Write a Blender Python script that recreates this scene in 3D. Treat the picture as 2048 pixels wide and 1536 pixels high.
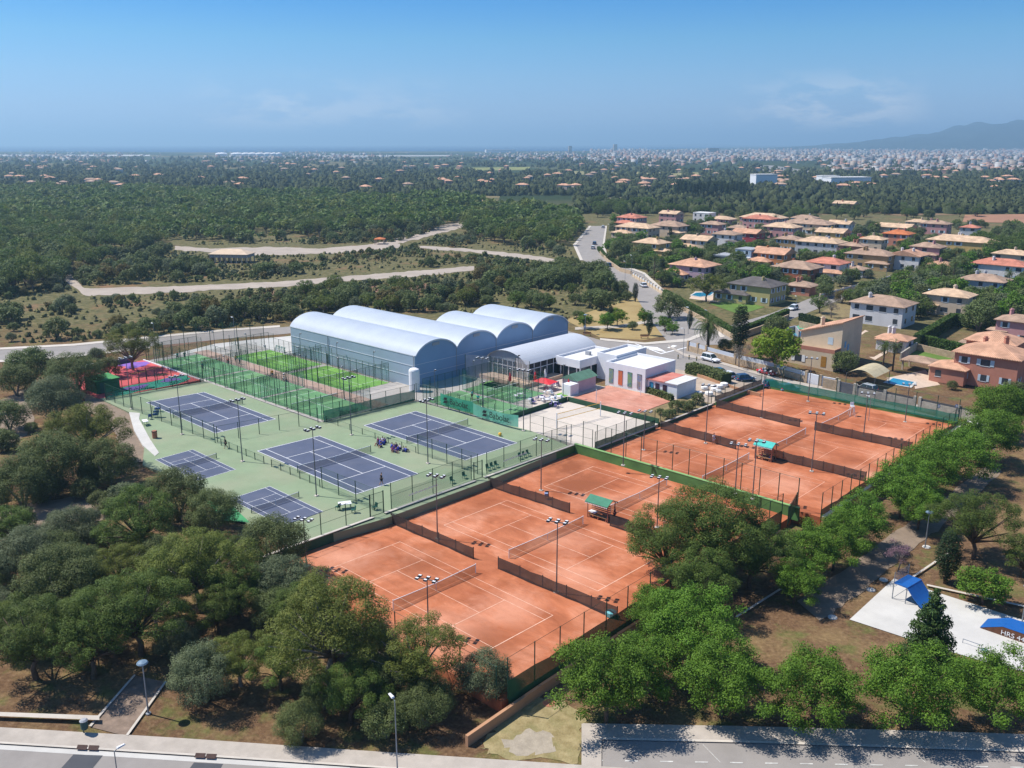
import bpy, bmesh, math, random
import numpy as np
from mathutils import Vector, Matrix
R=math.radians; PI=math.pi
for _o in list(bpy.data.objects): bpy.data.objects.remove(_o)
scene=bpy.context.scene; COL=scene.collection

# ------------------------------------------------------------------ camera
F=1785.; PIT=R(15.08); H=44.4          # focal in photo pixels (2048 wide), pitch, height in metres
cam=bpy.data.cameras.new('camera'); camo=bpy.data.objects.new('camera',cam); COL.objects.link(camo)
cam.sensor_fit='HORIZONTAL'; cam.sensor_width=36; cam.lens=36*F/2048; cam.clip_start=1; cam.clip_end=150000
camo.location=(0,0,H); camo.rotation_euler=(R(90)-PIT,0,0); scene.camera=camo
# ------------------------------------------------------------------ sky, sun, exposure
SUN_EL=R(56); SUN_DIR=Vector((-0.965*math.cos(SUN_EL),0.26*math.cos(SUN_EL),math.sin(SUN_EL)))
world=bpy.data.worlds.new('World'); scene.world=world; world.use_nodes=True
wn=world.node_tree; wn.nodes.clear()
def nd(t,typ,**kw):
    n=t.nodes.new(typ)
    for k,v in kw.items(): setattr(n,k,v)
    return n
sky=nd(wn,'ShaderNodeTexSky',sky_type='NISHITA',sun_disc=False)
sky.sun_elevation=SUN_EL; sky.sun_rotation=math.atan2(SUN_DIR.x,SUN_DIR.y); sky.altitude=50; sky.air_density=1.15; sky.dust_density=0.1; sky.ozone_density=1.6
bg=nd(wn,'ShaderNodeBackground'); bg.inputs['Strength'].default_value=0.105
out=nd(wn,'ShaderNodeOutputWorld')
# cumulus bank: low clouds all round the horizon, broken by noise
tc=nd(wn,'ShaderNodeTexCoord'); sep=nd(wn,'ShaderNodeSeparateXYZ'); wn.links.new(tc.outputs['Generated'],sep.inputs[0])
mp=nd(wn,'ShaderNodeMapping'); mp.inputs['Rotation'].default_value=(0,0,R(18)); mp.inputs['Scale'].default_value=(15,15,46); mp.inputs['Location'].default_value=(1.2,3.9,0.15); wn.links.new(tc.outputs['Generated'],mp.inputs[0])
ns=nd(wn,'ShaderNodeTexNoise'); ns.inputs['Scale'].default_value=1.0; ns.inputs['Detail'].default_value=9; ns.inputs['Roughness'].default_value=0.62; wn.links.new(mp.outputs[0],ns.inputs['Vector'])
mp2=nd(wn,'ShaderNodeMapping'); mp2.inputs['Rotation'].default_value=(0,0,R(18)); mp2.inputs['Scale'].default_value=(1.6,1.6,1.0); mp2.inputs['Location'].default_value=(3.3,1.1,0); wn.links.new(tc.outputs['Generated'],mp2.inputs[0])
ns2=nd(wn,'ShaderNodeTexNoise'); ns2.inputs['Scale'].default_value=1.4; ns2.inputs['Detail'].default_value=1; wn.links.new(mp2.outputs[0],ns2.inputs['Vector'])
def ramp(t,src,pts,interp='LINEAR'):
    r=nd(t,'ShaderNodeValToRGB'); r.color_ramp.interpolation=interp
    e=r.color_ramp.elements
    while len(e)<len(pts): e.new(0.5)
    for k,(p,c) in zip(e,pts): k.position=p; k.color=(c if hasattr(c,'__len__') else (c,c,c))+((1,) if hasattr(c,'__len__') and len(c)==3 else ()) if hasattr(c,'__len__') else (c,c,c,1)
    t.links.new(src,r.inputs[0]); return r
def mth(t,op,a,b=None,clamp=False):
    n=nd(t,'ShaderNodeMath',operation=op,use_clamp=clamp)
    for i,x in enumerate((a,b)):
        if x is None: continue
        if isinstance(x,(int,float)): n.inputs[i].default_value=x
        else: t.links.new(x,n.inputs[i])
    return n.outputs[0]
elev=ramp(wn,sep.outputs[2],[(0.0,0.0),(0.016,0.75),(0.034,0.9),(0.052,0.45),(0.075,0.0)])
big=ramp(wn,ns2.outputs[0],[(0.51,0.0),(0.62,1.0)])
cl=ramp(wn,ns.outputs[0],[(0.45,0.0),(0.56,1.0)])
cf=mth(wn,'MULTIPLY',mth(wn,'MULTIPLY',elev.outputs[0],cl.outputs[0]),big.outputs[0])
cf=mth(wn,'MULTIPLY',cf,1.0,True)
mx=nd(wn,'ShaderNodeMix',data_type='RGBA'); wn.links.new(cf,mx.inputs[0]); tint=ramp(wn,sep.outputs[2],[(0.0,(.255,.42,.97)),(0.035,(.28,.42,.80)),(0.066,(.27,.435,.73)),(0.105,(.215,.435,.68)),(0.14,(.13,.38,.68)),(0.35,(.25,.45,.70)),(1.0,(.44,.58,.73))]); hs_=nd(wn,'ShaderNodeMix',data_type='RGBA',blend_type='MULTIPLY'); hs_.inputs[0].default_value=1; wn.links.new(sky.outputs[0],hs_.inputs[6]); wn.links.new(tint.outputs[0],hs_.inputs[7]); _g=nd(wn,'ShaderNodeMix',data_type='RGBA',blend_type='MULTIPLY'); _g.inputs[0].default_value=1; _g.inputs[7].default_value=(1.37,1.37,1.37,1); wn.links.new(hs_.outputs[2],_g.inputs[6]); wn.links.new(_g.outputs[2],mx.inputs[6]); mx.inputs[7].default_value=(6.6,6.9,7.4,1)
wn.links.new(mx.outputs[2],bg.inputs[0]); wn.links.new(bg.outputs[0],out.inputs[0])
sl=bpy.data.lights.new('sun','SUN'); sl.energy=5.0; sl.angle=R(0.53); sl.color=(1.0,0.955,0.88)
so=bpy.data.objects.new('sun',sl); COL.objects.link(so); so.location=(-60,40,120)
so.rotation_euler=SUN_DIR.to_track_quat('Z','Y').to_euler()
scene.view_settings.view_transform='Standard'; scene.view_settings.look='None'; scene.view_settings.gamma=1; scene.view_settings.exposure=0.36
scene.render.engine='CYCLES'
try:
    scene.cycles.transparent_max_bounces=32; scene.cycles.volume_bounces=0; scene.cycles.max_bounces=6
except Exception: pass

# ------------------------------------------------------------------ pixel <-> ground helpers
cp,sp=math.cos(PIT),math.sin(PIT); TH=R(-43.0); cu,su=math.cos(TH),math.sin(TH)
def P(px,py,z=0.):
    u=(px-1024)/F; v=(768-py)/F; d=(u,cp+v*sp,-sp+v*cp); t=(z-H)/d[2]
    return Vector((d[0]*t,d[1]*t,z))
def proj(p):
    x,y,z=p[0],p[1],p[2]-H; D=y*cp-z*sp
    return 1024+F*x/D,768-F*(y*sp+z*cp)/D
def depth(p): return p[1]*cp-(p[2]-H)*sp
def W(u,v,z=0.): return Vector((u*cu-v*su,u*su+v*cu,z))
def UV(p): return p[0]*cu+p[1]*su,-p[0]*su+p[1]*cu
def ztop(p,py):
    lo,hi=-6.,90.
    for _ in range(40):
        m=(lo+hi)/2
        if proj((p[0],p[1],m))[1]>py: lo=m
        else: hi=m
    return m
def sst(a,b,x):
    t=min(1,max(0,(x-a)/(b-a))); return t*t*(3-2*t)
CLAY_A=(-82.,-45.5,47.5,100.6); CLAY_B=(-77.2,-42.,101.2,152.5)     # u0,u1,v0,v1 of the two clay terraces
ZA,ZB=-1.1,-0.4
def tz(x,y):
    u,v=UV((x,y))
    g0=-0.25-2.0*sst(-84,-46,u)*(1-sst(150,330,y))
    for a,zc in ((CLAY_A,ZA),(CLAY_B,ZB)):
        if a[0]-3.6<u<a[1]+3.2 and a[2]-3.6<v<a[3]+3.4: return min(g0,zc-.5) if not(a[0]+2.5<u<a[1]-2.5 and a[2]+2.5<v<a[3]-2.5) else -3.2
    if -190<u<-82 and 54<v<104 and v>54+0.0: return -0.6
    return -0.25-2.0*sst(-84,-46,u)*(1-sst(150,330,y)) 
def G(px,py):
    z=-0.25
    for _ in range(12):
        p=P(px,py,z); u,v=UV(p); z=-0.25-2.0*sst(-84,-46,u)*(1-sst(150,330,p.y))
    p.z=z; return p
# ------------------------------------------------------------------ mesh helpers
class MB:
    def __init__(s): s.v=[]; s.f=[]
    def add(s,v,f):
        n=len(s.v); s.v+= [tuple(a) for a in v]; s.f+=[tuple(i+n for i in q) for q in f]; return s
    def ob(s,o,a,b,c):                      # box from corner + 3 edge vectors
        o,a,b,c=map(Vector,(o,a,b,c))
        s.add([o,o+a,o+a+b,o+b,o+c,o+a+c,o+a+b+c,o+b+c],[(3,2,1,0),(4,5,6,7),(0,1,5,4),(1,2,6,5),(2,3,7,6),(3,0,4,7)]); return s
    def box(s,c,d,rz=0.):
        x=Vector((math.cos(rz),math.sin(rz),0)); y=Vector((-math.sin(rz),math.cos(rz),0)); z=Vector((0,0,1))
        return s.ob(Vector(c)-x*d[0]/2-y*d[1]/2-z*d[2]/2,x*d[0],y*d[1],z*d[2])
    def prism(s,poly,z0,z1):
        n=len(poly); s.add([(p[0],p[1],z0) for p in poly]+[(p[0],p[1],z1) for p in poly],
          [tuple(range(n,2*n)),tuple(range(n-1,-1,-1))]+[(i,(i+1)%n,n+(i+1)%n,n+i) for i in range(n)]); return s
    def sheet(s,pts): s.add(pts,[tuple(range(len(pts)))]); return s
    def quad(s,a,b,c,d): s.add([a,b,c,d],[(0,1,2,3)]); return s
    def tube(s,pts,rad,n=6,cap=True):
        pts=[Vector(p) for p in pts]; vs=[]; fs=[]
        for i,p in enumerate(pts):
            t=(pts[min(i+1,len(pts)-1)]-pts[max(i-1,0)]).normalized()
            a=t.cross(Vector((0,0,1)) if abs(t.z)<.95 else Vector((1,0,0))).normalized(); b=t.cross(a)
            r=rad[i] if hasattr(rad,'__len__') else rad
            vs+=[p+(a*math.cos(2*PI*k/n)+b*math.sin(2*PI*k/n))*r for k in range(n)]
        for i in range(len(pts)-1):
            for k in range(n): fs.append((i*n+k,i*n+(k+1)%n,(i+1)*n+(k+1)%n,(i+1)*n+k))
        if cap: fs+= [tuple(range(n-1,-1,-1)),tuple(range((len(pts)-1)*n,len(pts)*n))]
        s.add(vs,fs); return s
    def lathe(s,c,prof,n=12):
        vs=[];fs=[]
        for r,z in prof: vs+=[(c[0]+r*math.cos(2*PI*k/n),c[1]+r*math.sin(2*PI*k/n),c[2]+z) for k in range(n)]
        m=len(prof)
        for i in range(m-1):
            for k in range(n): fs.append((i*n+k,i*n+(k+1)%n,(i+1)*n+(k+1)%n,(i+1)*n+k))
        fs+=[tuple(range(n-1,-1,-1)),tuple(range((m-1)*n,m*n))]
        s.add(vs,fs); return s
def wloc(o):
    p=Vector((0,0,0))
    while o is not None: p=p+Vector(o.location); o=o.parent
    return p
def mesh(name,mb,mat=None,smooth=False):
    me=bpy.data.meshes.new(name); me.from_pydata([tuple(v) for v in mb.v],[],mb.f); me.update()
    if mat is not None: me.materials.append(mat)
    if smooth: me.polygons.foreach_set('use_smooth',[True]*len(me.polygons))
    return me
def link(name,data,parent=None,loc=(0,0,0),rz=0,scale=None):
    o=bpy.data.objects.new(name,data); COL.objects.link(o); o.location=loc
    if rz: o.rotation_euler=(0,0,rz)
    if scale is not None: o.scale=scale if hasattr(scale,'__len__') else (scale,)*3
    if parent is not None: o.parent=parent
    return o
def mk(name,mb,mat,parent=None,smooth=False,local=False):
    """mesh object; vertices given in world coordinates unless local"""
    if parent is not None and not local:
        b=wloc(parent); mb.v=[(a[0]-b.x,a[1]-b.y,a[2]-b.z) for a in mb.v]
    return link(name,mesh(name,mb,mat,smooth),parent)
def tag(o,label=None,cat=None,group=None,kind=None):
    if label: o['label']=label
    if cat: o['category']=cat
    if group: o['group']=group
    if kind: o['kind']=kind
    return o
def thing(name,label,cat,loc,rz=0,group=None):
    return tag(link(name,None,None,loc,rz),label,cat,group)
def solo(name,mb,mat,label,cat,group=None,smooth=False):
    # a thing of one mesh, origin at its base
    v=np.array(mb.v,dtype=float); c=Vector(((v[:,0].min()+v[:,0].max())/2,(v[:,1].min()+v[:,1].max())/2,v[:,2].min()))
    mb.v=[(a[0]-c.x,a[1]-c.y,a[2]-c.z) for a in mb.v]
    return tag(link(name,mesh(name,mb,mat,smooth),None,c),label,cat,group)
def struct(name,mb,mat,smooth=False): return tag(mk(name,mb,mat,None,smooth),kind='structure')
def copy_tree(o,parent=None,label=None,loc=None,rz=None,scale=None):
    c=o.copy(); COL.objects.link(c); c.parent=parent
    for ch in o.children: copy_tree(ch,c)
    if label: c['label']=label
    if loc is not None: c.location=loc
    if rz is not None: c.rotation_euler=(0,0,rz)
    if scale is not None: c.scale=(scale,)*3
    return c
_unit={}
def unit(kind,mat):
    k=(kind,mat.name)
    if k not in _unit:
        b=MB()
        if kind=='post': b.tube([(0,0,0),(0,0,1)],1,6)
        else: b.box((0,0,.5),(1,1,1))
        _unit[k]=mesh(kind+'_'+mat.name,b,mat)
    return _unit[k]
def post(name,p,h,r,mat,parent):
    return link(name,unit('post',mat),parent,Vector(p)-wloc(parent),0,(r,r,h))
def ubox(name,c,d,mat,parent,rz=0):   # c = centre of the base, world
    return link(name,unit('box',mat),parent,Vector(c)-wloc(parent),rz,d)

# ------------------------------------------------------------------ materials
def lin(c): return tuple((x/12.92 if x<=0.04045 else ((x+0.055)/1.055)**2.4) for x in c)
MATS={}
def mat(name,col,rough=0.8,var=0.12,scale=1.2,spec=0.3,bump=0.0,bscale=None,metal=0.0,alpha=None,world_co=True,island=0.0,objrand=0.0,trans=0.0,col2=None,streak=None):
    """procedural material: colour broken by two octaves of noise, optional mesh transparency"""
    if name in MATS: return MATS[name]
    m=bpy.data.materials.new(name); m.use_nodes=True; t=m.node_tree; t.nodes.clear()
    o=nd(t,'ShaderNodeOutputMaterial'); b=nd(t,'ShaderNodeBsdfPrincipled')
    b.inputs['Roughness'].default_value=rough; b.inputs['Metallic'].default_value=metal
    b.inputs['Specular IOR Level'].default_value=spec
    if world_co: co=nd(t,'ShaderNodeNewGeometry').outputs['Position']
    else: co=nd(t,'ShaderNodeTexCoord').outputs['Object']
    n1=nd(t,'ShaderNodeTexNoise'); n1.inputs['Scale'].default_value=scale; n1.inputs['Detail'].default_value=6; n1.inputs['Roughness'].default_value=0.65
    t.links.new(co,n1.inputs['Vector'])
    c2=col2 if col2 else tuple(min(1,c*(1+var*1.2)) for c in col)
    c1=col if col2 else tuple(c*(1-var) for c in col)
    r=ramp(t,n1.outputs[0],[(0.32,c1),(0.68,c2)])
    src=r.outputs[0]
    def hsv(srcv,fac,amt,hue=0.0):
        h=nd(t,'ShaderNodeHueSaturation')
        t.links.new(mth(t,'ADD',mth(t,'MULTIPLY',fac,amt*2),1-amt),h.inputs['Value'])
        if hue: t.links.new(mth(t,'ADD',mth(t,'MULTIPLY',fac,hue),0.5-hue/2),h.inputs['Hue'])
        t.links.new(srcv,h.inputs['Color']); return h.outputs[0]
    if island: src=hsv(src,nd(t,'ShaderNodeNewGeometry').outputs['Random Per Island'],island)
    if objrand: src=hsv(src,nd(t,'ShaderNodeObjectInfo').outputs['Random'],objrand,objrand*0.10)
    if streak:                                   # dark weather streaks / stains
        n2=nd(t,'ShaderNodeTexNoise'); n2.inputs['Scale'].default_value=streak[0]; n2.inputs['Detail'].default_value=8; t.links.new(co,n2.inputs['Vector'])
        rr=ramp(t,n2.outputs[0],[(0.45,0.0),(0.75,1.0)])
        mxx=nd(t,'ShaderNodeMix',data_type='RGBA'); t.links.new(mth(t,'MULTIPLY',rr.outputs[0],streak[2]),mxx.inputs[0]); t.links.new(src,mxx.inputs[6]); mxx.inputs[7].default_value=streak[1]+(1,)
        src=mxx.outputs[2]
    t.links.new(src,b.inputs['Base Color'])
    if bump:
        nb=nd(t,'ShaderNodeTexNoise'); nb.inputs['Scale'].default_value=bscale or scale*6; nb.inputs['Detail'].default_value=4; t.links.new(co,nb.inputs['Vector'])
        bp=nd(t,'ShaderNodeBump'); bp.inputs['Strength'].default_value=bump; bp.inputs['Distance'].default_value=0.1; t.links.new(nb.outputs[0],bp.inputs['Height']); t.links.new(bp.outputs[0],b.inputs['Normal'])
    sh=b.outputs[0]
    if trans:
        tr=nd(t,'ShaderNodeBsdfTranslucent'); t.links.new(src,tr.inputs[0]); ms=nd(t,'ShaderNodeMixShader'); ms.inputs[0].default_value=trans
        t.links.new(sh,ms.inputs[1]); t.links.new(tr.outputs[0],ms.inputs[2]); sh=ms.outputs[0]
    if alpha is not None:
        tr=nd(t,'ShaderNodeBsdfTransparent'); ms=nd(t,'ShaderNodeMixShader'); ms.inputs[0].default_value=alpha
        t.links.new(tr.outputs[0],ms.inputs[1]); t.links.new(sh,ms.inputs[2]); sh=ms.outputs[0]
    t.links.new(sh,o.inputs['Surface']); MATS[name]=m; return m
M_green=mat('court_green',(0.215,0.275,0.165),0.85,0.09,0.25,bump=0.05,bscale=30,streak=(0.11,(0.29,0.29,0.195),0.75))
M_blue=mat('court_blue',(0.076,0.092,0.145),0.8,0.10,0.3,bump=0.05,bscale=30,streak=(0.22,(0.125,0.132,0.175),0.6))
M_line=mat('line_white',(0.80,0.80,0.80),0.7,0.06,2.0)
M_clayl=mat('line_clay',(0.72,0.44,0.32),0.8,0.12,1.5,streak=(.7,(0.50,0.20,0.11),.8))
M_pgreen=mat('padel_turf_pale',(0.115,0.26,0.115),0.95,0.12,0.5,bump=0.2,bscale=40,streak=(0.25,(0.19,0.30,0.13),0.5))
M_turf=mat('turf_bright',(0.145,0.31,0.055),0.95,0.12,0.5,bump=0.2,bscale=40)
M_red=mat('play_red',(0.52,0.085,0.095),0.85,0.10,0.4,streak=(0.2,(0.60,0.14,0.10),0.4))
M_purple=mat('play_purple',(0.22,0.11,0.42),0.85,0.1,0.4)
M_teal=mat('play_green',(0.05,0.33,0.23),0.85,0.1,0.4)
M_sand=mat('beach_sand',(0.56,0.49,0.42),0.95,0.07,0.6,bump=0.5,bscale=4,streak=(0.15,(0.46,0.42,0.37),0.5))
M_conc=mat('concrete',(0.52,0.47,0.41),0.9,0.10,0.6,bump=0.1,bscale=12,streak=(0.5,(0.36,0.32,0.28),0.35))
M_concw=mat('concrete_white',(0.52,0.50,0.465),0.9,0.06,0.5,bump=0.08,bscale=12,streak=(0.3,(0.40,0.385,0.36),0.45))
M_pave=mat('paving',(0.42,0.37,0.32),0.9,0.10,1.0,bump=0.1,bscale=10,streak=(0.6,(0.30,0.26,0.22),0.35))
M_asph=mat('asphalt',(0.275,0.25,0.23),0.92,0.08,0.5,bump=0.1,bscale=25,streak=(0.12,(0.20,0.185,0.175),0.5))
M_asphd=mat('asphalt_patch',(0.075,0.078,0.088),0.92,0.08,0.8,bump=0.1,bscale=25)
M_track=mat('track_grey',(0.37,0.31,0.255),0.95,0.12,0.15,bump=0.1,bscale=8,streak=(0.08,(0.28,0.235,0.20),0.5))
M_gpost=mat('post_green',(0.012,0.055,0.035),0.5,0.1,3)
M_mast=mat('mast_grey',(0.16,0.17,0.18),0.5,0.1,2,metal=0.5)
M_mesh=mat('mesh_green',(0.01,0.10,0.06),0.7,0.1,1,alpha=0.17)
M_meshd=mat('mesh_dense',(0.012,0.13,0.085),0.7,0.15,0.8,alpha=0.36)
M_screen=mat('windscreen_teal',(0.01,0.17,0.11),0.8,0.15,0.8,alpha=0.80)
M_screenl=mat('windscreen_pale',(0.10,0.42,0.30),0.8,0.15,0.8,alpha=0.85)
M_screeng=mat('windscreen_darkgreen',(0.012,0.085,0.04),0.8,0.2,0.8,alpha=0.93)
M_screenb=mat('windscreen_brown',(0.050,0.038,0.034),0.85,0.25,0.9,alpha=0.88,streak=(0.8,(0.03,0.03,0.035),0.6))
M_cmesh=mat('mesh_clear',(0.05,0.07,0.05),0.7,0.1,1,alpha=0.055)
M_glass=mat('pane_glass',(0.03,0.05,0.06),0.12,0.1,1,spec=0.6)
M_cage=mat('padel_glass',(0.10,0.30,0.28),0.1,0.1,1,spec=0.6,alpha=0.16)
M_gwall=mat('wall_green',(0.085,0.20,0.055),0.85,0.18,0.6,streak=(0.5,(0.05,0.11,0.04),0.5))
M_gwalld=mat('wall_green_dark',(0.03,0.085,0.045),0.85,0.18,0.6)
M_white=mat('white_paint',(0.74,0.74,0.76),0.7,0.04,0.8)
M_whiter=mat('white_roof',(0.62,0.61,0.60),0.85,0.05,0.5,streak=(0.35,(0.48,0.46,0.44),0.4))
M_black=mat('black',(0.015,0.016,0.02),0.6,0.1,3)
M_blackm=mat('black_net',(0.02,0.022,0.03),0.8,0.1,3,alpha=0.42)
M_tape=mat('net_tape',(0.72,0.72,0.74),0.8,0.05,3)
M_wood=mat('wood',(0.28,0.15,0.075),0.8,0.2,2)
M_rust=mat('terracotta_wood',(0.36,0.15,0.09),0.85,0.2,1.5)
M_fgreen=mat('furniture_green',(0.015,0.085,0.065),0.6,0.1,3)
M_yel=mat('yellow_plastic',(0.75,0.42,0.04),0.5,0.1,3)
M_redp=mat('red_fabric',(0.65,0.03,0.04),0.7,0.1,2)
M_grey=mat('grey_paint',(0.32,0.33,0.35),0.7,0.08,1)
M_lampw=mat('lamp_head_white',(0.75,0.75,0.75),0.4,0.05,2)
# ================================================================== GROUND
def m_ground():
    m=bpy.data.materials.new('ground_soil'); m.use_nodes=True; t=m.node_tree; b=t.nodes['Principled BSDF']; b.inputs['Roughness'].default_value=0.97; b.inputs['Specular IOR Level'].default_value=0.1
    g=nd(t,'ShaderNodeNewGeometry'); co=g.outputs['Position']
    def noise(sc,det=5,ro=0.6):
        n=nd(t,'ShaderNodeTexNoise'); n.inputs['Scale'].default_value=sc; n.inputs['Detail'].default_value=det; n.inputs['Roughness'].default_value=ro; t.links.new(co,n.inputs['Vector']); return n.outputs[0]
    def mix(f,a,bb):
        k=nd(t,'ShaderNodeMix',data_type='RGBA')
        for i,x in ((0,f),(6,a),(7,bb)):
            if isinstance(x,tuple): k.inputs[i].default_value=x+(1,) if len(x)==3 else x
            elif isinstance(x,(int,float)): k.inputs[i].default_value=x
            else: t.links.new(x,k.inputs[i])
        return k.outputs[2]
    fine=noise(2.2,8,0.75); med=noise(0.16,6); med2=noise(0.35,6)
    soil=ramp(t,fine,[(0.30,(0.075,0.042,0.024)),(0.52,(0.15,0.088,0.048)),(0.75,(0.27,0.175,0.10))]).outputs[0]
    straw=ramp(t,fine,[(0.3,(0.15,0.10,0.045)),(0.7,(0.31,0.215,0.105))]).outputs[0]
    near=mix(ramp(t,med,[(0.46,0.0),(0.64,0.8)]).outputs[0],soil,straw)
    grass=ramp(t,fine,[(0.3,(0.06,0.085,0.02)),(0.7,(0.15,0.17,0.05))]).outputs[0]
    near=mix(ramp(t,med2,[(0.52,0.0),(0.66,0.7)]).outputs[0],near,grass)
    # scrubland further off: olive drab with bare earth
    s1=noise(0.05,8,0.7); s2=noise(0.6,6,0.7)
    scrub=ramp(t,s2,[(0.25,(0.045,0.050,0.020)),(0.5,(0.12,0.11,0.048)),(0.75,(0.24,0.19,0.10))]).outputs[0]
    scrub=mix(ramp(t,s1,[(0.55,0.0),(0.66,0.75)]).outputs[0],scrub,(0.24,0.13,0.075))
    sep=nd(t,'ShaderNodeSeparateXYZ'); t.links.new(co,sep.inputs[0]); y=sep.outputs[1]
    yw=mth(t,'ADD',y,mth(t,'MULTIPLY',noise(0.01,3),60))
    f1=ramp(t,mth(t,'DIVIDE',yw,1000),[(0.225,0.0),(0.265,1.0)]).outputs[0]
    # the plain: woods, fields, bare plots
    vo=nd(t,'ShaderNodeTexVoronoi'); vo.inputs['Scale'].default_value=0.0052; 
    mpv=nd(t,'ShaderNodeMapping'); mpv.inputs['Scale'].default_value=(1,0.62,1); t.links.new(co,mpv.inputs[0]); t.links.new(mpv.outputs[0],vo.inputs['Vector'])
    sc_=nd(t,'ShaderNodeSeparateColor'); t.links.new(vo.outputs['Color'],sc_.inputs[0])
    field=ramp(t,sc_.outputs[0],[(0.0,(0.028,0.045,0.016)),(0.55,(0.05,0.066,0.024)),(0.74,(0.11,0.11,0.045)),(0.86,(0.20,0.16,0.08)),(1.0,(0.24,0.14,0.085))],'CONSTANT').outputs[0]
    fn=ramp(t,noise(0.03,6,0.7),[(0.42,0.0),(0.56,1.0)]).outputs[0]
    field=mix(mth(t,'MULTIPLY',fn,0.8),field,(0.026,0.042,0.016))
    f2=ramp(t,mth(t,'DIVIDE',yw,1000),[(0.62,0.0),(0.80,1.0)]).outputs[0]
    c=mix(f2,mix(f1,near,scrub),field)
    t.links.new(c,b.inputs['Base Color'])
    bp=nd(t,'ShaderNodeBump'); bp.inputs['Strength'].default_value=0.5; bp.inputs['Distance'].default_value=0.25; t.links.new(fine,bp.inputs['Height']); t.links.new(bp.outputs[0],b.inputs['Normal'])
    return m
def axis(lo,hi,step,far,grow=1.35):
    a=list(np.arange(lo,hi+.1,step)); s=step
    while a[-1]<far: s*=grow; a.append(a[-1]+s)
    s=step
    b=[]; q=lo
    while q>-far: s*=grow; q-=s; b.append(q)
    return b[::-1]+a
XS=axis(-160,170,3.0,60000); YS=[y for y in axis(36,260,3.0,60000) if y>-3000]
mb=MB(); nx=len(XS)
mb.v=[(x,y,tz(x,y)) for y in YS for x in XS]
mb.f=[(j*nx+i,j*nx+i+1,(j+1)*nx+i+1,(j+1)*nx+i) for j in range(len(YS)-1) for i in range(nx-1)]
ground=struct('ground',mb,m_ground(),True)

def strip(name,top,bot,mt,dz=0.05,n=10,kind='structure',zf=None):
    _r=random.Random(len(top)+int(top[0][0])); jt=1.5 if name=='track' else 4.0 if name=='foot_path' else 0
    """ribbon on the ground between two pixel polylines (same number of points)"""
    mb=MB(); a=[];b=[]
    for i in range(len(top)-1):
        for k in range(n+(i==len(top)-2)):
            f=k/n
            for L,S in ((a,top),(b,bot)):
                p=(S[i][0]*(1-f)+S[i+1][0]*f+_r.uniform(-jt,jt),S[i][1]*(1-f)+S[i+1][1]*f+_r.uniform(-jt,jt)*(1 if S is bot else .6))
                q=P(p[0],p[1],zf) if zf is not None else G(*p); q.z+=dz; L.append(q)
    m=len(a); K=4
    for i in range(m):
        for k in range(K+1):
            q=a[i].lerp(b[i],k/K)
            if zf is None: q.z=tz0(q.x,q.y)+dz
            mb.v.append(tuple(q))
    for i in range(m-1):
        for k in range(K): mb.f.append((i*(K+1)+k,i*(K+1)+k+1,(i+1)*(K+1)+k+1,(i+1)*(K+1)+k))
    if not mb.v: return
    o=mk(name,mb,mt); o['kind']=kind; return o
def tz0(x,y):
    u,v=UV((x,y)); return -0.25-2.0*sst(-84,-46,u)*(1-sst(150,330,y))
def poly(name,pts,mt,z,skirt=None,kind='structure'):
    mb=MB(); q=[P(a,b,z) for a,b in pts]
    ar=sum(q[i].x*q[(i+1)%len(q)].y-q[(i+1)%len(q)].x*q[i].y for i in range(len(q)))
    if ar<0: q=q[::-1]
    if skirt is None: mb.sheet(q)
    else: mb.prism(q,skirt,z)
    o=mk(name,mb,mt); o['kind']=kind; return o
def gpoly(name,pts,mt,dz=0.05,kind='structure'):
    mb=MB(); q=[G(a,b) for a,b in pts]
    for k in q: k.z+=dz
    ar=sum(q[i].x*q[(i+1)%len(q)].y-q[(i+1)%len(q)].x*q[i].y for i in range(len(q)))
    if ar<0: q=q[::-1]
    mb.sheet(q); o=mk(name,mb,mt); o['kind']=kind; return o
def wob(pts,amp,sd):
    r=random.Random(sd); o=[]
    for i,(a,b) in enumerate(zip(pts,pts[1:]+pts[:1])):
        for k in range(6):
            f=k/6; o.append((a[0]+(b[0]-a[0])*f+r.uniform(-amp,amp),a[1]+(b[1]-a[1])*f+r.uniform(-amp,amp)*.6))
    return o
def uvrect(name,u0,u1,v0,v1,z,mt,z0=None,kind='structure'):
    mb=MB(); q=[W(u0,v0,z),W(u1,v0,z),W(u1,v1,z),W(u0,v1,z)]
    if z0 is None: mb.sheet(q)
    else: mb.prism(q,z0,z)
    o=mk(name,mb,mt); o['kind']=kind; return o

# ---- street along the bottom
strip('pavement',[(-260,1440),(0,1457),(350,1478),(700,1502),(1168,1533),(1300,1542)],[(-260,1470),(0,1486),(350,1508),(700,1531),(1168,1564),(1300,1575)],M_pave,0.13)
strip('kerb',[(-260,1470),(0,1486),(350,1508),(700,1531),(1168,1564)],[(-260,1474),(0,1490),(350,1512),(700,1535),(1168,1568)],M_conc,0.15)
strip('road',[(-260,1472),(0,1488),(350,1510),(700,1533),(1168,1566),(1400,1580)],[(-260,1640),(0,1660),(350,1690),(700,1720),(1168,1760),(1400,1780)],M_asph,0.04)
strip('gutter',[(-260,1474.5),(0,1490.5),(350,1512.5),(700,1535.5)],[(-260,1484),(0,1500),(350,1522),(700,1545)],M_concw,0.05)
strip('pavement',[(1165,1449),(1500,1455),(1800,1463),(2150,1474)],[(1165,1477),(1500,1484),(1800,1494),(2150,1506)],M_pave,0.13)
strip('kerb',[(1200,1477.5),(1500,1484),(1800,1494),(2150,1506)],[(1200,1482),(1500,1488.5),(1800,1498.5),(2150,1510.5)],M_conc,0.15)
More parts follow.
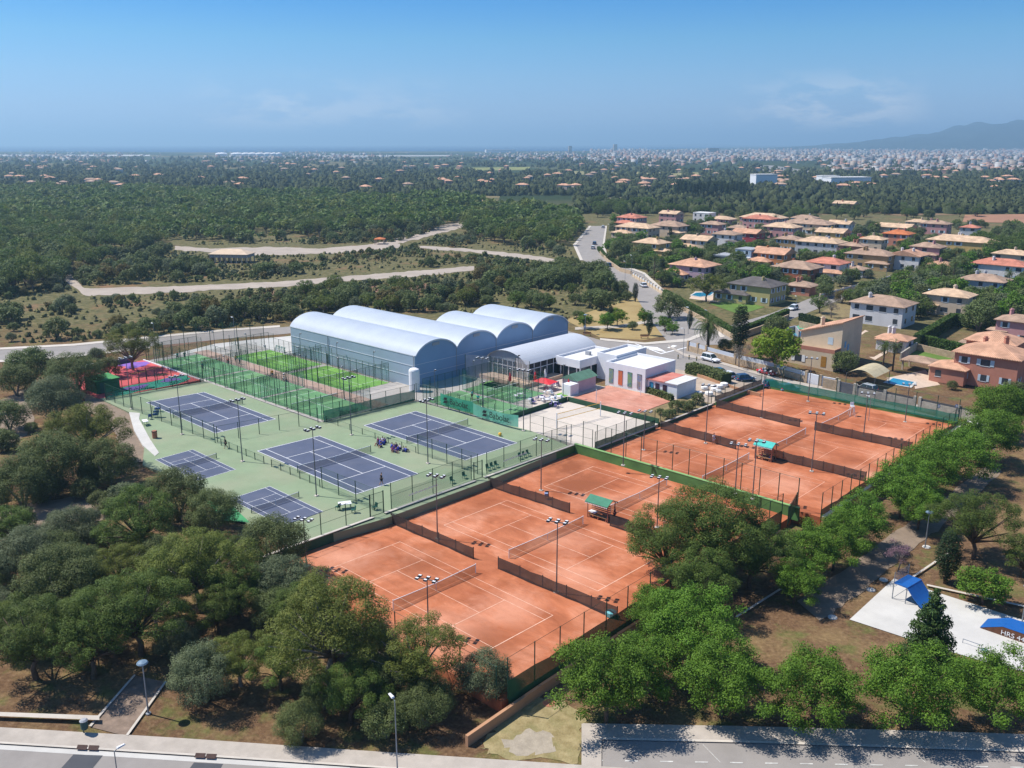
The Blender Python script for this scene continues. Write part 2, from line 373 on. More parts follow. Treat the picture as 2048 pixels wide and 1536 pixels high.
strip('road',[(1200,1480),(1500,1486),(1800,1496),(2150,1508)],[(1200,1690),(1500,1700),(1800,1710),(2150,1720)],M_asph,0.045)
strip('pavement',[(1163,1450),(1163,1540)],[(1203,1450),(1203,1540)],M_pave,0.135)
M_mark=mat('worn_marking',(0.50,0.49,0.46),.8,.25,2.0,streak=(1.5,(0.30,0.28,0.26),.8))
for i in range(16):
    x=1160+i*70+20; y=1522.5+(x-1300)*0.0165
    strip('road_marking',[(x,y),(x+26,y+.4)],[(x,y+2.3),(x+26,y+2.7)],M_mark,0.06,2)
for i,(x0,x1) in enumerate(((1610,1650),(1812,1850),(1990,2030),(1405,1440))):
    strip('road_marking',[(x0,1490),(x1,1526)],[(x0+1.2,1490),(x1+1.4,1526)],M_mark,0.058,2)
gpoly('asphalt_patch',[(147,1510),(206,1512),(160,1570),(95,1568)],M_asphd,0.052)
gpoly('asphalt_patch',[(388,1526),(446,1529),(420,1580),(350,1578)],M_asphd,0.052)
M_drain=mat('drain_iron',(0.06,0.035,0.03),.8,.2,3)
for a in ((166,1497.5),(189,1498.5),(402,1514),(424,1515.5)):
    b=MB(); q=[G(a[0]-10,a[1]-4.5),G(a[0]+10,a[1]-3.8),G(a[0]+7,a[1]+6),G(a[0]-13,a[1]+5)]
    for k in q: k.z+=0.175
    b.sheet(q[::-1]); c0=q[0].lerp(q[2],.5)
    g=solo('drain_grate',b,M_drain,'rusty drain grate in the gutter %s'%('of the left pair, left one' if a[0]==166 else 'of the left pair, right one' if a[0]==189 else 'of the right pair, left one' if a[0]==402 else 'of the right pair, right one'),'grate','drain grates')
# path between the pines, paved plaza patches
gpoly('path',[(180,1455),(255,1474),(330,1365),(270,1352)],mat('path_tiles',(0.22,0.16,0.12),.9,.25,1.5,streak=(.9,(0.13,0.10,0.08),.5)),0.06)
strip('kerb',[(178,1455),(268,1352)],[(183,1456),(272,1353)],M_conc,0.16,6)
strip('kerb',[(252,1473),(330,1365)],[(257,1474),(334,1366)],M_conc,0.16,6)
strip('kerb',[(-50,1431),(200,1440)],[(-50,1439),(200,1449)],M_conc,0.42,6)
# ---- mid road behind the club and the street grid on the right
strip('road',[(-120,702),(0,700),(150,692),(300,677),(450,663),(560,655),(640,648)],[(-120,723),(0,721),(150,711),(300,693),(450,678),(560,669),(640,661)],M_asph,0.04)
strip('pavement',[(-120,698),(0,696),(150,688),(300,673),(450,659),(560,651)],[(-120,702),(0,700),(150,692),(300,677),(450,663),(560,655)],M_conc,0.10)
strip('pavement',[(-120,723),(0,721),(150,711),(300,693)],[(-120,727),(0,725),(150,715),(300,697)],M_conc,0.10)
strip('road',[(1120,658),(1200,680),(1290,690),(1370,684),(1420,668)],[(1120,700),(1180,716),(1260,735),(1330,740),(1400,735)],M_asph,0.040)
strip('road',[(1285,700),(1340,697),(1420,716),(1560,762),(1720,796),(1800,815),(1990,862)],[(1320,735),(1355,740),(1440,762),(1520,790),(1720,832),(1800,852),(1990,900)],M_asph,0.046)
strip('pavement',[(1335,690),(1370,708),(1420,718),(1560,757),(1720,789),(1960,834)],[(1340,697),(1370,714),(1420,723),(1560,763),(1720,796),(1960,842)],M_pave,0.12)
strip('road',[(1183,452),(1152,490),(1165,520),(1215,550),(1270,590),(1300,640),(1340,690)],[(1211,452),(1205,490),(1212,520),(1285,548),(1330,590),(1400,640),(1450,690)],M_asph,0.052)
strip('pavement',[(1211,452),(1205,490),(1212,520),(1285,548),(1330,590),(1400,640),(1442,676)],[(1214,452),(1209,490),(1217,518),(1290,546),(1337,588),(1408,638),(1450,674)],M_conc,0.13)
strip('pavement',[(1178,452),(1146,490),(1160,521)],[(1183,452),(1152,490),(1166,521)],M_conc,0.13)
strip('road',[(1430,660),(1480,645),(1540,628),(1620,597),(1700,576),(1800,545)],[(1430,690),(1520,663),(1580,640),(1680,600),(1740,585),(1820,556)],M_asph,0.058)
strip('pavement',[(1300,655),(1200,677),(1290,686),(1375,678),(1412,662)][1:],[(1200,681),(1290,690),(1375,684),(1422,666)],M_conc,0.12)
# crossings and arrows
for i in range(6):
    x=1685+0; strip('road_marking',[(1944-i*5,829+i*6.2),(1985-i*5,838+i*6.2)],[(1943-i*5,832+i*6.2),(1984-i*5,841+i*6.2)],M_line,0.075,2)
for i in range(6):
    strip('road_marking',[(1275+i*7,692+i*1.6),(1316+i*3,695+i*1.6)],[(1275+i*7,693.2+i*1.6),(1316+i*3,696.2+i*1.6)],M_line,0.07,2)
strip('road_marking',[(1255,681),(1322,707)],[(1255,682.2),(1322,708.5)],M_line,0.07,3)
strip('road_marking',[(1322,707),(1376,694)],[(1322,708.5),(1376,695.2)],M_line,0.07,3)
gpoly('road_marking',[(1334,696),(1346,691),(1354,692),(1348,695),(1340,697)],M_line,0.072)
gpoly('road_marking',[(1492,655),(1525,645),(1518,642),(1486,652)],M_line,0.075)
strip('road_marking',[(1826,812),(1846,816)],[(1826,814),(1846,818)],M_line,0.07,2)
# ---- tracks in the scrubland
strip('track',[(140,545),(168,577),(300,574),(420,570),(560,563),(700,552),(800,544),(880,538),(948,532)],[(128,560),(172,592),(300,588),(420,581),(560,574),(700,563),(800,556),(880,549),(948,541)],M_track,0.05)
strip('track',[(150,533),(168,533),(180,546),(160,562)],[(140,536),(160,541),(170,551),(150,570)],M_track,0.055)
strip('track',[(350,492),(420,497),(540,494),(640,497),(740,489),(800,487)],[(350,500),(420,505),(540,511),(640,508),(740,502),(800,496)],M_track,0.05)
strip('track',[(735,491),(790,476),(850,462),(895,447),(925,444)],[(742,500),(800,487),(870,470),(918,457),(929,452)],M_track,0.055)
strip('track',[(840,492),(930,497),(1040,508),(1130,520),(1170,527)],[(840,497),(930,503),(1040,516),(1130,530),(1170,536)],M_track,0.05)
gpoly('bare_earth',[(480,590),(560,582),(556,600),(505,603)],mat('bare_earth',(0.20,0.11,0.07),0.95,0.2,0.2),0.05)
gpoly('bare_earth',[(690,575),(850,566),(880,580),(720,590)],MATS['bare_earth'],0.05)
gpoly('bare_earth',[(300,676),(560,655),(575,664),(440,679),(330,695)],MATS['bare_earth'],0.03)
# park lawn by the junction, dry yellow
gpoly('park_lawn',[(1130,640),(1250,600),(1300,590),(1330,640),(1370,662),(1290,680),(1200,675)],mat('dry_lawn',(0.27,0.185,0.07),0.95,0.2,0.15,bump=0.3,bscale=3,col2=(0.36,0.27,0.12)),0.03)
strip('path',[(1150,655),(1240,650),(1300,640)],[(1150,660),(1240,656),(1305,645)],M_pave,0.07)
# skate park slab + footpath and lawn patches on the right
gpoly('skate_slab',[(1699,1240),(1788,1158),(2110,1262),(2110,1360),(1960,1322),(1830,1283)],M_concw,0.07)
M_gp=mat('gravel_pale',(0.22,0.165,0.12),0.95,0.15,0.8,bump=0.3,bscale=8)
strip('foot_path',[(1590,1205),(1680,1145),(1780,1070),(1890,995),(1975,925)],[(1640,1245),(1730,1180),(1825,1100),(1925,1020),(2005,945)],M_gp,0.05,8)
gpoly('dry_grass',wob([(1000,1450),(1060,1400),(1120,1385),(1165,1440),(1165,1525),(1010,1515),(960,1500)],12,8),mat('straw_grass',(0.22,0.17,0.075),.95,.3,1.2,bump=.5,bscale=6,col2=(0.36,0.29,0.15),streak=(.8,(0.12,0.13,0.04),.5)),0.03)
gpoly('gravel_patch',wob([(1000,1488),(1060,1458),(1110,1470),(1105,1500),(1040,1512)],9,2),mat('gravel_white',(0.33,0.28,0.215),0.95,0.15,1.5,bump=0.3,bscale=8),0.035)
gpoly('foot_path',wob([(230,850),(262,830),(285,890),(300,925),(270,925),(235,890)],4,3),MATS['gravel_pale'],0.04)
gpoly('foot_path',wob([(150,765),(205,750),(215,800),(262,832),(240,870),(175,820)],4,4),MATS['gravel_pale'],0.042)
gpoly('foot_path',wob([(-60,1025),(200,985),(215,1040),(-60,1095)],7,5),MATS['gravel_pale'],0.045)
gpoly('foot_path',wob([(-20,810),(45,780),(70,850),(40,880),(-20,890)],5,6),MATS['gravel_pale'],0.045)
strip('kerb',[(1800,1172),(1895,1108)],[(1804,1174),(1900,1109)],M_conc,0.25,4)
strip('kerb',[(1853,1172),(2048,1215),(2120,1232)],[(1853,1175),(2048,1218),(2120,1235)],M_conc,0.25,4)
strip('kerb',[(1470,1237),(1560,1180)],[(1474,1239),(1564,1182)],M_conc,0.25,4)

# ================================================================== COURTS
def m_clay(name,c1,c2,c3):
    m=bpy.data.materials.new(name); m.use_nodes=True; t=m.node_tree; b=t.nodes['Principled BSDF']; b.inputs['Roughness'].default_value=0.95; b.inputs['Specular IOR Level'].default_value=0.15
    g=nd(t,'ShaderNodeNewGeometry').outputs['Position']
    mp=nd(t,'ShaderNodeMapping'); mp.inputs['Rotation'].default_value=(0,0,R(43)); t.links.new(g,mp.inputs[0])
    mp2=nd(t,'ShaderNodeMapping'); mp2.inputs['Scale'].default_value=(0.35,1,1); t.links.new(mp.outputs[0],mp2.inputs[0])
    def no(sc,v,d=6,ro=.6):
        n=nd(t,'ShaderNodeTexNoise'); n.inputs['Scale'].default_value=sc; n.inputs['Detail'].default_value=d; n.inputs['Roughness'].default_value=ro; n.inputs['Distortion'].default_value=0.6; t.links.new(v,n.inputs['Vector']); return n.outputs[0]
    r=ramp(t,no(0.13,g),[(0.38,c1),(0.52,c2),(0.66,c3)])
    r2=ramp(t,no(0.7,mp2.outputs[0],8,.75),[(0.28,(0.70,0.68,0.66)),(0.5,(1.0,1.0,1.0)),(0.74,(1.26,1.30,1.34))])
    k=nd(t,'ShaderNodeMix',data_type='RGBA',blend_type='MULTIPLY'); k.inputs[0].default_value=0.95; t.links.new(r.outputs[0],k.inputs[6]); t.links.new(r2.outputs[0],k.inputs[7])
    src=k.outputs[2]; wn_=mth(t,'MULTIPLY',no(0.35,g,7,.7),9.0)
    for (px,py,rad,col,st) in (STAINS if name=='clay' else ()):      # damp and scuffed places of the clay, where the photo shows them
        z_=ZA if px<1230 else ZB; c0=P(px,py,z_)
        d=nd(t,'ShaderNodeVectorMath',operation='DISTANCE'); t.links.new(mp2.outputs[0] if False else g,d.inputs[0]); d.inputs[1].default_value=c0
        f=mth(t,'MULTIPLY',mth(t,'SUBTRACT',1.0,mth(t,'DIVIDE',mth(t,'ADD',d.outputs['Value'],mth(t,'SUBTRACT',wn_,4.5)),rad),True),st,True)
        q=nd(t,'ShaderNodeMix',data_type='RGBA'); t.links.new(f,q.inputs[0]); t.links.new(src,q.inputs[6]); q.inputs[7].default_value=col+(1,); src=q.outputs[2]
    t.links.new(src,b.inputs['Base Color'])
    return m
_dk=(0.26,0.082,0.036); _lt=(0.62,0.29,0.185)
STAINS=[(1135,934,4.5,_dk,1.3),(1150,970,5.5,_dk,1.4),(715,1125,5.0,_dk,.9),(835,1125,5.0,_dk,.8),(690,1115,5.0,_lt,.9),(900,1265,6.0,_lt,.8),(1020,1215,5.0,_lt,.7),(985,1285,4.5,_dk,.8),(1190,1000,4.0,_lt,.6),(1240,1010,4.5,_dk,.6),(1130,1080,5.0,_lt,.6),(1150,1150,4.5,_lt,.6),(960,1015,5.0,_dk,.5),
 (1465,845,5.0,_lt,.9),(1740,950,4.0,_lt,.9),(1690,925,5.0,_dk,.5),(1560,960,5.0,_lt,.6),(1350,900,5.0,_dk,.6),(1620,800,5.0,_dk,.6),(1780,870,5.0,_lt,.7),(1520,815,5.0,_lt,.6),(1400,940,4.5,_dk,.5),(1600,890,4.0,_dk,.6)]
M_clay=m_clay('clay',(0.33,0.100,0.044),(0.44,0.148,0.070),(0.54,0.225,0.130))
M_clayp=m_clay('clay_pale',(0.46,0.20,0.14),(0.52,0.25,0.18),(0.56,0.28,0.21))
# hard-court slab
poly('hard_court_slab',[(200,797),(411,763),(640,845),(830,802),(1060,861),(1142,893),(975,962),(770,1037),(600,1086),(500,1052),(430,1000),(350,955),(285,930),(290,880),(262,826)],M_green,0.0,-1.4)
poly('green_apron',[(411,1000),(465,1012),(500,1045),(440,1040)],mat('apron_green',(0.06,0.27,0.11),0.9,0.1,0.5),0.006)
poly('white_kerb',[(258,824),(280,826),(278,838),(285,850),(300,878),(318,905),(310,912),(285,890),(268,860)],M_concw,0.05,-1.2)
def court(name,c,z,surf,line,sub=0.012,pickle=False):
    A,B,C,D=[P(a,b,z) for a,b in c]          # A-B far baseline, C,D near baseline (B-C, A-D sidelines)
    def S(s,t,dz): q=(A*(1-t)+B*t)*(1-s)+(D*(1-t)+C*t)*s; q.z=z+dz; return q
    root=link(name,None,None,S(.5,.5,0)); root['kind']='structure'
    if surf is not None:
        e=0.004; b=MB(); b.sheet([S(-e,-e,sub*.4),S(1+e,-e,sub*.4),S(1+e,1+e,sub*.4),S(-e,1+e,sub*.4)]); mk('surface',b,surf,root)
    L=23.77; Wd=10.97; w=0.09 if surf is not None else 0.07
    def ln(s0,s1,t0,t1):
        b=MB(); b.sheet([S(s0,t0,sub),S(s1,t0,sub),S(s1,t1,sub),S(s0,t1,sub)]); mk('line',b,line,root)
    ls=w/L; lw=w/Wd; si=1.37/Wd; sv=5.485/L
    ln(0,ls*1.3,lw,1-lw); ln(1-ls*1.3,1,lw,1-lw)
    for t in (0,1-lw): ln(0,1,t,t+lw)
    if True:
        for t in (si,1-si-lw): ln(ls*1.3,1-ls*1.3,t,t+lw)
        ln(sv,sv+ls,si+lw,1-si-lw); ln(1-sv-ls,1-sv,si+lw,1-si-lw)
        ln(sv+ls,1-sv-ls,.5-lw/2,.5+lw/2)
    return S
def quadfrom(u0,v0,z,L=24.2,Wd=10.97):     # corner pixels from plan position
    return [proj(W(u0,v0,z)),proj(W(u0,v0+Wd,z)),proj(W(u0+L,v0+Wd,z)),proj(W(u0+L,v0,z))]
CT={}
CT['h1']=(court('tennis_court',[(291.8,804.9),(408,784),(551.6,838),(430.3,866.4)],0,M_blue,M_line),0)
CT['h3']=(court('tennis_court',[(514,902),(639,871.6),(837,947.5),(712,988.5)],0,M_blue,M_line),0)
CT['h4']=(court('tennis_court',[(727.6,851),(831.7,822.2),(1034.9,885.7),(930.1,920.6)],0,M_blue,M_line),0)
CT['m1']=(court('mini_court',[(310.6,919.4),(385.8,898.9),(471.3,938.9),(394.4,961.8)],0,M_blue,M_line),0)
CT['m2']=(court('mini_court',[(459.3,998),(539.6,972.4),(647.3,1023.3),proj(W(-87.8,53.7,0))],0,M_blue,M_line),0)
uvrect('clay_terrace',CLAY_A[0],CLAY_A[1],CLAY_A[2],CLAY_A[3],ZA,M_clay,-4)
uvrect('clay_terrace',CLAY_B[0],CLAY_B[1],CLAY_B[2],CLAY_B[3],ZB,M_clay,-4)
CT['c1']=(court('tennis_court',[(658.6,1137.4),(800.,1083.2),(1107,1230.8),(967.8,1306.1)],ZA,None,M_clayl),ZA)
CT['c2']=(court('tennis_court',[(887.3,1050.3),(1014.3,1000.5),proj(W(-51.2,79.7,ZA)),(1195.9,1182.5)],ZA,None,M_clayl),ZA)
CT['c3']=(court('tennis_court',quadfrom(-75,86.8,ZA),ZA,None,M_clayl),ZA)
M_clayf=mat('line_clay_faint',(0.66,0.33,0.22),0.9,0.15,1.5)
CT['c4']=(court('tennis_court',quadfrom(-71,102.2,ZB),ZB,None,M_clayf),ZB)
CT['c5']=(court('tennis_court',quadfrom(-70.2,119,ZB),ZB,None,M_clayf),ZB)
CT['c6']=(court('tennis_court',quadfrom(-69.5,136.2,ZB),ZB,None,M_clayf),ZB)
# nets
def net(S,z,label,hw=0.91,h=1.07,white=True,frac=.915):
    base=S(.5,.5,0); r=thing('tennis_net',label,'tennis net',base,0,'tennis nets')
    e=0.083
    a=S(.5,-e,0); b=S(.5,1+e,0); d=(b-a)
    for q in (a,b): post('post',q,h+.05,0.05,M_white if white else M_fgreen,r)
    m=MB(); n=8
    for i in range(n):
        f0,f1=i/n,(i+1)/n; s0=h-0.15*(1-abs(2*f0-1)); s1=h-0.15*(1-abs(2*f1-1))
        p,q=a+d*f0,a+d*f1; m.quad(p+Vector((0,0,.04)),q+Vector((0,0,.04)),q+Vector((0,0,s1-.06)),p+Vector((0,0,s0-.06)))
    mk('netting',m,M_blackm,r)
    m=MB(); x=d.normalized().cross(Vector((0,0,1)))*.025
    for i in range(n):
        f0,f1=i/n,(i+1)/n; s0=h-0.15*(1-abs(2*f0-1)); s1=h-0.15*(1-abs(2*f1-1))
        p,q=a+d*f0,a+d*f1
        m.add([p+x+Vector((0,0,s0-.06)),q+x+Vector((0,0,s1-.06)),q+x+Vector((0,0,s1)),p+x+Vector((0,0,s0)),p-x+Vector((0,0,s0-.06)),q-x+Vector((0,0,s1-.06)),q-x+Vector((0,0,s1)),p-x+Vector((0,0,s0))],[(0,1,2,3),(5,4,7,6),(3,2,6,7)])
    mk('headband',m,M_tape,r)
    c=a+d*.5; m=MB(); m.box((c.x,c.y,c.z+.45),(.06,.06,.9)); mk('centre_strap',m,M_tape,r)
    return r
NL={'h1':'tennis net across the blue court beside the red playground','h3':'tennis net across the blue court with a player on its near baseline','h4':'tennis net across the blue court below the green lettered banners',
'c1':'tennis net on the nearest clay court behind the big front pine','c2':'tennis net on the second clay court, beside the near roofed shelter','c3':'tennis net on the clay court with dark damp patches','c4':'tennis net on the clay court along the green dividing wall','c5':'tennis net on the middle clay court by the turquoise-roofed shelter','c6':'tennis net on the farthest clay court next to the street'}
for k,l in NL.items(): net(CT[k][0],CT[k][1],l,white=(k[0]=='c'))
for k,l in (('m1','low net on the smaller blue mini court by the left trees'),('m2','dark low net on the blue mini court nearest the clay')): 
    net(CT[k][0],0,l,h=0.8,white=False)
# damp patches dragged into the clay are wear of that court
for pts in ([(1108,938),(1130,930),(1165,924),(1164,940),(1130,943)],[(1120,975),(1150,958),(1160,950),(1158,960),(1190,962),(1150,990),(1118,985)]):
    pass
# ================================================================== FENCES
def fence(label,pts,h,sp=3.2,mesh_m=None,screens=(),pm=None,pr=0.058,rail=True,grp=None,name='mesh_fence',cat='fence',midrail=False,skip=()):
    """pts: world base points. posts, one mesh panel and one screen per bay, top rail per bay"""
    pm=pm or M_gpost; pts=[Vector(p) for p in pts]
    root=thing(name,label,cat,pts[0],0,grp)
    first=True
    for i in range(len(pts)-1):
        a,b=pts[i],pts[i+1]; n=max(1,round((b-a).length/sp)); hh=h if not hasattr(h,'__len__') else h[i]
        for k in range(n+1):
            q=a.lerp(b,k/n)
            if k==0 and not first: continue
            post('post',q,hh,pr,pm,root)
        first=False
        nn=(b-a).cross(Vector((0,0,1))).normalized()
        for k in range(n):
            p,q=a.lerp(b,k/n),a.lerp(b,(k+1)/n)
            if mesh_m is not None:
                m=MB(); m.quad(p+Vector((0,0,.03)),q+Vector((0,0,.03)),q+Vector((0,0,hh-.03)),p+Vector((0,0,hh-.03))); mk('mesh_panel',m,mesh_m,root)
            for (z0,z1,sm) in screens:
                m=MB(); o=nn*0.06; sg=0.10*math.sin(k*2.3+i)
                mid=p.lerp(q,.5)+nn*(0.06+0.10*math.sin(k*1.7))
                m.add([p+o+Vector((0,0,z0)),mid+Vector((0,0,z0+abs(sg)*.6)),q+o+Vector((0,0,z0)),q+o+Vector((0,0,z1)),mid+Vector((0,0,z1-abs(sg))),p+o+Vector((0,0,z1))],[(0,1,4,5),(1,2,3,4)])
                mk('windscreen',m,sm,root)
            if rail:
                for zz in ((hh-.04,) if not midrail else (hh-.04,hh*.5)):
                    m=MB(); m.tube([p+Vector((0,0,zz)),q+Vector((0,0,zz))],0.022,4,False); mk('rail',m,pm,root)
    return root
def wall(name,label,pts,h,t,mt,cap=None,grp=None,z0=0.0,cat='wall'):
    """wall along world points, a block per segment"""
    pts=[Vector(p) for p in pts]; r=thing(name,label,cat,pts[0]+Vector((0,0,z0)),0,grp)
    for a,b in zip(pts[:-1],pts[1:]):
        d=(b-a); n=d.cross(Vector((0,0,1))).normalized()*t
        m=MB(); m.ob(a-n/2+Vector((0,0,z0)),d,n,Vector((0,0,h-z0))); mk('wall_block',m,mt,r)
        if cap is not None:
            m=MB(); m.ob(a-n*.62+Vector((0,0,h)),d,n*1.24,Vector((0,0,.08))); mk('coping',m,cap,r)
    return r
LZ=Vector((0,0,1))
# retaining walls between hard courts and clay, and between clay terraces
wall('retaining_wall','green retaining wall between the blue courts and the near clay courts',[W(-82,47,0),W(-81.6,62.6,0)],0.12,0.3,M_gwalld,M_conc,z0=-1.3)
wall('retaining_wall','green retaining wall between the blue courts and the second clay court',[W(-81.6,64.4,0),W(-81.2,79.8,0)],0.12,0.3,M_gwalld,M_conc,z0=-1.3)
wall('retaining_wall','green retaining wall under the row of seats above the third clay court',[W(-81.2,81.5,0),W(-80.9,100.6,0)],0.12,0.3,M_gwall,M_conc,z0=-1.3)
wall('dividing_wall','long bright green wall between the two blocks of clay courts',[W(-80.8,100.7,0),W(-62,100.75,0),W(-44.5,100.5,0)],0.30,0.35,M_gwall,mat('coping_green',(0.20,0.36,0.13),0.8,0.1,1),z0=-1.4)
wall('retaining_wall','green retaining wall beside the white sand court',[W(-77.4,101.6,0),W(-77.2,116.8,0)],0.15,0.3,M_gwalld,M_conc,z0=-.8)
wall('retaining_wall','green retaining wall below the vegetable garden',[W(-77.2,118.6,0),W(-77,134,0)],0.15,0.3,M_gwalld,M_conc,z0=-.8)
wall('retaining_wall','green retaining wall beside the builder rubble by the far clay court',[W(-77,135.5,0),W(-76.8,152.3,0)],0.3,0.3,M_gwall,M_conc,z0=-.8)
wall('retaining_wall','low green wall between the far clay court and the street',[W(-76.8,152.5,0),W(-42,152.8,0)],0.15,0.3,M_gwall,None,z0=-.9)
M_ochre=mat('ochre_render',(0.46,0.25,0.14),0.9,0.12,0.5,streak=(0.5,(0.30,0.17,0.10),0.5))
wall('boundary_wall','ochre rendered wall sloping down to the street in front of the clay',[W(-44.9,63,0),W(-44.85,52,0),W(-44.6,42.5,0)],-1.25,0.3,M_ochre,None,z0=-3)
wall('boundary_wall','ochre wall under the near-right fence behind the street trees',[W(-44.9,63.1,0),W(-44.6,96,0)],-1.2,0.3,M_ochre,None,z0=-3)
wall('boundary_wall','stepped ochre wall below the right-hand fence of the far clay courts',[W(-41.6,101,0),W(-41.4,127,0)],-0.2,0.4,M_ochre,M_conc,z0=-3)
wall('boundary_wall','ochre wall below the fence corner near the zebra crossing',[W(-41.4,127.2,0),W(-41.2,153,0)],0.0,0.4,M_ochre,M_conc,z0=-3)
Z=lambda u,v,z=0.: W(u,v,z)
# hard court fences
fence('tall green mesh fence on the left side of the first blue court',[Z(-158.3,63),Z(-122,64)],3.0,3.4,M_mesh)
fence('low green mesh fence beside the middle blue court and mini courts',[Z(-120.2,64),Z(-108.5,64.1)],1.1,2.4,M_mesh)
fence('low green mesh fence left of the blue court with a player',[Z(-106.5,64.1),Z(-95,64.2)],1.1,2.4,M_mesh)
fence('tall green mesh fence by the white table next to the clay gate',[Z(-94.5,64.2),Z(-83.5,64.2)],3.0,3.4,M_mesh,midrail=True)
fence('slim mesh fence between the two left blue courts',[Z(-122,64.4),Z(-119,80.8)],2.6,3.4,M_cmesh)
fence('low mesh fence between the two right blue courts',[Z(-118.4,82),Z(-96,82)],1.0,3.0,M_cmesh)
fence('tall mesh fence at the near end between the two right blue courts',[Z(-95.5,82),Z(-83,82)],3.0,3.2,M_mesh,midrail=True)
fence('high green fence on the wall above the nearest clay court',[Z(-82,48),Z(-82,62.4)],3.0,3.4,M_cmesh,midrail=True)
FB1=fence('high green fence behind the middle blue court above the clay',[Z(-82.3,66),Z(-82.2,80)],3.5,3.4,M_mesh,[(0.05,2.2,mat('mesh_fine_green',(0.10,0.30,0.16),0.8,0.1,1,alpha=0.28))],midrail=True)
FB2=fence('high green fence behind the right blue court above the clay',[Z(-82.2,83),Z(-81.9,100)],3.2,3.4,M_mesh,[(0.05,2.0,MATS['mesh_fine_green'])])
# gates
def gate(label,a,b,z,h):
    r=thing('gate',label,'gate',Vector((a.x,a.y,z)))
    for q in (a,b): post('post',(q.x,q.y,z),h,0.08,M_gpost,r)
    for zz in (.1,h*.5,h-.1):
        m=MB(); m.tube([Vector((a.x,a.y,z+zz)),Vector((b.x,b.y,z+zz))],.03,4); mk('rail',m,M_gpost,r)
    m=MB(); m.quad(Vector((a.x,a.y,z+.1)),Vector((b.x,b.y,z+.1)),Vector((b.x,b.y,z+h-.1)),Vector((a.x,a.y,z+h-.1))); mk('mesh_panel',m,M_mesh,r)
gate('dark green gate from the hard courts down to the nearest clay court',Z(-82.2,62.6),Z(-82.1,64.6),-0.05,3.0)
gate('dark green gate down to the second clay court beside the seats',Z(-81.8,80.1),Z(-81.7,81.6),-0.05,2.6)
# white wordmark on the back fence screens (too small to read): a row of small strokes
for root_,(u,v0,v1) in ((FB1,(-82.12,68.6,73.6)),(FB2,(-82.02,86,91))):
    k=20
    m=MB()
    for i in range(k):
        v=v0+(v1-v0)*i/k; hh=.16+.10*((i*7)%3)/2
        m.ob(W(u+.2,v,1.05),W(u+.2,v+(v1-v0)/k*.62)-W(u+.2,v),Vector((.004,.004,0)),Vector((0,0,hh)))
    mk('lettering',m,M_white,root_)
# clay side fences
S_b=[(0.05,1.25,M_screenb)]
def div(lab,a,b,h=1.5): fence(lab,[a,b],h,3.0,None,[(0.04,h-.05,M_screenb)],pm=M_black,rail=False,name='court_divider',cat='divider')
div('dark brown windscreen divider left half, between the two nearest clay courts',W(-80.8,64.7,ZA),W(-66.3,64.7,ZA))
div('dark brown windscreen divider right half, between the two nearest clay courts',W(-62.6,64.9,ZA),W(-46.4,65,ZA))
div('sagging brown windscreen divider between the second and third clay courts',W(-80.6,81.7,ZA),W(-66.6,82.2,ZA))
div('brown windscreen divider behind the big pine, near clay block',W(-60.5,82.6,ZA),W(-46.4,82.8,ZA))
div('brown windscreen divider left of the turquoise shelter, far clay block',W(-76.6,117.6,ZB),W(-62.6,116.9,ZB))
div('brown windscreen divider right of the turquoise shelter, far clay block',W(-58,117,ZB),W(-42.8,117,ZB))
div('brown windscreen divider left half by the farthest clay court',W(-76.4,134.6,ZB),W(-60.5,133.8,ZB))
div('brown windscreen divider right half by the farthest clay court',W(-58,134,ZB),W(-42.8,134.2,ZB))
fence('tall green fence with dark screen along the front of the near clay courts',[W(-45.25,48,-.95),W(-45.22,65,-.9),W(-45.2,84,-.85),W(-45.15,97,-.8)],3.95,3.6,M_cmesh,[(-0.75,1.75,M_screeng)])
fence('tall green fence at the left end of the nearest clay court',[W(-81.5,47.6,ZA),W(-46,47.4,ZA)],3.2,4.2,M_cmesh)
fence('tall posts and thin mesh on the green dividing wall',[W(-79.5,101,.3),W(-45,100.9,.3)],3.8,2.6,M_cmesh,pr=0.06)
fence('dark green screened fence at the corner of the dividing wall',[W(-45,100.6,-.3),W(-44.2,96.8,-.8)],2.6,3.4,M_cmesh,[(0.0,2.3,M_screeng)])
fence('green fence along the right end of the far clay courts',[W(-41.9,101,ZB),W(-41.8,118,ZB),W(-41.7,135,ZB),W(-41.6,152.4,ZB)],3.4,2.9,M_cmesh,[(-0.3,1.2,M_screeng)])
fence('green fence with teal screen between the far clay court and the street',[W(-76.4,152.4,ZB+.4),W(-42,152.6,ZB+.4)],4.0,3.6,M_cmesh,[(0.0,1.5,M_screen)])
fence('green mesh fence above the wall beside the sand court',[W(-77.6,101.5,.15),W(-77.4,117,.15)],2.6,2.6,M_mesh,[(0.0,1.0,M_screeng)])
fence('green mesh fence round the vegetable garden',[W(-77.5,118.7,.15),W(-77.3,134.4,.15)],1.5,2.6,M_mesh)
fence('green mesh fence by the rubble at the far clay court',[W(-77.3,135.6,.3),W(-77,152,.3)],2.0,3.2,M_mesh,[(0.0,1.0,M_screenb)])
fence('mesh cage with rails at the near corner of the sand court',[W(-90.5,101.3),W(-82,101.2),W(-78,101.4)],3.0,2.8,M_cmesh,midrail=True)

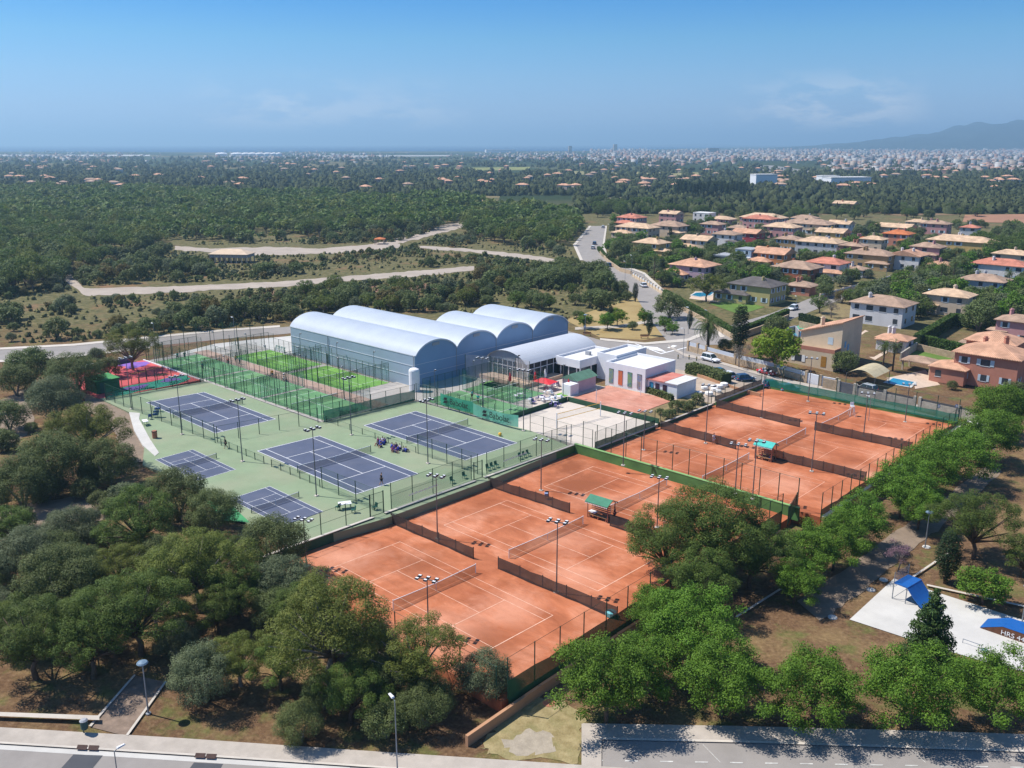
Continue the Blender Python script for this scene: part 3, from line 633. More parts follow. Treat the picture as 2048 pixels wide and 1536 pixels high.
# ================================================================== PADEL COURTS, PLAYGROUND
def padel(label,u0,u1,v0,v1,turf,z=0.03,solid=True):
    r=thing('padel_court',label,'padel court',W((u0+u1)/2,(v0+v1)/2,z)); b=MB()
    b.prism([W(u0,v0),W(u1,v0),W(u1,v1),W(u0,v1)],z-.05,z); mk('turf',b,turf,r)
    lw=.06
    def ln(a,c,d,e): 
        q=MB(); q.sheet([W(a,d,z+.012),W(c,d,z+.012),W(c,e,z+.012),W(a,e,z+.012)]); mk('line',q,M_line,r)
    um=(u0+u1)/2; vm=(v0+v1)/2
    ln(u0+3,u0+3+lw,v0+.1,v1-.1); ln(u1-3-lw,u1-3,v0+.1,v1-.1); ln(u0+3+lw,u1-3-lw,vm-lw/2,vm+lw/2)
    # net
    m=MB(); m.quad(W(um,v0,z+.03),W(um,v1,z+.03),W(um,v1,z+.86),W(um,v0,z+.86)); mk('netting',m,M_blackm,r)
    m=MB(); m.ob(W(um-.03,v0,z+.86),W(um+.03,v0)-W(um-.03,v0),W(um,v1)-W(um,v0),LZ*.07); mk('headband',m,M_tape,r)
    # cage: posts every 2 m, glass ends, mesh sides
    L=u1-u0; Wd=v1-v0
    for i in range(11):
        u=u0+L*i/10; hh=4 if i in (0,1,9,10) else 3
        for v in (v0,v1): post('post',W(u,v,z),hh,.045,M_gpost,r)
    for j in range(1,5):
        for u in (u0,u1): post('post',W(u,v0+Wd*j/5,z),4,.045,M_gpost,r)
    def panel(nm,a,c,z0,z1,mm):
        m=MB(); m.quad(a+LZ*z0,c+LZ*z0,c+LZ*z1,a+LZ*z1); mk(nm,m,mm,r)
    for u in (u0,u1):
        for j in range(5):
            a,c=W(u,v0+Wd*j/5,z),W(u,v0+Wd*(j+1)/5,z); panel('glass_panel',a,c,0,3,M_cage); panel('mesh_panel',a,c,3,4,M_mesh)
    for v in (v0,v1):
        for i in range(10):
            a,c=W(u0+L*i/10,v,z),W(u0+L*(i+1)/10,v,z)
            if i in (0,9): panel('glass_panel',a,c,0,3,M_cage); panel('mesh_panel',a,c,3,4,M_mesh)
            else: panel('mesh_panel',a,c,0,3,M_mesh)
    for v in (v0,v1):
        m=MB(); m.tube([W(u0,v,z+3),W(u1,v,z+3)],.03,4); mk('rail',m,M_gpost,r)
    for u in (u0,u1):
        m=MB(); m.tube([W(u,v0,z+4),W(u,v1,z+4)],.03,4); mk('rail',m,M_gpost,r)
    return r
padel('pale green padel court nearest the two right blue courts, by the lettered screen',-138.4,-119.4,82.2,92,M_pgreen)
padel('pale green padel court in the middle of the front row beside the first blue court',-158.6,-139.2,82.2,92,M_pgreen)
padel('pale green padel court behind the red playground, farthest left',-179.5,-159.4,82.2,92,M_pgreen)
padel('bright green padel court by the hall, the one nearer the camera',-150.3,-130.2,95.8,105,M_turf)
padel('bright green padel court by the far end of the hall',-171.8,-152,95.8,105,M_turf)
padel('shaded green padel court in front of the hall gables, right behind the lettered banners',-116.3,-98.2,101.4,110.4,M_pgreen)
padel('green padel court between the terrace and the banner-side padel court',-116.3,-103.5,111.2,119.6,M_pgreen)
uvrect('terrace',-103,-97.8,110.8,119.8,0.015,mat('terrace_paving',(0.50,0.43,0.37),.9,.12,.8),-.6)
uvrect('path',-182,-118.8,92.2,95.5,0.035,mat('paving_pink',(0.40,0.27,0.215),0.9,0.12,1.0),-.5)
uvrect('padel_base',-182,-118.4,81.5,105.6,0.0,mat('paving_grey',(0.38,0.35,0.32),0.9,0.1,0.6),-1.2)
uvrect('padel_base',-129.8,-97.6,100.9,122,-0.008,MATS['paving_grey'],-1.2)
poly('apron',[(440,718),(560,697),(583,698),(586,712),(470,715)],M_concw,0.02)
gpoly('apron',[(335,712),(430,688),(500,680),(585,672),(586,700),(520,700),(440,704)],M_concw,0.06)
fence('very tall green netting at the far end of the padel rows',[W(-182.6,82,0),W(-182.4,93.5,0),W(-174,105.2,0)],6.2,2.8,M_mesh,pr=.065,rail=False)
fence('tall green netting between playground and padel row',[W(-181,81.75,0),W(-160,81.75,0)],5.2,3.5,M_mesh,pr=.06,rail=False)
fence('tall green netting along the front of the padel row, beside the first blue court',[W(-157,81.75,0),W(-119.2,81.75,0)],4.6,3.4,M_cmesh,pr=.06,rail=False)
fence('tall posts and netting along the path between the padel rows',[W(-172,95.6,0),W(-129.5,95.6,0)],4.8,3.5,M_cmesh,pr=.06,rail=False)
# playground
uvrect('playground',-183,-158.9,62.6,81.4,-0.03,M_red,-1.2)
def blot(mt,c,ru,rv,sd):
    rnd=random.Random(sd); m=MB(); q=[]
    for i in range(22):
        a=2*PI*i/22; k=1+.22*math.sin(3*a+sd)+.12*math.sin(5*a+2*sd); q.append(W(min(-159.2,c[0]+ru*k*math.cos(a)),min(81.2,c[1]+rv*k*math.sin(a)),-0.02+.004*(sd%3)))
    m.sheet(q); tag(mk('playground_patch',m,mt),kind='structure')
blot(M_teal,(-162.3,74.5),3.0,7.5,1); blot(M_purple,(-162.5,70.2),1.5,2.4,2); blot(M_purple,(-163.2,77.5),1.4,1.8,5); blot(M_purple,(-180.3,78.6),2.6,3.2,3)
blot(M_teal,(-160.6,68),1.4,4.0,4)
wall('low_wall','low purple-grey wall along the far edge of the red playground',[W(-183.4,64,0),W(-183.4,79.5,0)],0.9,.3,mat('purple_grey',(0.13,0.11,0.17),.9,.1,1),M_white,z0=-.4)
wall('low_wall','white kerb wall between the red playground and the padel courts',[W(-183,81.45,0),W(-159,81.45,0)],0.15,.25,M_white,None,z0=-.3)
r=thing('storage_container','green metal storage container at the corner of the red playground','container',W(-165.5,65.2,-.1))
m=MB(); m.prism([W(-168,63.3),W(-163,63.3),W(-163,67.6),W(-168,67.6)],-.3,2.3); mk('body',m,mat('container_green',(0.02,0.11,0.04),.7,.15,1),r)
m=MB(); m.prism([W(-168.15,63.15),W(-162.85,63.15),W(-162.85,67.75),W(-168.15,67.75)],2.3,2.42); mk('roof',m,mat('container_top',(0.06,0.24,0.07),.7,.15,1),r)
m=MB(); m.ob(W(-162.98,64,-.1),W(0,.9)-W(0,0),W(.03,0)-W(0,0),LZ*2.1); mk('door',m,M_fgreen,r)
def bars(label,u,v,n,sp,hts,colr):
    r=thing('exercise_bars',label,'exercise bars',W(u,v,-.03))
    for i in range(n): post('upright',W(u,v+i*sp,-.03),hts[i%len(hts)],.06,colr,r)
    for i in range(n-1):
        h=min(hts[i%len(hts)],hts[(i+1)%len(hts)])-.1; m=MB(); m.tube([W(u,v+i*sp,h),W(u,v+(i+1)*sp,h)],.035,5); mk('bar',m,M_yel,r)
bars('dark exercise bars with yellow crossbars on the red playground, left row',-165.2,70.8,3,1.5,(2.2,2.6),M_black)
bars('yellow-topped exercise bars in the middle of the red playground',-167,74.5,3,1.7,(2.4,2.0),M_black)
bars('exercise bars at the green end of the playground by the padel fence',-162.5,74.6,3,1.4,(2.2,1.6),M_black)
FB3=fence('green lettered windscreen fence between the playground and the first blue court',[W(-158.6,63,0),W(-157.2,81.2,0)],3.0,3.0,M_mesh,[(0.05,2.0,M_meshd),(0.06,1.9,M_meshd)])
FB4=fence('green lettered windscreen fence between the padel row and the right blue court',[W(-118.5,81.6,0),W(-117.4,100.4,0)],3.0,3.2,M_mesh,[(0.05,2.0,M_screen)])
def text(s,size,mt,parent,o,xd,name='lettering',ext=0.0):
    cu_=bpy.data.curves.new('t','FONT'); cu_.body=s; cu_.size=size; cu_.extrude=0.006; ob=bpy.data.objects.new('t',cu_); COL.objects.link(ob)
    bpy.context.view_layer.update(); dg=bpy.context.evaluated_depsgraph_get(); me=bpy.data.meshes.new_from_object(ob.evaluated_get(dg)); bpy.data.objects.remove(ob)
    me.materials.clear(); me.materials.append(mt)
    xd=Vector(xd).normalized(); z=LZ; y=xd.cross(z) if False else z
    n=xd.cross(z)
    M=Matrix((xd,y,n)).transposed()
    for v in me.vertices:
        q=M@Vector(v.co); v.co=q
    q=link(name,me,parent,Vector(o)-wloc(parent)); return q
def logo(parent,o,xd,s,mt):    # slanted double-bar emblem
    xd=Vector(xd).normalized()
    for k in range(2):
        m=MB(); b=Vector(o)+LZ*(k*s*.52); e=xd.cross(LZ)*.01
        q=[b,b+xd*s*.75,b+xd*s*.95+LZ*s*.42,b+xd*s*.28+LZ*s*.42]
        m.add([x for x in q]+[x+e for x in q],[(0,1,2,3),(7,6,5,4),(0,4,5,1),(2,6,7,3)]); mk('emblem_bar',m,mt,parent)
# the two long lettered banners
fence('tall green fence posts above the right blue court, behind the lettered banners',[W(-117.2,100.6,0),W(-97.8,100.7,0)],3.2,2.9,M_mesh)
def banner(label,u0,u1,v,z0,z1,sag,mt,txt,tu,size):
    r=thing('banner',label,'banner',W(u0,v,z0)); m=MB(); n=10
    for i in range(n):
        f0,f1=i/n,(i+1)/n
        def q(f,t): 
            return W(u0+(u1-u0)*f,v-.10-.07*math.sin(f*11),(z0 if t==0 else z1)-sag*math.sin(f*PI)*(.6 if t==0 else 1)-.0)
        m.quad(q(f0,0),q(f1,0),q(f1,1),q(f0,1))
    mk('sheet',m,mt,r,True)
    d=W(1,0)-W(0,0)
    logo(r,W(tu-1.5,v-.30,z0+.55-sag*.6),d,1.1,M_black)
    text(txt,size,M_black,r,W(tu+.1,v-.30,z0+.62-sag*.6),d)
    return r
M_ban=mat('banner_green',(0.035,0.28,0.17),.8,.12,.6,alpha=.93); M_ban2=mat('banner_pale',(0.14,0.42,0.31),.8,.2,.4,alpha=.92)
banner('green banner with black lettering and emblem, the left of two above the right blue court',-110.6,-102.6,100.5,.7,2.7,.15,M_ban,'Babolat',-108.2,1.5)
banner('paler green lettered banner sagging at its end, right of the two above the blue court',-102.4,-92.2,100.4,.5,2.5,.35,M_ban2,'Babolat',-98.6,1.5)
text('Babolat',1.2,M_fgreen,FB3,W(-157.9,67,.55),W(0,1)-W(0,0)); text('Babolat',1.2,M_fgreen,FB3,W(-157.5,74.5,.55),W(0,1)-W(0,0))
text('Babolat',1.3,M_fgreen,FB4,W(-117.95,84.4,.5),W(0,1)-W(0,0))
# white net screen with round emblem in front of the gables
fence('tall slack white netting with a round emblem, by the hall gables',[W(-121.5,117,0),W(-112.5,121.6,0),W(-108.5,121.2,0)],5.0,5.5,mat('netting_white',(0.60,0.52,0.52),.8,.1,1,alpha=.42),rail=False)
# sand court
uvrect('beach_court',-97.2,-77.9,101.5,118.8,-0.12,M_sand,-1.2)
wall('low_wall','dark green board wall behind the sand court, padel side',[W(-97.5,101.8,0),W(-97.5,119,0)],0.7,.15,M_gwalld,None,z0=-.3)
wall('low_wall','dark green board wall between sand court and pale clay court',[W(-97.4,119.1,0),W(-78,119.1,0)],0.7,.15,M_gwalld,None,z0=-.3)
uvrect('pale_clay_court',-98.3,-83.6,119.4,132.2,0.0,M_clayp,-1)
uvrect('garden_bed',-83.4,-77.6,119.3,135,0.0,mat('garden_soil',(0.16,0.11,0.06),.95,.25,.8,col2=(0.26,0.21,0.09)),-1)
r=thing('volleyball_net','white posted volleyball net with yellow tapes on the sand court','volleyball net',W(-88,110,-.12))
a,b=W(-88.6,105.6,-.12),W(-87.4,115.6,-.12)
for q in (a,b): post('post',q,2.6,.09,M_white,r)
m=MB(); m.quad(a+LZ*1.45,b+LZ*1.45,b+LZ*2.4,a+LZ*2.4); mk('netting',m,mat('net_clear',(0.3,0.3,0.3),.8,.1,1,alpha=.12),r)
for zz in (1.45,2.4):
    m=MB(); m.tube([a+LZ*zz,b+LZ*zz],.05,4); mk('tape',m,M_yel,r)
solo('volleyball',MB().lathe(P(1000,872,0)+LZ*.02,[(.02,0),(.22,.1),(.3,.3),(.22,.5),(.02,.6)],10),M_yel,'yellow ball hopper lying at the near corner of the sand court','ball')
r=thing('volleyball_net','grey goal-shaped frame and net on the pale clay court','volleyball net',W(-91,126,0))
a,b=W(-92.5,121,0),W(-90,131,0)
for q in (a,b): post('post',q,2.6,.06,M_white,r)
m=MB(); m.quad(a+LZ*1.5,b+LZ*1.5,b+LZ*2.5,a+LZ*2.5); mk('netting',m,MATS['net_clear'],r)
# ================================================================== LIGHT MASTS
def mast_proto(n,hd,label,h=9.3,name='floodlight_mast'):
    r=thing(name,label,'floodlight mast',(0,0,0),0,'floodlight masts')
    link('base_plate',unit('box',M_conc),r,(0,0,0),0,(.5,.5,.12))
    m=MB(); m.tube([(0,0,0),(0,0,h)],[.085,.05],8); mk('pole',m,M_mast,r,local=True)
    w=.45*(n-1); m=MB(); m.box((0,0,h),(w*2+.5 if n>1 else .3,.09,.09)); mk('crossarm',m,M_mast,r,local=True)
    for i in range(n):
        x=-w+2*w*i/max(1,n-1) if n>1 else 0
        for s in ((-1,1) if n>1 else (1,)):
            m=MB(); m.box((x,s*.28,h+.12),(.34,.40,.14)); f=mk('floodlight',m,M_black,r,local=True)
            m=MB(); m.box((x,s*.30,h+.02),(.30,.34,.05)); mk('lens',m,M_lampw,f,local=True)
            m=MB(); m.box((x,s*.30,h+.225),(.30,.20,.05)); mk('cover',m,M_lampw,f,local=True)
    return r
mp_=mast_proto(3,1,'tmp'); M0=mp_
MASTS=[((263,818),715,'floodlight mast at the corner of the first blue court by the playground',0),((364,869),752,'floodlight mast beside the net of the first blue court',0),((485,923),799,'floodlight mast between the first and middle blue courts',0),((633,992),857,'floodlight mast on the left side of the blue court with a player',0),
((703,870),755,'floodlight mast between the middle and right blue courts, near the padel corner',0),((856,927),800,'floodlight mast between the middle and right blue courts, near the sitting children',0),
((613,1132),1038,'floodlight mast among the trees at the left corner of the clay',ZA),((857,1268),1157,'floodlight mast rising in front of the nearest clay court',ZA),((875,1078),951,'floodlight mast between the two nearest clay courts, upper end',ZA),((1113,1185),1042,'floodlight mast between the two nearest clay courts, lower end',ZA),
((1082,981),879,'floodlight mast at the damp-patched clay court beside the dividers',ZA),((1314,1055),954,'floodlight mast behind the big pine on the third clay court',ZA),((1246,931),826,'floodlight mast on the green dividing wall at its upper end',0.0),((1287,900),822,'floodlight mast at the left end of the far clay block',ZB),
((1470,988),888,'floodlight mast on the green dividing wall near the net',0.0),((1505,998),881,'floodlight mast with lamps just left of the turquoise shelter roof',0.0),((1411,887),770,'floodlight mast left of the turquoise shelter between far clay courts',ZB),((1623,943),826,'floodlight mast right of the turquoise shelter between far clay courts',ZB),
((1523,836),742,'floodlight mast at the left of the farthest clay court',ZB),((1616,803),716,'floodlight mast along the street fence, upper end',ZB),((1727,872),786,'floodlight mast right side between the two farthest clay courts',ZB),((1810,844),768,'floodlight mast along the street fence, near the crossing',ZB),
((965,815),716,'tall floodlight mast between banner fence and hall gables',0.0),((1047,862),740,'floodlight mast at the end of the lettered banners by the sand court',0.0)]
for i,(b,t,l,z) in enumerate(MASTS):
    q=P(b[0],b[1],z); hh=ztop(q,t)-z
    o=M0 if i==0 else copy_tree(M0)
    o.location=q; o['label']=l; o.rotation_euler=(0,0,TH+(PI/2 if i<6 else .35)); o.scale=(1,1,hh/9.45)
# hall wall lamps and padel lamps (single head)
m1_=mast_proto(1,1,'tmp',6.0,'lamp_mast')
for i,(u,v,hh) in enumerate([(-160,105.3,5.2),(-147,105.3,5.2),(-135,105.3,5.2),(-165,95.6,6),(-146,95.6,6),(-133,95.6,6),(-172,92.1,6),(-152,92.1,6),(-140,92.1,6),(-127,92.1,6),(-150,82.1,6),(-130,82.1,6),(-113,101.3,6),(-101,101.3,6),(-113,110.8,6),(-104,110.8,6),(-110,119.7,6),(-99,119.7,6)]):
    o=m1_ if i==0 else copy_tree(m1_)
    o.location=W(u,v,0); o.scale=(.8,.8,hh/6); o.rotation_euler=(0,0,TH+(PI if v<100 else 0))
    row='along the grey hall wall' if v>105 and v<106 else 'on the hall side of the padel rows' if v==95.6 else 'on the path side of the front padel row' if v==92.1 else 'on the blue-court side of the front padel row' if v==82.1 else 'over the padel courts behind the banners'
    o['label']='slim single lamp mast '+row; o['group']='padel lamp masts '+row; o['category']='lamp mast'
# ================================================================== THE VAULTED HALL
def m_clad(name,c,period=1.0,horiz=False,rough=.45,metal=.0,str_=.35):
    m=mat(name,c,rough,.05,.25,spec=.4,streak=(.12,tuple(x*.86 for x in c),.5)); t=m.node_tree
    b=[n for n in t.nodes if n.type=='BSDF_PRINCIPLED'][0]; b.inputs['Metallic'].default_value=metal
    g=nd(t,'ShaderNodeNewGeometry').outputs['Position']; mp=nd(t,'ShaderNodeMapping'); mp.inputs['Rotation'].default_value=(0,0,R(43)); t.links.new(g,mp.inputs[0])
    w=nd(t,'ShaderNodeTexWave',wave_type='BANDS',bands_direction='Z' if horiz else 'X',wave_profile='SAW'); w.inputs['Scale'].default_value=1/period/ (2*PI) *6.283/3.1416; w.inputs['Distortion'].default_value=0; t.links.new(mp.outputs[0],w.inputs['Vector'])
    bp=nd(t,'ShaderNodeBump'); bp.inputs['Strength'].default_value=str_; bp.inputs['Distance'].default_value=.04; t.links.new(w.outputs[0],bp.inputs['Height']); t.links.new(bp.outputs[0],b.inputs['Normal'])
    return m
M_clad=m_clad('cladding_grey',(0.31,0.39,0.48),.3); M_vault=m_clad('vault_sheet',(0.40,0.445,0.51),1.1,rough=.5)
M_clade=m_clad('cladding_blue',(0.20,0.33,0.50),.3); M_trim=mat('trim_pale',(0.62,0.64,0.67),.5,.05,1)
hall=thing('sports_hall','large grey sports hall with four white barrel-vault roofs','sports hall',W(-144,128,0))
VB=[106.5,117.2,128.4,139.6,151.4]; UF=-124.2; UB=[-165.2,-165.2,-143,-143]; EZ=6.0; RZ=2.4; NA=14
def arc(v0,v1,k): f=k/NA; th=(f-.5)*2*R(66); s=math.sin(R(66)); vv=(v0+v1)/2+(v1-v0)/2*math.sin(th)/s; return vv,EZ+RZ*(math.cos(th)-math.cos(R(66)))/(1-math.cos(R(66)))
for i in range(4):
    v0,v1=VB[i],VB[i+1]; m=MB(); a=[];ov=.25
    for k in range(NA+1):
        v,z=arc(v0,v1,k); a.append((v,z))
    n=NA+1; L=6
    for j in range(L+1):
        u=UB[i]-ov+(UF+ov-UB[i]+ov)*j/L
        m.v+=[tuple(W(u,v,z+.06)) for v,z in a]
    for j in range(L):
        for k in range(NA): m.f.append((j*n+k,(j+1)*n+k,(j+1)*n+k+1,j*n+k+1))
    rf=mk('vault_roof',m,M_vault,hall,True)
    # gable ends
    for u,mm,fl in ((UF,M_clade,1),(UB[i],M_clad,0)):
        m=MB(); q=[W(u,v0,-.3)]+[W(u,v,z) for v,z in a]+[W(u,v1,-.3)]
        m.sheet(q if fl else q[::-1]); mk('gable_wall',m,mm,hall)
    # rim of the vault at the gable
    m=MB()
    for k in range(NA):
        (va,za),(vb,zb)=a[k],a[k+1]
        m.add([W(UF+ov,va,za-.22),W(UF+ov,vb,zb-.22),W(UF+ov,vb,zb+.06),W(UF+ov,va,za+.06)],[(0,1,2,3)])
    mk('roof_rim',m,M_trim,rf)
    v=(v0+v1)/2; m=MB(); m.ob(W(UF+.02,v-.9,EZ+RZ-1.15),W(0,1.8)-W(0,0),W(.06,0)-W(0,0),LZ*.6); mk('vent',m,M_grey,hall)
    for zz in (2.2,4.2): 
        m=MB(); m.ob(W(UF+.01,v0+.02,zz),W(0,v1-v0-.04)-W(0,0),W(.04,0)-W(0,0),LZ*.07); mk('trim_strip',m,M_trim,hall)
    m=MB(); m.ob(W(UF+.01,v1-.06,-.2),W(0,.12)-W(0,0),W(.06,0)-W(0,0),LZ*6.1); mk('downpipe',m,M_grey,hall)
m=MB(); m.quad(W(UB[0],VB[0],-.3),W(UF,VB[0],-.3),W(UF,VB[0],EZ),W(UB[0],VB[0],EZ)); mk('side_wall',m,M_clad,hall)
m=MB(); m.quad(W(UF,VB[4],-.3),W(UB[3],VB[4],-.3),W(UB[3],VB[4],EZ),W(UF,VB[4],EZ)); mk('side_wall',m,M_clad,hall)
m=MB(); m.quad(W(-143,VB[2],-.3),W(-165.2,VB[2],-.3),W(-165.2,VB[2],EZ),W(-143,VB[2],EZ)); mk('side_wall',m,M_clad,hall)
for zz,hh in ((1.9,.08),(3.9,.10),(5.9,.16)):
    m=MB(); m.ob(W(UB[0],VB[0]-.06,zz),W(UF-UB[0],0)-W(0,0),W(0,.05)-W(0,0),LZ*hh); mk('trim_strip',m,M_trim,hall)
m=MB(); m.ob(W(-152.4,VB[0]-.06,0),W(.9,0)-W(0,0),W(0,.05)-W(0,0),LZ*2.1); mk('door',m,M_black,hall)
m=MB(); m.tube([W(-151.5,VB[0]-.15,0),W(-151.5,VB[0]-.15,5.9)],.07,5); mk('downpipe',m,M_grey,hall)
m=MB(); m.tube([W(UF-.2,VB[0]-.15,0),W(UF-.2,VB[0]-.15,5.9)],.07,5); mk('downpipe',m,M_grey,hall)
o=solo('storage_tank',MB().lathe(W(-122.3,104.6,-.1),[(1.0,0),(1.0,4.0),(.9,4.25),(.5,4.45),(.05,4.5)],16),M_white,'white domed cylindrical tank at the near corner of the hall','tank',smooth=False)
# ================================================================== CLUBHOUSE
club=thing('clubhouse','glazed clubhouse with a pale barrel roof below the hall gables','clubhouse',W(-115.4,133,0))
u0,u1,v0,v1=-120.8,-110.2,122.6,144; E2,R2=3.8,2.0
m=MB(); a=[]
for k in range(13):
    th=(k/12-.5)*2*R(60); a.append(((u0+u1)/2+(u1-u0)/2*math.sin(th)/math.sin(R(60)),E2+R2*(math.cos(th)-.5)/.5))
for j in range(5):
    v=v0-.5+(v1-v0+.5)*j/4; m.v+=[tuple(W(u,v,z)) for u,z in a]
for j in range(4):
    for k in range(12): m.f.append((j*13+k,j*13+k+1,(j+1)*13+k+1,(j+1)*13+k))
mk('vault_roof',m,m_clad('club_roof',(0.50,0.52,0.56),.6),club,True)
m=MB(); m.sheet([W(u,v0,z-.03) for u,z in a][::-1]); mk('arch_gable',m,m_clad('club_gable',(0.33,0.35,0.39),.5),club)
m=MB(); m.prism([W(u0+.1,v0+.4),W(u1-.4,v0+.4),W(u1-.4,v1),W(u0+.1,v1)],-.2,E2+.1); mk('interior_wall',m,mat('dark_interior',(0.035,0.035,0.04),.8,.2,1),club)
m=MB(); m.prism([W(u0-.4,v0-3.0),W(u1+2,v0-3.0),W(u1+2,v0+8),W(u0-.4,v0+8)],-.4,.75); mk('terrace_plinth',m,mat('terrace_wall',(0.52,0.38,0.28),.9,.1,.8),club)
for i in range(9):
    u=u0+(u1-u0)*i/8; m=MB(); m.ob(W(u-.06,v0-.02,.75),W(.12,0)-W(0,0),W(0,.12)-W(0,0),LZ*3.0); mk('mullion',m,M_trim,club)
    if i<8:
        m=MB(); m.ob(W(u+.06,v0+.04,.8),W((u1-u0)/8-.12,0)-W(0,0),W(0,.04)-W(0,0),LZ*1.75); mk('pane',m,M_glass,club)
        m=MB(); m.ob(W(u+.06,v0+.0,2.6),W((u1-u0)/8-.12,0)-W(0,0),W(0,.10)-W(0,0),LZ*.12); mk('transom',m,M_trim,club)
for i in range(8):
    v=v0+(v1-8-v0)*i/7; m=MB(); m.ob(W(u1-.25,v,.75),W(0,.12)-W(0,0),W(.12,0)-W(0,0),LZ*3.05); mk('mullion',m,M_trim,club)
    if i<7:
        m=MB(); m.ob(W(u1-.28,v+.14,.8),W(0,(v1-8-v0)/7-.16)-W(0,0),W(.04,0)-W(0,0),LZ*1.75); mk('pane',m,M_glass,club)
        m=MB(); m.ob(W(u1-.26,v+.14,2.6),W(0,(v1-8-v0)/7-.16)-W(0,0),W(.10,0)-W(0,0),LZ*.12); mk('transom',m,M_trim,club)
def flatblock(name,label,poly_,z0,z1,wallm,roofm,par=.45,cat='building'):
    c=sum((W(*q) for q in poly_),Vector())/len(poly_); r=thing(name,label,cat,Vector((c.x,c.y,0)))
    n=len(poly_); Q=[W(*q) for q in poly_]
    m=MB(); m.prism(Q,z0,z1-par); mk('wall',m,wallm,r)
    # parapet ring
    cen=sum(Q,Vector())/n; I=[q.lerp(cen,.35/(q-cen).length) for q in Q]; m=MB()
    for i in range(n):
        a,b,c2,d=Q[i],Q[(i+1)%n],I[(i+1)%n],I[i]
        m.add([Vector((a.x,a.y,z1-par-.001)),Vector((b.x,b.y,z1-par-.001)),Vector((b.x,b.y,z1)),Vector((a.x,a.y,z1)),Vector((d.x,d.y,z1-par)),Vector((c2.x,c2.y,z1-par)),Vector((c2.x,c2.y,z1)),Vector((d.x,d.y,z1))],[(0,1,2,3),(5,4,7,6),(3,2,6,7)])
    mk('parapet',m,wallm,r)
    m=MB(); m.sheet([Vector((q.x,q.y,z1-par+.02)) for q in I]); mk('roof_surface',m,roofm,r)
    return r
b1=flatblock('pavilion','white flat-roofed pavilion over dark glazing, between clubhouse and white block',[(-110,130.6),(-104,130.6),(-104,143),(-110,143)],2.6,4.2,M_white,M_whiter)
m=MB(); m.prism([W(-109.6,131.2),W(-104.5,131.2),W(-104.5,142),W(-109.6,142)],-.3,2.62); mk('glazing',m,M_glass,b1)
for v in (131.1,134.5,138,141.5): 
    for u in (-104.3,): ubox('column',W(u,v,-.2),(.2,.2,2.8),M_white,b1,TH)
for u in (-109,-107,-105): ubox('column',W(u,130.95,-.2),(.15,.15,2.8),M_white,b1,TH)
m=MB(); m.box(W(-107,137,4.15),(1.0,.7,.7),TH); mk('roof_unit',m,M_grey,b1)
m=MB(); m.ob(W(-104.4,137.5,1.3),W(0,2.2)-W(0,0),W(.05,0)-W(0,0),LZ*.8); mk('sign_panel',m,mat('sign_orange',(0.6,0.12,0.03),.6,.2,1),b1)
b2=flatblock('club_block','white flat-roofed block with four tall coloured window panels',[(-99.3,132.6),(-90.2,132.6),(-90.2,142.6),(-99.3,142.6)],-.3,4.5,M_white,M_whiter)
b3=flatblock('club_block','white link block with higher parapet behind the coloured window panels',[(-104,136),(-99.35,136),(-99.35,146),(-104,146)],-.3,5.0,M_white,M_whiter)
WC=[((0.30,0.36,0.12),(0.10,0.2,0.4)),((0.65,0.10,0.03),(0.5,0.2,0.1)),((0.25,0.42,0.08),(0.05,0.15,0.3)),((0.36,0.25,0.12),(0.1,0.22,0.45))]
for i,(c,c2) in enumerate(WC):
    u=-98.4+i*2.15; m=MB(); m.ob(W(u,132.52,.5),W(.95,0)-W(0,0),W(0,.06)-W(0,0),LZ*2.7); w=mk('window_panel',m,mat('poster_%d'%i,c,.5,.4,1.5,col2=c2),b2)
    m=MB(); m.ob(W(u-.04,132.54,2.85),W(1.03,0)-W(0,0),W(0,.05)-W(0,0),LZ*.45); mk('dark_head',m,M_glass,w)
annex=thing('annex','low white annex with a red sheet roof and dark doors','annex',W(-87.3,136.5,0))
m=MB(); m.prism([W(-90.1,133.2),W(-83.7,133.2),W(-83.7,139.6),W(-90.1,139.6)],-.3,2.55); mk('wall',m,M_white,annex)
m=MB(); m.prism([W(-90.2,132.9),W(-86.3,132.9),W(-86.3,139.9),W(-90.2,139.9)],2.56,2.75); mk('red_roof',m,mat('roof_red_sheet',(0.50,0.17,0.13),.8,.15,.8,streak=(.5,(.62,.36,.30),.5)),annex)
m=MB(); m.prism([W(-86.28,133),W(-83.5,133),W(-83.5,139.8),W(-86.28,139.8)],2.56,2.70); mk('grey_roof',m,M_whiter,annex)
for u,c in ((-89.6,mat('door_teal',(0.02,0.22,0.38),.5,.1,1)),(-88.3,mat('door_plum',(0.05,0.025,0.045),.5,.1,1)),(-86.7,MATS['door_plum'])):
    m=MB(); m.ob(W(u,133.12,.1),W(.85,0)-W(0,0),W(0,.06)-W(0,0),LZ*2.0); mk('door',m,c,annex)
uvrect('terrace',-112,-98,119.9,131,0.02,mat('terrace_paving',(0.52,0.44,0.37),.9,.12,.8),-.6)
uvrect('terrace_lawn',-117,-112.4,116,122,0.03,M_turf)
uvrect('terrace_lawn',-101.5,-99.3,120.4,123.6,0.04,M_turf)
uvrect('yard',-98.2,-77.4,132.2,152,-0.03,mat('yard_soil',(0.40,0.32,0.25),.95,.15,.6),-1)
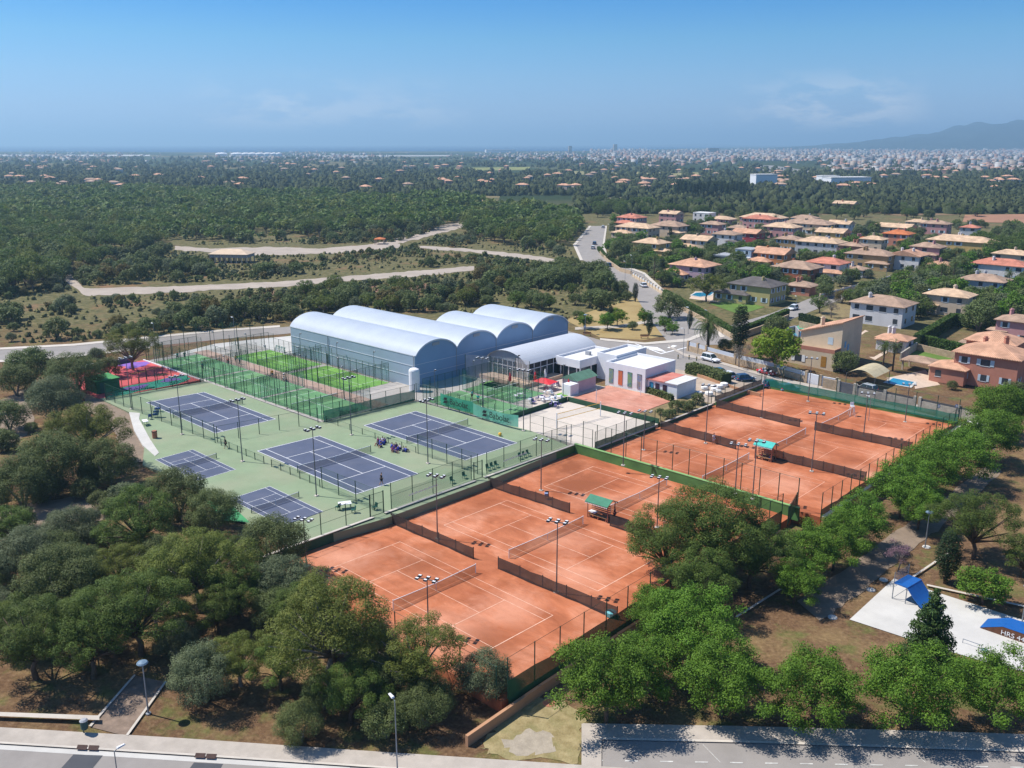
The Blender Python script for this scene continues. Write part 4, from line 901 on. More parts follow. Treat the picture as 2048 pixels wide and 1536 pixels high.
# kiosk
k_=thing('kiosk','small pink kiosk with a green pitched roof on the terrace','kiosk',W(-100.3,126,0))
m=MB(); m.prism([W(-102.8,124),W(-99.2,124),W(-99.2,129.5),W(-102.8,129.5)],-.1,2.3); mk('wall',m,mat('wall_lilac',(0.48,0.40,0.46),.9,.08,1),k_)
m=MB(); m.add([W(-103.1,123.7,2.3),W(-98.9,123.7,2.3),W(-98.9,129.8,2.3),W(-103.1,129.8,2.3),W(-101,123.7,3.3),W(-101,129.8,3.3)],[(0,4,5,3),(4,1,2,5),(0,1,4),(2,3,5),(3,2,1,0)]); mk('roof',m,mat('roof_green',(0.10,0.20,0.14),.8,.15,1),k_)
m=MB(); m.box(W(-99.8,122.7,1),(2.0,2.4,2),TH); mk('counter_box',m,M_white,k_)
# parasols, tables, chairs on the terrace
def parasol(label,p,open_=False,c=None):
    r=thing('parasol',label,'parasol',p); post('pole',p,2.6,.04,M_white,r)
    m=MB()
    if open_: m.lathe(p,[(1.5,1.9),(1.48,1.95),(.75,2.25),(.05,2.55)],10)
    else: m.lathe(p,[(.10,.9),(.30,1.1),(.26,1.7),(.12,2.4),(.03,2.65)],9)
    mk('canopy',m,c or M_redp,r)
parasol('closed red parasol on the terrace lawn below the white netting',P(1020,772,0)); parasol('closed red parasol beside the terrace railing',P(1070,770,0)); parasol('closed white parasol by the clubhouse door',P(1090,764,0),False,M_white)
parasol('closed red parasol beside the pink kiosk',P(1137,785,0)); 
o=thing('awning','flat red shade sail over the terrace tables','awning',W(-105.5,121.5,0))
for du,dv in ((-2,-1),(2,-1),(2,1.5),(-2,1.5)): post('post',W(-105.5+du,122+dv,0),1.4,.04,M_white,o)
m=MB(); m.add([W(-107.6,120.9,1.4),W(-103.4,120.9,1.4),W(-103.4,123.6,1.5),W(-107.6,123.6,1.5),W(-105.5,122.2,2.1)],[(0,1,4),(1,2,4),(2,3,4),(3,0,4)]); mk('sail',m,M_redp,o)
rnd=random.Random(4)
def chair(label,p,rz,mt,grp):
    r=thing('chair',label,'chair',p,0,grp); x=Vector((math.cos(rz),math.sin(rz),0)); y=Vector((-math.sin(rz),math.cos(rz),0))
    for sx in (-.2,.2):
        for sy in (-.2,.2): post('leg',p+x*sx+y*sy,.43,.025,mt,r)
    m=MB(); m.ob(p-x*.25-y*.25+LZ*.43,x*.5,y*.5,LZ*.06); mk('seat',m,mt,r)
    m=MB(); m.ob(p-x*.25-y*.25+LZ*.49,x*.5,y*.06,LZ*.45+y*-.08); mk('backrest',m,mt,r)
for i,(px,py) in enumerate(((1083,802),(1094,806),(1105,802),(1060,806),(1098,789),(1118,800),(1110,812),(1040,795),(1100,776),(1112,771))):
    p=P(px,py,.02); t=thing('terrace_table','round white terrace table number %d of the paved bar terrace'%i,'table',p,0,'terrace tables'); t['label']='small round white table on the paved bar terrace'
    m=MB(); m.lathe(p,[(.28,0),(.05,.06),(.05,.7),(.45,.72),(.45,.76)],10); mk('top',m,M_white,t)
    for k in range(3):
        a=rnd.random()*6; chair('chair drawn up to a small round table on the bar terrace',p+Vector((math.cos(a+k*2.1),math.sin(a+k*2.1),0))*.85,a+k*2.1-PI/2,M_white if i%3 else mat('chair_violet',(0.16,0.13,0.30),.6,.1,2),'terrace chairs')
for i in range(3): chair('dark green seat in the row above the third clay court, left group',W(-82.9,84+i*.85,0.0),TH-PI/2,M_fgreen,'seats above the clay, left group')
for i in range(3): chair('dark green seat in the row above the third clay court, right group',W(-82.8,90.6+i*.85,0.0),TH-PI/2,M_fgreen,'seats above the clay, right group')
chair('single dark green seat behind the fence of the middle blue court',W(-83,77.2,0),TH-PI/2,M_fgreen,None); chair('dark green seat beside the gate to the second clay court',W(-83.1,79.6,0),TH-PI/2,M_fgreen,None)
chair('dark green chair by the white table near the clay gate',P(676,1020,0),1,M_fgreen,None); chair('green chair behind the white table near the clay gate',P(707,1026,0),2,M_fgreen,None); chair('dark chair inside the clay gate',P(750,1020,0),2.4,M_fgreen,None); chair('blue chair left on the first blue court side, by the trolley',P(300,838,0),.5,mat('chair_blue',(0.02,0.06,0.25),.5,.1,2),None)
def table(label,p,rz,l,w,mt,name='table'):
    r=thing(name,label,'table',p); x=Vector((math.cos(rz),math.sin(rz),0)); y=Vector((-math.sin(rz),math.cos(rz),0))
    for sx in (-1,1):
        for sy in (-1,1): post('leg',p+x*sx*(l/2-.1)+y*sy*(w/2-.1),.72,.035,M_fgreen,r)
    m=MB(); m.ob(p-x*l/2-y*w/2+LZ*.72,x*l,y*w,LZ*.06); mk('top',m,mt,r)
table('white-topped table behind the fence by the clay gate',P(690,1017,0),.3,1.6,1.0,M_white)
table('white table left of the first blue court',P(291,850,0),-1.0,1.5,.8,M_white)
def bin_(label,p,mt,s=1):
    r=thing('litter_bin',label,'litter bin',p); m=MB(); m.lathe(p,[(.25*s,0),(.32*s,.05),(.34*s,.95*s),(.30*s,1.0*s),(.02,1.0*s)],10); mk('body',m,mt,r)
    m=MB(); m.lathe(p,[(.35*s,.88*s),(.37*s,.90*s),(.37*s,.97*s),(.34*s,.99*s)],10); mk('rim',m,M_black,r)
bin_('rusty brown bin left of the mini court beside the first blue court',P(310,876,0),M_rust,1.2)
o=thing('ball_trolley','dark blue ball trolley and rack beside the fence of the first blue court','trolley',P(305,835,0)); p=P(305,835,0)
for k in range(4): post('upright',p+Vector(((k%2)*.9,(k//2)*.5,0)),1.9,.03,M_gpost,o)
for k in range(3): ubox('basket',p+Vector((.45+.2*k,.25,.35+.5*k)),(.8,.5,.28),mat('trolley_blue',(0.02,0.05,0.2),.6,.1,2),o)
for i,(px,py) in enumerate(((1290,945),(1298,947))):
    p=P(px,py,ZA); r=thing('folding_chair','white seat by the green dividing wall, the %s of the pair'%('left' if i==0 else 'right'),'seat',p); m=MB(); m.ob(p,W(.75,0)-W(0,0),W(0,.6)-W(0,0),LZ*.45); mk('seat',m,M_white,r); m=MB(); m.ob(p+(W(0,.55)-W(0,0))+LZ*.45,W(.75,0)-W(0,0),W(0,.08)-W(0,0),LZ*.55); mk('backrest',m,M_white,r)
# umpire chair and mats on far clay
r=thing('umpire_chair','tall white umpire chair at the net of the farthest clay court','umpire chair',P(1703,832,ZB)); p=P(1703,832,ZB)
for k in range(4): m=MB(); m.tube([p+Vector(((k%2-.5)*.9,(k//2-.5)*.9,0)),p+Vector(((k%2-.5)*.5,(k//2-.5)*.5,1.7))],.04,5); mk('leg',m,M_white,r)
ubox('seat',p+LZ*1.7,(.6,.6,.1),M_white,r); ubox('backrest',p+Vector((0,.28,1.8)),(.6,.08,.6),M_white,r)
def shelter(label,p,rz,roofm,w=3.4,d=2.4):
    r=thing('player_shelter',label,'shelter',p); x=Vector((math.cos(rz),math.sin(rz),0)); y=Vector((-math.sin(rz),math.cos(rz),0))
    for sx in (-1,1):
        for sy in (-1,1): post('post',p+x*sx*(w/2-.2)+y*sy*(d/2-.4),2.2,.07,M_rust,r)
    a=[p+x*sx*w/2+y*sy*d/2+LZ*(2.15 if sy else 2.75) for sx in (-1,1) for sy in (-1,0,1)]
    m=MB(); m.add(a+[q+LZ*.1 for q in a],[(6,9,10,7),(7,10,11,8),(0,1,4,3),(1,2,5,4),(0,3,9,6),(2,8,11,5),(0,6,7,1),(1,7,8,2),(3,4,10,9),(4,5,11,10)]); mk('roof',m,roofm,r)
    for s_ in (-1,1):     # scalloped white fringe
        for k in range(14):
            q=p+x*(-w/2+w*(k+.15)/14)+y*s_*(d/2+.01)+LZ*2.02; m=MB(); m.ob(q,x*(w/14*.6),y*.02,LZ*.13); mk('fringe_tab',m,M_white,r)
    for s_ in (-1,1):
        m=MB(); m.ob(p-x*(w/2-.3)+y*(s_*.55-.25)+LZ*.42,x*(w-.6),y*.5,LZ*.08); b=mk('bench',m,M_wood,r)
        for k in (0,1,2):
            ubox('bench_leg',p+x*(-w/2+.5+k*(w/2-.5))+y*(s_*.55),(.12,.4,.42),M_rust,r,rz)
    for k in range(5):
        m=MB(); m.ob(p-x*(w/2-.25)+LZ*(.75+.26*k)-y*.02,x*(w-.5),y*.04,LZ*.16); mk('back_slat',m,M_rust,r)
    return r
shelter('open players\' shelter with dark green ridged roof between the second and third clay courts',P(1202,1036,ZA),TH+.05,mat('shelter_green',(0.045,0.19,0.115),.7,.15,2))
shelter('players\' shelter with turquoise roof on the far clay block',P(1530,918,ZB),TH,mat('shelter_turquoise',(0.05,0.42,0.36),.6,.12,1.5),3.0,2.2)
table('white-topped side table at the near shelter',P(1186,1034,ZA),TH,1.1,.7,M_white)
for l,px,py,z in (('dark barrel leaning on the sagging divider of the second clay court',1091,999,ZA),):
    p=P(px,py,z); r=thing('court_chair',l.replace('barrel','chair with a blue towel'),'chair',p)
    for k in range(4): post('leg',p+Vector((k%2*.4,k//2*.4,0)),.45,.03,M_black,r)
    ubox('seat',p+Vector((.2,.2,.45)),(.5,.5,.08),M_black,r); ubox('backrest',p+Vector((.2,.42,.5)),(.5,.08,.5),M_black,r); ubox('towel',p+Vector((.1,.2,.55)),(.45,.5,.3),mat('towel_blue',(0.25,0.32,0.5),.9,.1,2),r)
solo('water_drum',MB().lathe(P(1222,1232,ZA),[(.5,0),(.55,.1),(.55,.5),(.3,.62),(.05,.62)],10),mat('drum_teal',(0.12,0.38,0.42),.5,.1,2),'pale turquoise tub at the lower corner of the second clay court','tub')
M_bagw=mat('bag_white',(0.72,0.71,0.69),.9,.1,2)
for i,(px,py) in enumerate(((1398,788),(1418,791),(1428,782),(1437,785),(1448,773),(1409,779),(1425,776),(1438,777))):
    p=P(px,py,0); s=.55+.2*((i*5)%3)/2; m=MB(); m.lathe(p-LZ*.03,[(s*.85,0),(s*1.05,.4*s),(s*.98,.95*s),(s*.5,1.1*s),(.05,1.0*s)],9); solo('rubble_bag',m,M_bagw,'white builder bag heaped beside the annex and the parked cars','bag','builder bags')
# lawn loungers by the hall
for i in range(4):
    p=W(-170.5+i*1.0,105.6+.0,0.02); r=thing('lounger','white folding lounger against the far end of the hall, one of four','lounger',p,0,'folded loungers'); x=W(1,0)-W(0,0); y=W(0,1)-W(0,0)
    m=MB(); m.ob(p,x*.7,y*.08,LZ*.35); mk('base',m,M_white,r); m=MB(); m.ob(p+LZ*.35,x*.7,y*.08,LZ*1.0+x*.5); mk('backrest',m,M_white,r)

# ================================================================== PEOPLE
def person(label,p,rz,pose,shirt,shorts,hair=(0.03,0.02,0.015),skin=(0.42,0.23,0.15),s=1.0,grp=None):
    """one skinned body; clothes and hair are children"""
    if pose=='walk':
        J={'pel':(0,0,.95),'bel':(0,.02,1.10),'che':(0,.03,1.34),'nec':(0,.04,1.50),'hea':(0,.07,1.66),'top':(0,.06,1.77),
        'shl':(-.19,.03,1.43),'ell':(-.27,-.08,1.18),'wrl':(-.27,.04,.97),'hal':(-.26,.08,.90),'shr':(.19,.03,1.43),'elr':(.27,.04,1.17),'wrr':(.25,.24,1.05),'har':(.24,.31,1.02),
        'hil':(-.10,0,.90),'knl':(-.10,.16,.50),'anl':(-.10,.20,.10),'tol':(-.10,.34,.04),'hir':(.10,0,.90),'knr':(.10,-.08,.50),'anr':(.10,-.34,.14),'tor':(.10,-.24,.04)}
    elif pose=='stand':
        J={'pel':(0,0,.95),'bel':(0,0,1.10),'che':(0,0,1.34),'nec':(0,.01,1.50),'hea':(0,.04,1.66),'top':(0,.03,1.77),
        'shl':(-.19,0,1.43),'ell':(-.25,-.03,1.17),'wrl':(-.24,.05,.95),'hal':(-.23,.08,.88),'shr':(.19,0,1.43),'elr':(.26,.02,1.18),'wrr':(.24,.20,1.02),'har':(.22,.27,1.0),
        'hil':(-.10,0,.90),'knl':(-.12,.02,.50),'anl':(-.13,0,.09),'tol':(-.14,.15,.04),'hir':(.10,0,.90),'knr':(.12,.02,.50),'anr':(.13,0,.09),'tor':(.14,.15,.04)}
    else:
        J={'pel':(0,0,.14),'bel':(0,.02,.30),'che':(0,.07,.52),'nec':(0,.09,.68),'hea':(0,.13,.83),'top':(0,.13,.94),
        'shl':(-.18,.07,.60),'ell':(-.25,.18,.40),'wrl':(-.16,.36,.42),'hal':(-.10,.42,.42),'shr':(.18,.07,.60),'elr':(.25,.18,.40),'wrr':(.16,.36,.42),'har':(.10,.42,.42),
        'hil':(-.10,.04,.13),'knl':(-.16,.42,.46),'anl':(-.12,.58,.08),'tol':(-.12,.72,.04),'hir':(.10,.04,.13),'knr':(.16,.42,.46),'anr':(.12,.58,.08),'tor':(.12,.72,.04)}
    Rd={'pel':.14,'bel':.125,'che':.15,'nec':.055,'hea':.10,'top':.07,'shl':.065,'ell':.048,'wrl':.034,'hal':.04,'shr':.065,'elr':.048,'wrr':.034,'har':.04,'hil':.095,'knl':.065,'anl':.045,'tol':.035,'hir':.095,'knr':.065,'anr':.045,'tor':.035}
    E=[('pel','bel'),('bel','che'),('che','nec'),('nec','hea'),('hea','top'),('che','shl'),('shl','ell'),('ell','wrl'),('wrl','hal'),('che','shr'),('shr','elr'),('elr','wrr'),('wrr','har'),('pel','hil'),('hil','knl'),('knl','anl'),('anl','tol'),('pel','hir'),('hir','knr'),('knr','anr'),('anr','tor')]
    root=thing('person',label,'person',p,rz,grp); root.scale=(s,)*3
    def skinmesh(nm,keys,edges,grow,mt,rootk):
        ks=[k for k in J if k in keys]; me=bpy.data.meshes.new(nm); me.from_pydata([J[k] for k in ks],[(ks.index(a),ks.index(b)) for a,b in edges if a in ks and b in ks],[])
        me.materials.append(mt); o=link(nm,me,root); md=o.modifiers.new('skin','SKIN'); md.use_smooth_shade=True
        sv=me.skin_vertices[0].data
        for i,k in enumerate(ks):
            r=Rd[k]+grow; sv[i].radius=(r*(1.15 if k in('pel','bel','che') else 1),r*(.85 if k in('pel','bel','che') else 1)); sv[i].use_root=(k==rootk)
        ss=o.modifiers.new('sub','SUBSURF'); ss.levels=1; ss.render_levels=1
        return o
    skinmesh('body',set(J),E,0,mat('skin_%d'%int(skin[0]*100),skin,.6,.05,5),'pel')
    cl=lambda n,c: mat('cloth_%s_%02d%02d%02d'%(n,int(c[0]*99),int(c[1]*99),int(c[2]*99)),c,.85,.1,6)
    skinmesh('shirt',{'pel','bel','che','shl','ell','shr','elr'} if True else 0,E,.018,cl('s',shirt),'che')
    skinmesh('shorts',{'pel','hil','knl','hir','knr'},E,.024,cl('h',shorts),'pel')
    skinmesh('hair',{'hea','top'},E,.016,cl('r',hair),'hea').location=(0,-.02,.03)
    return root
person('player in black walking across the near baseline of the middle blue court',P(763,970,0),-1.2,'walk',(.02,.02,.025),(.02,.02,.025))
person('coach in dark clothes standing at the low fence beside the first blue court',P(452,897,0),2.2,'walk',(.015,.03,.03),(.02,.02,.03))
person('player in dark clothes leaning at the back of the near shelter',P(1229,1040,ZA),1.2,'stand',(.02,.02,.025),(.03,.03,.05))
person('person in white shirt at the divider of the far clay courts',P(1427,888,ZB),.5,'stand',(.7,.7,.7),(.6,.6,.62))
person('padel player in teal, left of the pair in the farthest padel court',P(356,720,0),.4,'stand',(.02,.25,.22),(.02,.04,.05)); person('padel player in dark green, right of the pair in the farthest padel court',P(370,719,0),.4,'walk',(.01,.09,.07),(.02,.03,.04))
person('padel player in dark teal near the middle of the front padel row',P(406,741,0),2.6,'walk',(.01,.12,.10),(.02,.03,.03)); person('person in a red shirt on the path between the padel rows',P(457,732,0),1.,'stand',(.65,.03,.05),(.05,.05,.07))
person('person in an orange top behind the padel row',P(472,726,0),1.2,'stand',(.75,.28,.02),(.08,.08,.1)); person('person in a pale green top behind the padel row',P(480,729,0),.2,'walk',(.35,.6,.45),(.1,.1,.1)); person('person in an orange top between the bright green courts',P(545,756,0),.8,'stand',(.75,.28,.02),(.1,.1,.12))
person('person in white sitting on the padel path bench, by the person in orange',P(569,761,0),2,'sit',(.7,.7,.72),(.05,.05,.1)); person('person in red sitting on the padel path',P(574,763,0),2,'sit',(.6,.04,.05),(.05,.05,.1))
person('player in turquoise on the shaded padel court behind the banners, far side',P(944,799,0),1,'stand',(.05,.45,.42),(.05,.05,.06)); person('player in turquoise on the padel court behind the banners, near side',P(956,807,0),3,'walk',(.05,.5,.45),(.05,.05,.06))
person('person resting in dark clothes under the turquoise shelter, left',P(1522,915,ZB),-2,'sit',(.3,.03,.05),(.02,.02,.05)); person('person resting in blue under the turquoise shelter, right',P(1538,921,ZB),-2,'sit',(.03,.06,.3),(.02,.02,.05))
person('person walking in black on the park lawn by the bench',P(1330,668,-.2),1,'walk',(.02,.02,.02),(.02,.02,.02))
KC=[(.45,.02,.25),(.08,.06,.42),(.60,.58,.70),(.05,.09,.45),(.10,.05,.30),(.02,.03,.12),(.05,.07,.5),(.65,.6,.72)]
for i,(px,py) in enumerate(((755,884),(760,888),(765,884),(768,890),(771,886),(757,891),(762,894))):
    person('child sitting in the left huddle beside the right blue court',P(px,py,0),-1.5+i*.7,'sit',KC[i%8],(.03,.03,.10),s=.95,grp='children, left huddle')
for i,(px,py) in enumerate(((783,896),(788,899),(793,896),(797,901),(801,898),(786,903),(792,905),(806,903),(811,904))):
    person('child sitting in the right huddle beside the right blue court',P(px,py,0),-1+i*.8,'sit',KC[(i+3)%8],(.02,.03,.15),s=.95,grp='children, right huddle')
# ================================================================== CARS
def paint(n,c): 
    m=mat('paint_'+n,c,.28,.03,3,spec=.6); b=[x for x in m.node_tree.nodes if x.type=='BSDF_PRINCIPLED'][0]; b.inputs['Coat Weight'].default_value=.6; b.inputs['Coat Roughness'].default_value=.08; return m
def car(label,p,rz,pm,kind='hatch',L=4.1,Wd=1.78,Ht=1.48):
    """x is forward. body lofted from width rings; cabin glass, wheels, lamps are parts"""
    r=thing('car',label,'car',p,rz,'cars on the streets'); hw=Wd/2
    if kind=='suv': Ht=1.70; L=4.5
    bz=.72 if kind!='suv' else .86
    st=[(-L/2,.42,bz-.02,.86),(-L/2+.18,.30,bz+.10,.97),(-L*.25,.24,bz+.13,1),(0,.24,bz+.12,1),(L*.22,.24,bz+.10,1),(L*.36,.26,bz+.0,.97),(L/2-.12,.34,bz-.10,.88),(L/2,.42,bz-.24,.78)]
    m=MB(); n=8
    for x,z0,z1,w in st:
        y=hw*w; m.v+=[(x,-y*.86,z0),(x,-y,z0+.14),(x,-y,z1-.16),(x,-y*.88,z1),(x,y*.88,z1),(x,y,z1-.16),(x,y,z0+.14),(x,y*.86,z0)]
    for i in range(len(st)-1):
        for k in range(n): m.f.append((i*n+k,(i+1)*n+k,(i+1)*n+(k+1)%n,i*n+(k+1)%n)[::-1])
    m.f.append(tuple(range(n))); m.f.append(tuple(range((len(st)-1)*n,len(st)*n))[::-1])
    body=mk('body',m,pm,r,True,local=True); body.modifiers.new('sub','SUBSURF').levels=1; body.modifiers['sub'].render_levels=1
    zb=bz+.08; xr=-L/2+.22 if kind!='sedan' else -L/2+.75; xf=L*.24
    if kind!='open':
        m=MB(); m.add([(xr,-hw*.90,zb),(xf,-hw*.90,zb),(xf,hw*.90,zb),(xr,hw*.90,zb),(xr+.28,-hw*.70,Ht-.05),(xf-.75,-hw*.70,Ht-.05),(xf-.75,hw*.70,Ht-.05),(xr+.28,hw*.70,Ht-.05)],[(0,1,5,4),(1,2,6,5),(2,3,7,6),(3,0,4,7),(4,5,6,7)]); mk('cabin_glass',m,M_glass,r,local=True)
        m=MB(); m.add([(xr+.24,-hw*.72,Ht-.06),(xf-.70,-hw*.72,Ht-.06),(xf-.70,hw*.72,Ht-.06),(xr+.24,hw*.72,Ht-.06),(xr+.38,-hw*.62,Ht),(xf-.88,-hw*.62,Ht),(xf-.88,hw*.62,Ht),(xr+.38,hw*.62,Ht)],[(0,1,5,4),(1,2,6,5),(2,3,7,6),(3,0,4,7),(4,5,6,7)]); mk('roof',m,pm,r,local=True)
        for s_ in (-1,1):
            for (xa,ta) in ((xf-.06,xf-.78),((xr+xf)/2-.1,(xr+xf)/2-.12),(xr+.06,xr+.30)):
                m=MB(); m.tube([(xa,s_*hw*.905,zb),(ta,s_*hw*.705,Ht-.04)],.045,4); mk('pillar',m,pm,r,local=True)
    else:
        m=MB(); m.box((-.2,0,zb+.02),(1.5,1.25,.10)); mk('cockpit',m,M_black,r,local=True)
        for s_ in (-.35,.35): m=MB(); m.box((-.6,s_,zb+.22),(.18,.45,.5)); mk('seat',m,M_white,r,local=True)
        m=MB(); m.add([(.62,-.62,zb),(.62,.62,zb),(.30,.52,zb+.42),(.30,-.52,zb+.42)],[(0,1,2,3)]); mk('windscreen',m,M_glass,r,local=True)
    for x in (-L*.31,L*.31):
        for s_ in (-1,1):
            w=MB(); w.tube([(x,s_*(hw-.20),.33),(x,s_*(hw+.02),.33)],.33,12); tw=mk('wheel',w,M_black,r,local=True)
            w=MB(); w.tube([(x,s_*(hw-.02),.33),(x,s_*(hw+.035),.33)],.20,10); mk('rim',w,M_grey,tw,local=True)
    for s_ in (-1,1):
        m=MB(); m.box((L/2-.10,s_*hw*.62,bz-.16),(.16,.32,.14)); mk('headlight',m,M_lampw,r,local=True)
        m=MB(); m.box((-L/2+.10,s_*hw*.70,bz+.0),(.14,.22,.16)); mk('tail_light',m,M_redp,r,local=True)
        m=MB(); m.box((xf-.25,s_*(hw+.06),zb+.1),(.16,.16,.12)); mk('mirror',m,pm,r,local=True)
    return r
cw=paint('white',(.75,.76,.78)); cs=paint('silver',(.42,.45,.48)); cb=paint('blue',(.03,.09,.20)); cr=paint('red',(.55,.01,.03)); ct=paint('teal',(.01,.10,.16)); cd=paint('dark',(.02,.025,.035)); cm=paint('maroon',(.18,.02,.08))
def carat(label,px,py,ang,pm,kind='hatch'): p=G(px,py); p.z+=.05; return car(label,p,ang,pm,kind)
AU=TH; AV=TH+PI/2       # heading along u, along v
street=math.atan2(*(lambda a,b:((b-a).y,(b-a).x))(P(1400,705,-.3),P(1720,790,-.8)))
carat('white estate SUV parked by the long pale garden wall near the junction',1421,723,street,cw,'suv')
carat('red open-top sports car in front of the garden wall',1533,749,street,cr,'open')
carat('silver estate car driving past the walled gardens, by the street fence',1731,784,street+PI,cs,'suv')
carat('dark teal car behind the hedge of the annex yard, leftmost of the row',1397,748,street+1.25,ct)
carat('teal car parked nose-in beside the hedge, second of the row',1441,750,street+1.25,ct)
carat('white car parked nose-in between two blue cars by the hedge',1461,757,street+1.25,cw)
carat('dark blue car parked nose-in at the end of the row by the rubble',1490,762,street+1.25,cb)
carat('blue car just behind the corner of the farthest clay court fence',1545,775,street+1.25,paint('bluemid',(.02,.14,.28)))
carat('pale blue car behind the teal screen of the street fence',1578,782,street+1.25,paint('paleblue',(.2,.4,.6)))
d2=math.atan2(*(lambda a,b:((b-a).y,(b-a).x))(P(1210,540,-.3),P(1400,640,-.3)))
carat('silver car driving on the street beside the walled pool garden',1406,630,d2+PI,cs,'sedan')
carat('white car parked along the pillared garden fence',1287,574,d2+PI,cw,'sedan')
carat('blue car at the bend below the round hedge corner',1217,533,d2+PI,cb)
carat('white car parked on the upper street behind a blue car',1186,498,1.45,cw)
carat('small blue car parked on the upper street, farther of two',1189,489,1.45,cb)
carat('white car at the very top of the upper street',1206,456,1.5,cw)
d3=math.atan2(*(lambda a,b:((b-a).y,(b-a).x))(P(1460,670,-.3),P(1700,588,-.3)))
carat('white hatchback on the side street by the yellow villa hedge',1586,620,d3+PI,cw)
carat('maroon car parked up the side street by the pillared walls',1788,565,d3,cm)
carat('white van-like car in the far drive behind the palms',1862,549,.3,cw,'suv'); carat('silver car in the far drive behind the palms, right of the white one',1892,547,.3,cs); carat('silver car in the drive by the fan palms, upper right',1951,535,.4,cs); carat('white car beside the modern white villa',1428,519,.6,cw)

# ================================================================== STREET LAMPS
def lampproto(kind):
    r=thing('street_lamp','tmp','street lamp',(0,0,0),0,'street lamps'); h=4.6 if kind!='arm' else 8.0
    m=MB(); m.lathe((0,0,0),[(.22,0),(.22,.10),(.08,.12),(.07,.9),(.05,h)],8); mk('pole',m,mat('lamp_steel',(0.26,0.29,0.33),.4,.08,2,metal=.4),r,local=True)
    if kind=='disc':
        m=MB(); m.lathe((0,0,h),[(.05,-.25),(.10,.0),(.42,.06),(.46,.12),(.38,.22),(.12,.30),(.02,.31)],14); mk('lamp_head',m,mat('lamp_blue',(0.16,0.23,0.30),.3,.08,2),r,local=True)
        m=MB(); m.lathe((0,0,h),[(.10,-.01),(.40,.05)],14); mk('diffuser',m,M_lampw,r,local=True)
    else:
        m=MB(); m.tube([(0,0,h-.1),(.3,0,h+.12),(.5,0,h+.16)],.04,6); mk('arm',m,M_mast,r,local=True)
        m=MB(); m.add([(.25,-.16,h+.1),(.25,.16,h+.1),(1.1,.12,h+.18),(1.1,-.12,h+.18),(.3,-.12,h+.26),(.3,.12,h+.26),(1.0,.08,h+.28),(1.0,-.08,h+.28)],[(3,2,1,0),(4,5,6,7),(0,1,5,4),(1,2,6,5),(2,3,7,6),(3,0,4,7)]); mk('lamp_head',m,M_lampw,r,local=True)
    return r
LD=lampproto('disc'); LA=lampproto('arm')
for i,(b,t,l,k,rz) in enumerate([((297,1428),1322,'disc-topped lamp on the path kerb between the front pines','d',0),((1850,1095),1022,'disc-topped lamp beside the footpath above the skate slab','d',0),((1960,1362),1298,'disc-topped lamp at the right edge of the skate slab','d',0),((2044,1245),1170,'dark lamp post at the right picture edge by the skate slab','d',0),
 ((795,1545),1396,'tall white-headed street lamp on the pavement in front of the olive','a',2.2),((247,1640),1497,'white lamp head rising from below the picture at the left street','a',.8),
 ((1376,668),614,'street lamp at the corner of the dry park near the big palm','a',2.6),((1366,716),656,'slim street lamp at the junction island','a',2.8),((471,690),634,'white-headed street lamp on the mid road behind the padel courts','a',2.5),((312,700),646,'white-headed street lamp on the mid road left of the padel nets','a',2.5),((1170,668),628,'lamp at the park edge right of the hall','d',0),
 ((1250,560),522,'lamp at the round hedge corner of the upper street','a',2.5),((1263,546),510,'second lamp by the round hedge corner','a',2.5),((1288,565),549,'short lamp by the pillared garden fence','d',0),((1218,475),448,'lamp on the upper street by the tan villa','a',2.6),((1592,618),592,'lamp beside the white hatchback on the side street','a',2.2),((1770,577),534,'lamp by the pillared walls of the side street','a',2.5),((1855,610),578,'lamp in the gardens right of the twin-chimney villa','d',0),((2010,500),487,'curved lamp before the dark pine clump','a',3.0),
 ((737,620),604,'lamp head behind the hall roofs, left','a',2.4),((700,622),608,'lamp behind the hall roofs, far left','a',2.4),((1735,860),792,'lamp by the street fence, beside the silver car','a',2.5)]):
    src=LD if k=='d' else LA
    q=G(*b); hh=ztop(q,t)-q.z; h0=4.9 if k=='d' else 8.28
    o=copy_tree(src,None,l,q,rz,1.0); s=hh/h0; o.scale=(max(.7,min(1.3,s)),)*2+(s,)
for o in (LD,LA):
    for c in list(o.children): bpy.data.objects.remove(c)
    bpy.data.objects.remove(o)
p=G(168,1468); r=thing('litter_bin','green post-mounted litter bin on the pavement at the left path','litter bin',p)
post('post',p,1.0,.05,M_gpost,r); m=MB(); m.lathe(p+Vector((.12,0,.45)),[(.20,0),(.28,.1),(.30,.75),(.22,.85),(.02,.86)],10); mk('body',m,mat('bin_green',(0.02,0.07,0.07),.5,.1,2),r); m=MB(); m.lathe(p+Vector((.12,0,1.22)),[(.31,0),(.33,.03),(.20,.14),(.02,.15)],10); mk('lid',m,M_grey,r)
for i,(px,py) in enumerate(((1356,718),(1378,719),(1393,722))):
    p=G(px,py); r=thing('bollard','green bollard on the pavement corner by the white SUV','bollard',p,0,'bollards'); m=MB(); m.lathe(p,[(.12,0),(.10,.8),(.14,.84),(.14,.95),(.04,1.0)],8); mk('shaft',m,M_gpost,r); m=MB(); m.lathe(p,[(.145,.62),(.145,.72)],8); mk('band',m,M_yel,r)
p=G(1289,677); r=thing('park_bench','wooden bench on the dry lawn between two cypresses','bench',p)
m=MB(); m.box(p+Vector((0,0,.45)),(2.0,.5,.08)); mk('seat',m,M_wood,r); m=MB(); m.box(p+Vector((0,.25,.75)),(2.0,.08,.4)); mk('backrest',m,M_wood,r)
for s_ in (-.8,.8): ubox('leg',p+Vector((s_,0,0)),(.1,.45,.42),M_wood,r)
